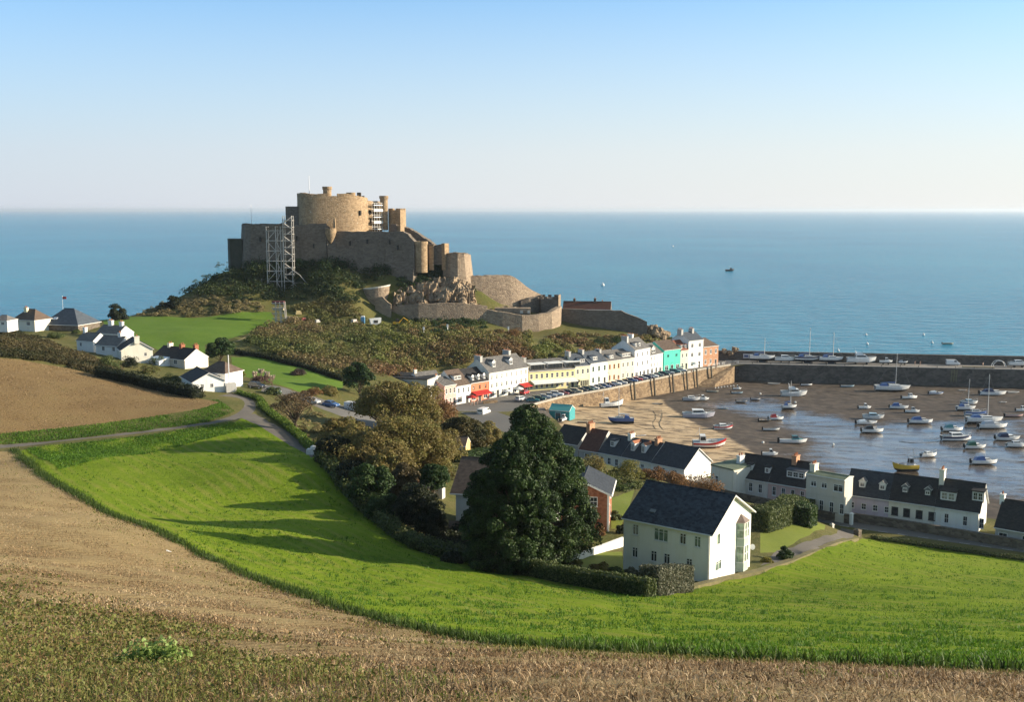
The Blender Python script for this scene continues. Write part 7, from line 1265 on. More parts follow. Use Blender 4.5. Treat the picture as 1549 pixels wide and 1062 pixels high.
# ================================================================== CARS
TYRE = M('tyre', (.015,.015,.016), rough=.9); RIM = M('wheel_rim', (.4,.4,.41), rough=.4); LAMP = M('lamp_lens', (.6,.6,.58), rough=.15, spec=.7); REDL = M('tail_lens', (.35,.02,.02), rough=.2); CARGL = glassmat('car_glass', (.012,.015,.018))
def carpaint(n, c): return M('car_' + n, c, tuple(x * .93 for x in c), scale=.6, rough=.25, spec=.6)
CP_ = {n: carpaint(n, c) for n, c in dict(silver=(.45,.46,.48), white=(.75,.75,.74), red=(.42,.03,.03), black=(.02,.02,.023), navy=(.03,.04,.10), blue=(.06,.13,.30), green=(.02,.07,.05), grey=(.17,.18,.19), gold=(.42,.36,.24), maroon=(.16,.02,.035), teal=(.03,.14,.15)).items()}
def body_mesh(kind):
    """car body from side stations; slot 0 paint; windows are separate"""
    if kind == 'van': st = [(-2.25, .45, 1.95, .9), (-2.2, .35, 2.05, .95), (1.0, .35, 2.05, .95), (1.45, .35, 1.55, .93), (1.75, .35, 1.2, .92), (2.3, .38, 1.05, .86), (2.4, .5, .8, .8)]
    elif kind == 'estate': st = [(-2.15, .5, .8, .78), (-2.1, .35, .98, .84), (-2.0, .3, 1.05, .85), (1.0, .3, .95, .85), (2.0, .3, .82, .82), (2.12, .4, .65, .75)]
    else: st = [(-1.95, .5, .8, .76), (-1.88, .35, .92, .82), (-1.6, .3, .98, .84), (.8, .3, .94, .84), (1.75, .3, .80, .80), (1.95, .42, .62, .72)]
    mb = MB()
    for x, z0, z1, w_ in st: mb.v += [(x, -w_ * .92, z0), (x, -w_, z0 + (z1 - z0) * .45), (x, -w_ * .9, z1), (x, w_ * .9, z1), (x, w_, z0 + (z1 - z0) * .45), (x, w_ * .92, z0)]
    for i in range(len(st) - 1):
        for j in range(6): k = (j + 1) % 6; mb.f.append((i*6 + j, i*6 + k, (i+1)*6 + k, (i+1)*6 + j)[::-1]); mb.m.append(0)
    mb.f.append((0, 1, 2, 3, 4, 5)); mb.m.append(0); e = (len(st) - 1) * 6; mb.f.append(tuple(e + k for k in (5, 4, 3, 2, 1, 0))); mb.m.append(0)
    if kind != 'van':
        a, b, c, d, h = (-2.0, .95, -1.75, .3, 1.5) if kind == 'estate' else (-1.7, .85, -1.2, .15, 1.42)
        zb = .95; mb.hexa([(a, -.76, zb), (b, -.76, zb), (b, .76, zb), (a, .76, zb), (c, -.6, h), (d, -.6, h), (d, .6, h), (c, .6, h)])
        g = MB(); 
        def lp(p, q, t): return tuple(p[i] + (q[i] - p[i]) * t for i in range(3))
        A = [(a, -.77, zb), (b, -.77, zb), (b, .77, zb), (a, .77, zb)]; Bq = [(c, -.61, h), (d, -.61, h), (d, .61, h), (c, .61, h)]; gs = []
        for i, j, n in ((0, 1, (0, -.012, 0)), (2, 3, (0, .012, 0)), (1, 2, (.015, 0, .006)), (3, 0, (-.015, 0, .006))):
            q = [lp(lp(A[i], A[j], .07), lp(Bq[i], Bq[j], .07), .12), lp(lp(A[i], A[j], .93), lp(Bq[i], Bq[j], .93), .12), lp(lp(A[i], A[j], .93), lp(Bq[i], Bq[j], .93), .9), lp(lp(A[i], A[j], .07), lp(Bq[i], Bq[j], .07), .9)]
            gs.append([tuple(p[k] + n[k] for k in range(3)) for p in q])
    else:
        gs = [[(1.5, -.82, 1.52), (1.5, .82, 1.52), (1.06, .82, 2.0), (1.06, -.82, 2.0)], [(.3, -.955, 1.35), (1.3, -.955, 1.35), (1.0, -.93, 1.85), (.3, -.93, 1.85)], [(1.3, .955, 1.35), (.3, .955, 1.35), (.3, .93, 1.85), (1.0, .93, 1.85)], [(-2.27, .7, 1.3), (-2.27, -.7, 1.3), (-2.24, -.7, 1.8), (-2.24, .7, 1.8)]]
        gs[0] = [(x + .03, y, z + .02) for x, y, z in gs[0]]
    return mb, gs
CARM = {}
def car(kind, pos, rz, col, label, group, tilt=None):
    r = bpy.data.objects.new('parked_van' if kind == 'van' else 'parked_car', None); COL.objects.link(r); r.location = pos; r.rotation_euler = (0, 0, rz); tag(r, label, 'van' if kind == 'van' else 'car', group)
    if tilt: r.rotation_euler = tilt
    key = (kind, col)
    if key in CARM:
        for ch in CARM[key].children: copy_tree(ch, r)
        return r
    CARM[key] = r
    if kind not in CARM:
        mb, gs = body_mesh(kind); CARM[kind] = (mb, gs, [MB().quad(*g).mesh('pane', [CARGL]) for g in gs]); w_ = MB(); w_.lathe([(.30, -.1), (.32, -.06), (.32, .06), (.30, .1)], n=14); w_.v = [(x, z, y) for x, y, z in w_.v]; CARM['wheel'] = w_.mesh('wheel', [TYRE]); q = MB(); q.lathe([(.01, -.108), (.19, -.108), (.21, -.09), (.21, .09), (.19, .108), (.01, .108)], n=12); q.v = [(x, z, y) for x, y, z in q.v]; CARM['rim'] = q.mesh('rim', [RIM])
        hl = MB(); hl.box(-.04, .04, -.17, .17, -.08, .08); CARM['hl'] = hl.mesh('headlight', [LAMP]); CARM['tl'] = hl.mesh('tail_light', [REDL])
    mb, gs, gm = CARM[kind]; mb.build('body', CP_[col], r)
    for g in gm: link('window', g, r)
    wb = 1.35 if kind != 'van' else 1.5
    for x in (-wb + (.1 if kind != 'van' else 0), wb - .05):
        for y in (-.78, .78): wo = link('wheel', CARM['wheel'], r, (x, y, .32)); link('rim', CARM['rim'], wo)
    fx_, hz2, bx_ = {'van': (2.34, .75, -2.24), 'estate': (2.07, .66, -2.13), 'hatch': (1.88, .66, -1.92)}[kind]
    for y in (-.55, .55): link('headlight', CARM['hl'], r, (fx_, y, hz2)); link('tail_light', CARM['tl'], r, (bx_, y * 1.15, .8))
    return r
CG_ = 'cars parked along the quay edge'
def qedge(px, off, z=5.02):
    k = ray(px, 590)[0] / ray(px, 590)[1]; E_ = [p[:2] for p in QE]
    for a, b in zip(E_[:-1], E_[1:]):
        a, b = Vector(a), Vector(b); d = (b - a).normalized(); n = Vector((-d.y, d.x)); a2, b2 = a + n * off - d * 2, b + n * off + d * 2; den = (b2.x - a2.x) - k * (b2.y - a2.y); t = (k * a2.y - a2.x) / den
        if 0 <= t <= 1: p = a2.lerp(b2, t); return (p.x, p.y, z), math.atan2(d.y, d.x)
    return (60, 375, z), .8
cols = ['teal', 'green', 'silver', 'silver', 'white', 'maroon', 'black', 'gold', 'black', 'green', 'silver', 'grey', 'blue', 'navy', 'white', 'silver', 'black', 'blue', 'red', 'silver', 'navy', 'white', 'grey', 'black', 'silver', 'teal', 'white']
kinds = ['hatch', 'estate', 'hatch', 'hatch', 'estate', 'hatch', 'hatch', 'estate']
pxs = [806, 815, 824, 833, 842, 851, 861, 871, 880, 889, 897, 906, 914, 922, 931, 939, 947, 955, 963, 971, 979, 987, 995, 1003, 1011, 1020, 1030]
seen = {}
words = dict(silver='silver', white='white', red='red', black='black', navy='navy', blue='blue', green='dark green', grey='grey', gold='pale gold', maroon='dark red', teal='teal')
places = {}
for k, (px, c) in enumerate(zip(pxs, cols)):
    pos, rz = qedge(px, 3.1); seen.setdefault(c, []).append(k)
for k, (px, c) in enumerate(zip(pxs, cols)):
    pos, rz = qedge(px, 3.1); i = seen[c].index(k); n = len(seen[c]); L_ = words[cols[k - 1]] if k else 'no'; Rr = words[cols[k + 1]] if k + 1 < len(cols) else 'no'
    lab = f'{words[c]} {"estate car" if kinds[k % 8] == "estate" else "small car"} on the quay edge parked between {L_} and {Rr} cars' if n > 1 or k in (0, len(cols) - 1) else f'only {words[c]} car in the row parked along the quay edge'
    if k == 0: lab = 'teal car at the near end of the row parked along the quay edge'
    if k == len(cols) - 1: lab = 'white car at the far end of the row parked along the quay edge'
    car(kinds[k % 8], pos, rz - R(62) + random.uniform(-.06, .06), c, lab, CG_)
for px, off, kind, c, lab, da in [(794, 12.5, 'hatch', 'red', 'bright red car parked in front of the red awning', .1), (788, 7.0, 'estate', 'silver', 'silver estate car on the roadway beside the evergreen top', 0), (959, 11, 'hatch', 'white', 'white car parked against the tall white houses', .1), (902, 10.5, 'hatch', 'white', 'white car parked in front of the plain white house', .1), (1010, 9.5, 'estate', 'grey', 'grey car on the roadway below the turquoise house', 0), (985, 10.0, 'hatch', 'maroon', 'dark red car against the white house with the glazed gable', .1), (724, 4, 'van', 'white', 'white van on the road junction near the coral house', .4), (1050, 6.0, 'hatch', 'gold', 'pale gold car parked below the tall white house near the pier', 0)]:
    pos, rz = qedge(px, off) if px > 780 else ((flat(px + 8, 628, 5.02)), .7); car(kind, pos, rz + da, c, lab, 'cars on the harbour front roadway')
for px, py, kind, c, lab, rz in [(389, 588, 'estate', 'black', 'black car parked beside the bungalows, leftmost on the side road', -.5), (413, 597, 'hatch', 'green', 'dark green car second from the left on the side road', -.5), (472, 611, 'hatch', 'silver', 'silver car half hidden by the bare tree on the side road', -.5), (501, 616, 'hatch', 'blue', 'blue car behind the white van on the side road', -.5), (536, 622, 'van', 'white', 'white van parked on the side road in front of the autumn trees', -.5)]:
    p = hit(px, py); car(kind, p, rz, c, lab, 'vehicles parked on the side road')
p = hit(474, 688); mb = MB(); mb.prism([(-1.0, -.5), (1.0, -.5), (1.1, .4), (-.9, .5)], 0, .9).lathe([(.5, .9), (.42, 1.3), (.1, 1.45), (.01, 1.46)], (0, 0, 0), 10); tag(mb.build('sack_pile', M('white_sacks', (.72,.72,.7), (.55,.55,.54), scale=2), None, p), 'pile of white sacks at the bottom of the lane', 'sacks')
# works beside the castle path
def digger(p, rz):
    r = thing('digger', 'small yellow digger parked below the castle wall', 'digger', p, rz); ym = M('plant_yellow', (.62,.36,.03), rough=.5); b = MB(); b.box(-1.3, 1.1, -.9, .9, .8, 1.5); b.build('body', ym, r); c = MB(); c.hexa([(-.3, -.8, 1.5), (.9, -.8, 1.5), (.9, .2, 1.5), (-.3, .2, 1.5), (-.2, -.7, 2.7), (.7, -.7, 2.7), (.7, .1, 2.7), (-.2, .1, 2.7)]); c.build('cab', [CARGL], r)
    for y in (-.9, .9):
        t = MB(); t.prism([(-1.5, y - .22), (1.4, y - .22), (1.4, y + .22), (-1.5, y + .22)], .05, .75); t.build('track', TYRE, r)
    a = MB(); a.tube([(1.0, .4, 1.4), (2.4, .4, 2.9), (3.9, .4, 1.9)], [.2, .17, .14], 6); a.build('arm', ym, r); k = MB(); k.hexa([(3.7, .1, .9), (4.4, .1, 1.1), (4.4, .7, 1.1), (3.7, .7, .9), (3.8, .1, 1.8), (4.0, .1, 1.9), (4.0, .7, 1.9), (3.8, .7, 1.8)]); k.build('bucket', ym, r)
digger(at(600, 490, 374) if False else (at(600, 490, 376)[0], 376, gz(at(600, 490, 376)[0], 376)), .1)
def onhill(px, Y): x = at(px, 490, Y)[0]; return (x, Y, gz(x, Y))
p = onhill(549, 370); mb = MB(); mb.box(-.65, .65, -.65, .65, 0, 2.3, 0).box(-.5, .5, -.68, -.651, .2, 2.1, 1).hexa([(-.7, -.7, 2.3), (.7, -.7, 2.3), (.7, .7, 2.3), (-.7, .7, 2.3), (-.4, -.4, 2.6), (.4, -.4, 2.6), (.4, .4, 2.6), (-.4, .4, 2.6)], 2); tag(mb.build('portable_toilet', [M('loo_blue', (.12,.3,.48)), M('loo_door', (.18,.38,.55)), M('loo_roof', (.6,.62,.64))], None, p), 'pale blue portable toilet on the castle path', 'toilet')
p = onhill(568, 368); r = thing('site_trailer', 'white tipped trailer beside the portable toilet', 'trailer', p, .3); mb = MB(); mb.hexa([(-1.7, -1, .9), (1.7, -1, .9), (1.7, 1, .9), (-1.7, 1, .9), (-2.1, -1, 2.6), (1.9, -1, 2.9), (1.9, 1, 2.9), (-2.1, 1, 2.6)]).box(-1.7, 1.7, -.8, .8, .6, .9); mb.build('trailer_body', M('trailer_white', (.75,.75,.73)), r); mb = MB(); mb.box(-.7, .7, -1.06, -1.005, 1.2, 2.2); mb.build('opening', M('dark_opening', (.04,.04,.04)), r)
for x in (-1, 1):
    w_ = MB(); w_.lathe([(.01, -.12), (.4, -.12), (.4, .12), (.01, .12)], (0, 0, 0), 12); w_.v = [(a + x, c - 1, b + .4) for a, b, c in w_.v]; w_.build('wheel', TYRE, r)
for k, (px, Y, s, c, lab) in enumerate([(440, 362, 1.6, (.42,.32,.19), 'tan crate stack left of the castle path works'), (448, 364, 1.2, (.45,.36,.22), 'smaller tan crate beside the path'), (452, 371, 1.0, (.5,.4,.2), 'yellowish pallet by the scaffold foot'), (460, 366, .8, (.4,.12,.1), 'reddish barrel on the castle path'), (480, 366, .8, (.5,.48,.45), 'pale stone block on the castle path'), (536, 368, 1.3, (.5,.44,.4), 'heap of pale stones on the castle path')]):
    p = onhill(px, Y); mb = MB(); mb.box(-s, s, -.6, .6, 0, .7 * s); mb.box(-s * .8, s * .6, -.5, .5, .7 * s + .02, 1.2 * s)
    for q in range(5): mb.box(-s + q * s * .45, -s + q * s * .45 + .1, -.63, -.601, 0, .7 * s)
    tag(mb.build('crate_stack', M(f'works_{k}', c, rough=.8), None, p, (0, 0, .2 * k)), lab, 'crates')
for px, py, lab in ((641, 508, 'pale post on the scrub slope'), (677, 503, 'tall pale post below the low castle wall'), (769, 506, 'white post beside the rust orange bush')):
    p = hit(px, py); mb = MB(); mb.tube([(0, 0, -.5), (0, 0, 2.6)], .16, 6); mb.box(-.3, .3, -.1, .1, 1.8, 2.8); tag(mb.build('marker_post', FRAME, None, p), lab, 'post')
# things on the pier
p = pier_at(1441, 8); car('van', (p.x, p.y, 5.03), R(prz), 'white', 'white van parked on the pier', None)
for k, px in enumerate((1462, 1474, 1486, 1498)):
    p = pier_at(px, 3.0); mb = MB(); mb.box(-1.3, 1.3, -.5, .5, 0, .45)
    for q in range(7): mb.box(-1.28 + q * .4, -1.05 + q * .4, -.53, -.502, .05, .42)
    mb.box(-1.32, 1.32, -.52, .52, .45, .52); tag(mb.build('pot_crate', M('pot_tan', (.42,.33,.22), rough=.9), None, (p.x, p.y, 5.03), (0, 0, R(prz))), 'low tan crate in the row on the pier edge', 'crate', 'tan crates on the pier')
p = pier_at(1511, 7); mb = MB(); A_ = [(-2.2 * math.cos(t), 2.2 * math.sin(t)) for t in np.linspace(0, math.pi, 9)]
for y in (-1, 1): mb.tube([(x, y, z) for x, z in A_], .1, 5)
for x, z in A_[1:-1:2]: mb.tube([(x, -1, z), (x, 1, z)], .06, 5)
tag(mb.build('arched_frame', FRAME, None, (p.x, p.y, 5.05), (0, 0, R(prz))), 'white arched frame standing on the pier', 'frame')
for k in range(16):
    px = 1110 + 28 * k; p = pier_at(px, .4); mb = MB(); mb.lathe([(.16, 0), (.12, .1), (.1, .35), (.17, .42), (.15, .5), (.01, .52)], n=10); tag(mb.build('bollard', M('bollard_iron', (.05,.05,.05), rough=.6), None, (p.x, p.y, 5.19)), 'iron bollard on the pale edge of the pier', 'bollard', 'bollards along the pier edge')
# guard rail round the quay corner
for k in range(7):
    px = 1072 + k * 7; pos, rz = qedge(px, -.2, 5.55) if px < 1100 else ((*pier_at(px, .3), 5.18), R(prz)); mb = MB()
    mb.tube([(-.6, 0, 0), (-.6, 0, 1)], .05, 5).tube([(.6, 0, 0), (.6, 0, 1)], .05, 5).tube([(-.8, 0, 1), (.8, 0, 1)], .05, 5).tube([(-.8, 0, .55), (.8, 0, .55)], .04, 5); tag(mb.build('guard_rail', FRAME, None, pos, (0, 0, rz)), 'white guard rail at the corner of quay and pier', 'railing', 'guard rails at the quay corner')
# parasols and tables before the shops
for k, (px, off, c, lab) in enumerate([(703, 0, 'r', 'red parasol outside the white shop'), (756, 0, 'w', 'white parasol in front of the tall cream house'), (774, 0, 'w', 'white round sign outside the tall cream house'), (1040, 0, 'w', 'white parasol outside the sage green house')]):
    a = qline(px); nq = Vector((.67, -.74)) * 3.2; mb = MB(); mb.tube([(0, 0, 0), (0, 0, 2.6)], .04, 6); mb.lathe([(1.5, 2.05), (1.45, 2.1), (.7, 2.5), (.02, 2.75)], n=10, m=1); tag(mb.build('parasol', [SPAR, REDC if c == 'r' else WHITEC], None, (a[0] + nq.x, a[1] + nq.y, 5.02)), lab if 'sign' not in lab else 'white parasol between shopfront and red awning', 'parasol')
wall('terrace_wall', 'low tan stone planter outside the coral house', [flat(731, 611, 5)[:2], flat(752, 609, 5)[:2]], .8, .5, QUAYST, zs=[5, 5])
# ================================================================== PEOPLE (a handful, far off on the quay)
def person_mesh(stride=.22, arm=.2):
    V = [(0, 0, .95), (0, 0, 1.2), (0, 0, 1.42), (0, 0, 1.52), (.02, 0, 1.66), (.01, 0, 1.76)]; E = [(0, 1), (1, 2), (2, 3), (3, 4), (4, 5)]; Rr = [.15, .14, .15, .055, .09, .085]
    def ch(start, pts):
        i = start
        for p, r in pts: V.append(p); Rr.append(r); E.append((i, len(V) - 1)); i = len(V) - 1
    for s in (-1, 1):
        ch(0, [((.0, .09 * s, .88), .10), ((stride * .5 * s + .03, .10 * s, .48), .07), ((stride * s * .9, .10 * s, .09), .045), ((stride * s * .9 + .15, .10 * s, .05), .04)])
        ch(2, [((0, .2 * s, 1.40), .06), ((-arm * .4 * s, .24 * s, 1.13), .045), ((-arm * .4 * s + .1, .23 * s, .9), .035), ((-arm * .4 * s + .13, .23 * s, .82), .04)])
    me = bpy.data.meshes.new('person'); me.from_pydata(V, E, []); o = bpy.data.objects.new('tmp', me); COL.objects.link(o); sk = o.modifiers.new('s', 'SKIN'); 
    for v, r in zip(me.skin_vertices[0].data, Rr): v.radius = (r, r)
    me.skin_vertices[0].data[0].use_root = True; ss = o.modifiers.new('u', 'SUBSURF'); ss.levels = 1; bpy.context.view_layer.update(); dg = bpy.context.evaluated_depsgraph_get(); out = bpy.data.meshes.new_from_object(o.evaluated_get(dg)); bpy.data.objects.remove(o); return out
pm = person_mesh(); SKIN = M('skin', (.45,.28,.2), rough=.6); HAIR = M('hair', (.05,.03,.02), rough=.7); JEAN = M('jeans', (.05,.07,.12), rough=.9)
for f in pm.polygons:
    z = f.center.z; y = abs(f.center.y); f.material_index = 2 if z > 1.72 else (0 if z > 1.5 or (z < .88 and y > .18) else (1 if z > .92 else 3))
def person(p, rz, c, label, cname):
    me = pm.copy(); me.materials.clear()
    for m in (SKIN, M('coat_' + cname, c, rough=.9), HAIR, JEAN): me.materials.append(m)
    o = link('person', me, None, p, (0, 0, rz)); tag(o, label, 'person')
for px, py, c, cn, lab in [(712, 613, (.35,.03,.03), 'red', 'person in a red coat outside the coral house'), (717, 614, (.05,.06,.2), 'blue', 'person in a blue coat outside the coral house'), (722, 612, (.5,.5,.5), 'pale', 'person in a pale coat under the red awning'), (728, 611, (.05,.05,.05), 'black', 'person in black under the red awning'), (1083, 560, (.05,.2,.42), 'bright_blue', 'person in a bright blue coat at the quay corner'), (947, 580, (.03,.03,.04), 'dark', 'person in dark clothes walking past the cream house'), (1046, 566, (.02,.02,.02), 'jet', 'person in black standing before the tall white house'), (1384, 558, (.6,.6,.6), 'white', 'person in white standing on the pier'), (1392, 558, (.4,.42,.5), 'grey_blue', 'person in grey blue standing on the pier'), (1487, 556, (.6,.6,.62), 'pale_grey', 'person in pale grey by the tan crates on the pier')]:
    p = flat(px, py, 5.03); p = p if px < 1100 else (*pier_at(px, 5), 5.03); person(p, random.uniform(0, 6), c, lab, cn)
# lamp posts on the quay
for px in (905, 922, 985, 1049):
    pos, rz = qedge(px, .9, 5.02); mb = MB(); mb.tube([(0, 0, 0), (0, 0, 4.6), (-.4, .3, 5.0)], [.07, .05, .04], 6); mb.lathe([(.02, 5.12), (.2, 5.05), (.2, 4.95), (.02, 4.9)], (-.45, .34, 0), 8); tag(mb.build('street_lamp', M('lamp_grey', (.3,.3,.3), rough=.5), None, pos), 'slim grey street lamp on the quay edge', 'street lamp', 'street lamps along the quay edge')
# ================================================================== FIELD COVER (stuff)
def sample_view(n, y0, y1, test, hw=.53, pw=1.0):
    """random ground points in front of the camera, denser near it"""
    out = []; tot = 0
    while tot < n:
        y = (RNG.uniform(0, 1, n) * (y1 ** pw - y0 ** pw) + y0 ** pw) ** (1 / pw) if pw else y0 * (y1 / y0) ** RNG.uniform(0, 1, n); x = RNG.uniform(-1, 1, n) * (hw * y + 3); q = np.c_[x, y]; q = q[test(q)]; out.append(q); tot += len(q)
        if len(q) == 0: break
    return np.concatenate(out)[:n]
def fbm(q, s, seed=0, o=4): return np.array([mn.fractal(Vector((x * s + seed, y * s, seed)), 1, 2, o) for x, y in q])
def blades(name, q, h, w_, mat, lean=.6, rnd=None, z0=0.0, dirn=None):
    """thin bent blades, two faces each"""
    n = len(q); z = T(q[:, 0], q[:, 1]) + z0; a = RNG.uniform(0, 2 * math.pi, n) if dirn is None else dirn; h = h * RNG.uniform(.45, 1.35, n); ln = np.clip(RNG.normal(lean, .35, n), 0, 1.5); ww = (w_ * RNG.uniform(.6, 1.4, n))[:, None] * .5
    b = np.c_[q, z]; d = np.c_[np.cos(a), np.sin(a), np.zeros(n)]; sd_ = np.c_[-np.sin(a), np.cos(a), np.zeros(n)]; ang = RNG.uniform(0, 6.28, n); sd_ = np.c_[np.cos(ang), np.sin(ang), np.zeros(n)]; up = np.array([0, 0, 1.0]); cl = np.cos(ln)[:, None]; sl_ = np.sin(ln)[:, None]
    m = b + (d * sl_ * .4 + up * (.6 * cl + .1)) * h[:, None]; t = m + (d * np.sin(ln * 1.5)[:, None] + up * np.cos(ln * 1.5)[:, None]) * (h * .5)[:, None]
    V = np.stack([b - sd_ * ww, b + sd_ * ww, m - sd_ * ww * .8, m + sd_ * ww * .8, t - sd_ * ww * .25, t + sd_ * ww * .25], 1).reshape(-1, 3)
    i = np.arange(n)[:, None] * 6; Fq = np.stack([i + [0, 1, 3, 2], i + [2, 3, 5, 4]], 1).reshape(-1, 4); r = RNG.uniform(0, 1, n) if rnd is None else rnd
    return npmesh(name, V, Fq, mat, np.clip(np.repeat(r, 2), 0, 1))
bank_poly = BANK
inDry = lambda q: pip(q, G_DRY) & (pdist(q, BANK, False) > .4); inGreen = lambda q: pip(q, G_GREEN)
L_STRAW = leafmat('straw', [(.08,.05,.024), (.17,.105,.05), (.28,.18,.09), (.38,.265,.145), (.48,.37,.23)], .2)
L_WEED = leafmat('weed', [(.06,.075,.016), (.11,.13,.026), (.17,.18,.045), (.2,.15,.06), (.16,.095,.045)], .3)
L_BLADE = leafmat('grass_blade', [(.035,.085,.006), (.06,.14,.009), (.09,.19,.012), (.15,.24,.03)], .35)
L_BANK = leafmat('bank_grass', [(.02,.04,.007), (.04,.075,.011), (.07,.115,.017), (.13,.14,.035)], .3)  # dark bank grass, its shadow line also put into the colour
wq_ = lambda q: np.clip(.35 + (hw_(q)) * .9 + fbm(q, .35, 3) * .9 + fbm(q, 1.6, 6) * .45, 0, 1)
hw_ = lambda q: np.clip((np.interp(q[:, 1], [6, 8.6, 20, 42, 66, 90], [.5, -.6, -4.5, -12.5, -31, -60]) - q[:, 0]) / (1.5 + q[:, 1] * .06), -.8, .6)
q = sample_view(150000, 6, 80, inDry, .52, 0); g = wq_(q); wd = RNG.uniform(0, 1, len(q)) < g * .45
tag(link('dry_stubble', blades('dry_stubble', q[~wd], .10, np.clip(.0011 * q[~wd][:, 1], .010, .05), L_STRAW, 1.2, np.clip(RNG.uniform(0, 1, (~wd).sum()) ** 1.3 * .9 + fbm(q[~wd], .7, 9) * .6 + .05, 0, 1))), 'bleached straw and stubble covering the near field', 'stubble', kind='stuff')
qw = q[wd]; q3 = np.repeat(q[wd], 2, 0) + RNG.normal(0, .05, (2 * int(wd.sum()), 2)); P3 = np.c_[q3, T(q3[:, 0], q3[:, 1]) + RNG.uniform(.02, .2, len(q3))]
tag(link('weeds', leaves('weeds', P3[::2], np.clip(.0032 * q3[::2, 1], .024, .14), L_WEED, np.tile([0, 0, 1.0], (len(P3[::2]), 1)), .35, np.clip(RNG.uniform(0, 1, len(P3[::2])) * .9 + fbm(q3[::2], .8, 4) * .5, 0, 1))), 'green and brown weeds growing through the near stubble', 'weeds', kind='stuff')
q = sample_view(60000, 45, 190, lambda q: inDry(q) & (q[:, 0] < 40), .5, .5)
tag(link('dry_stubble', blades('dry_stubble', q, .15, .045, L_STRAW, 1.15, np.clip(RNG.uniform(0, 1, len(q)) * .6 + fbm(q, .12, 5) * .5 + .3, 0, 1))), 'pale flattened straw on the farther part of the dry field', 'stubble', kind='stuff')
q5 = np.repeat(qw, 2, 0) + RNG.normal(0, .07, (2 * len(qw), 2))
tag(link('weed_stems', blades('weed_stems', q5, .13, np.clip(.0012 * q5[:, 1], .011, .05), L_WEED, .75, np.clip(RNG.uniform(0, 1, len(q5)) + fbm(q5, .6, 2) * .5, 0, 1))), 'thin green and brown stems among the weeds', 'weeds', kind='stuff')
# olive margin of the dry field along the bank
q = sample_view(60000, 20, 175, lambda q: inDry(q) & (q[:, 0] < 30) & (pdist(q, BANK, False) < 7), .52, .3); q = q[RNG.uniform(0, 1, len(q)) < np.exp(-pdist(q, BANK, False) / 2.4) * (.6 + fbm(q, .2, 1))]
tag(link('field_margin', blades('field_margin', q, .16, np.clip(.0012 * q[:, 1], .02, .09), leafmat('margin_leaf', [(.07,.08,.016), (.12,.13,.022), (.17,.17,.035), (.2,.15,.05)]), .9)), 'olive green weedy margin of the dry field beside the bank', 'grass', kind='stuff')
# flattened straw, lighter patches
q = sample_view(40000, 6, 70, inDry, .52, 0); q = q[RNG.uniform(0, 1, len(q)) < np.clip(.55 - wq_(q), .1, 1)]
tag(link('straw_litter', blades('straw_litter', q, .13, .017, L_STRAW, 1.45, RNG.uniform(.55, 1, len(q)))), 'loose pale straw lying flat on the near field', 'straw', kind='stuff')
# fringe of stalks on the brow
q = np.c_[RNG.uniform(-2, 18, 8000), RNG.uniform(15, 31, 8000)]; q = q[inDry(q)]
tag(link('dry_stalks', blades('dry_stalks', q, .12, .016, L_STRAW, .8, RNG.uniform(0, .6, len(q)))), 'brown standing stalks along the brow of the dry field', 'stalks', kind='stuff')
q = sample_view(110000, 24, 210, inGreen, .52, .25)
cl_ = fbm(q, .22, 7, 5); q = q[(cl_ + RNG.uniform(-.6, .6, len(q))) > -.25]
tag(link('grass_tufts', blades('grass_tufts', q, .13, .05, L_BLADE, .6, np.clip(RNG.uniform(0, 1, len(q)) * .7 + fbm(q, .05, 8) * .5 + .15, 0, 1))), 'fresh bright green grass of the big field', 'grass', kind='stuff')
q = sample_view(9000, 26, 190, inGreen, .52, .3); q = q[fbm(q, .11, 21, 4) > -.12]; k = RNG.integers(0, len(q), 42000); q = q[k] + RNG.normal(0, .11, (42000, 2)); q = q[inGreen(q)]
tag(link('grass_tufts', blades('grass_tufts', q, np.clip(.0045 * q[:, 1], .13, .26), .05, L_BLADE, .8, np.clip(RNG.uniform(0, .8, len(q)), 0, 1))), 'taller darker tussocks scattered over the big green field', 'grass', kind='stuff')
# the unmown bank between the two fields
bp_ = np.array(dens(BANK, .5)[:-1]); bp_ = bp_[pdist(bp_, BANK, False) < .05]; k = RNG.integers(0, len(bp_), 26000); q = bp_[k] + RNG.normal(0, .42, (26000, 2))
q = q[(q[:, 1] > 12)]
tag(link('grass_bank', blades('grass_bank', q, .38, .05, L_BANK, .55, np.clip(RNG.uniform(0, 1, len(q)) * .8, 0, 1))), 'dark unmown grass bank dividing dry field and green field', 'grass', kind='stuff')
# grass verges along the lane on the left
V_ = hits([(0, 645), (120, 640), (240, 626), (330, 606), (356, 625), (300, 645), (200, 657), (100, 668), (0, 676)]); V2 = hits([(40, 680), (200, 662), (350, 640), (380, 650), (300, 668), (200, 690), (90, 712)])
for poly, lab, mt, hh in ((V_, 'rough green verge above the lane', L_BLADE, .22), (V2, 'longer green grass below the lane', L_BLADE, .22)):
    pl_ = np.array(poly); lo_, hi_ = pl_.min(0), pl_.max(0); q = RNG.uniform(lo_, hi_, (60000, 2)); q = q[pip(q, poly) & ~pip(q, LANE) & ~pip(q, PLOUGH)]
    tag(link('verge_grass', blades('verge_grass', q, hh, .1, mt, .55, np.clip(RNG.uniform(0, 1, len(q)) * .8 + fbm(q, .1, 3) * .4, 0, 1))), lab, 'grass', kind='stuff')
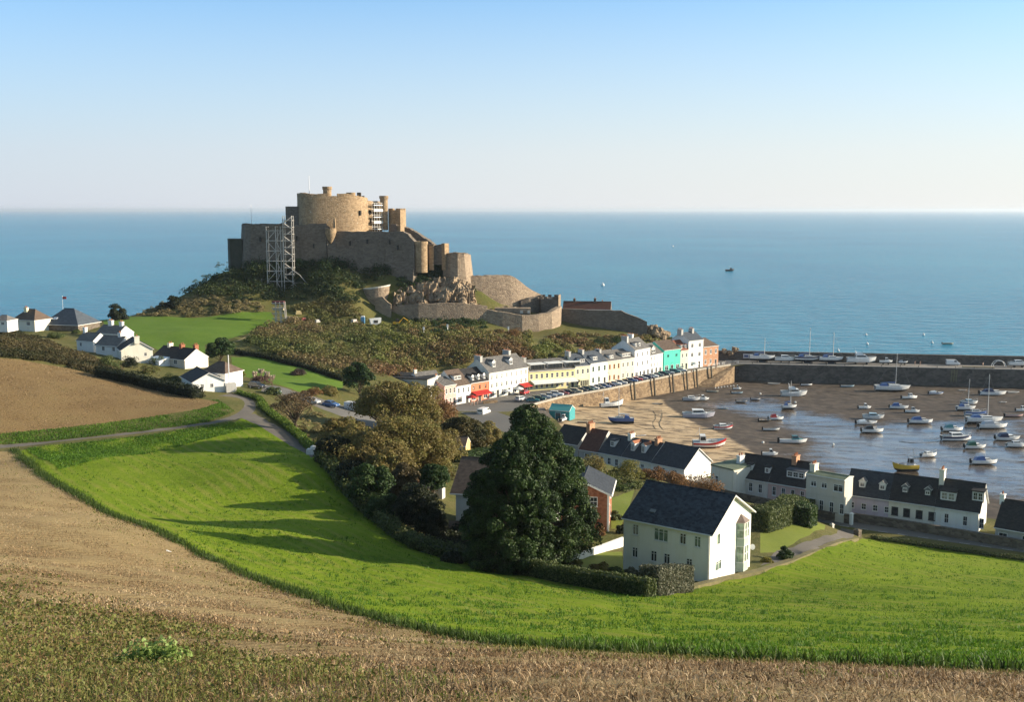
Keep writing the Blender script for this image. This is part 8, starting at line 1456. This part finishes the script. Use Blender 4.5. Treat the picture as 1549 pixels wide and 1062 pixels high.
# clods and stalks on the ploughed field
pl_ = np.array(PLOUGH); lo_, hi_ = pl_.min(0), pl_.max(0); q = RNG.uniform(lo_, hi_, (30000, 2)); q = q[pip(q, PLOUGH)]
tag(link('crop_residue', blades('crop_residue', q, .2, .09, L_STRAW, 1.2, np.clip(RNG.uniform(0, .9, len(q)), 0, 1))), 'scattered stalks on the brown ploughed field', 'stalks', kind='stuff')
# single things lying in the near field
p = hit(230, 1010); C = ell(26, .5, .34, shell=.2, low=0); C[:, 2] = np.abs(C[:, 2]) + .04
tag(link('weed_plant', clumps(C, RNG.uniform(.12, .24, 26), 34, .075, leafmat('fresh_weed', [(.14,.20,.05), (.22,.31,.08), (.34,.44,.16)], .4), name='weed_plant', low=-.3), None, p), 'bright green leafy weed in the stubble at the lower left', 'weed')
for px, py, a, L_, lab in [(175, 1000, .2, .55, 'bare curved twig left of the bright green weed'), (278, 998, .1, .35, 'short bare twig right of the bright green weed')]:
    p = hit(px, py); mb = MB(); mb.tube([(-L_ / 2, 0, .12), (-L_ * .1, .03, .05), (L_ * .2, .0, .06), (L_ / 2, .05, .16)], [.012, .012, .01, .005], 5); mb.tube([(0, .02, .05), (.12, .1, .14)], [.008, .003], 4); tag(mb.build('twig', M('grey_twig', (.3,.22,.15), (.22,.16,.11), scale=20), None, p, (0, 0, a)), lab, 'twig')
p = hit(254, 836); mb = MB(); mb.hexa([(-.25, -.2, 0), (.2, -.2, 0), (.25, .2, 0), (-.2, .2, 0), (-.2, -.1, .3), (.1, -.12, .22), (.15, .1, .18), (-.22, .12, .34)]).hexa([(.1, -.1, .05), (.5, -.05, .02), (.5, .15, .02), (.1, .12, .05), (.2, -.02, .2), (.42, .02, .1), (.42, .08, .1), (.2, .06, .2)]); mb.v = [(a * .6, b * .6, c * .6) for a, b, c in mb.v]; tag(mb.build('plastic_scrap', M('white_plastic', (.75,.75,.75), rough=.4), None, p), 'scrap of white plastic lying in the dry field', 'litter')
# ================================================================== AIR
def haze(density, col):
    mb = MB(); mb.box(-60000, 60000, -400, 90000, -7.5, 82); m = bpy.data.materials.new('haze'); m.use_nodes = True; t = m.node_tree; t.nodes.clear()
    o = t.nodes.new('ShaderNodeOutputMaterial'); v = t.nodes.new('ShaderNodeVolumePrincipled'); v.inputs['Density'].default_value = density; v.inputs['Color'].default_value = (*col, 1); v.inputs['Anisotropy'].default_value = .3
    t.links.new(v.outputs[0], o.inputs["Volume"])
    return tag(mb.build('haze', m), 'thin pale sea haze over the bay', 'haze', kind='stuff')
haze(.00005, (.78, .86, .95))
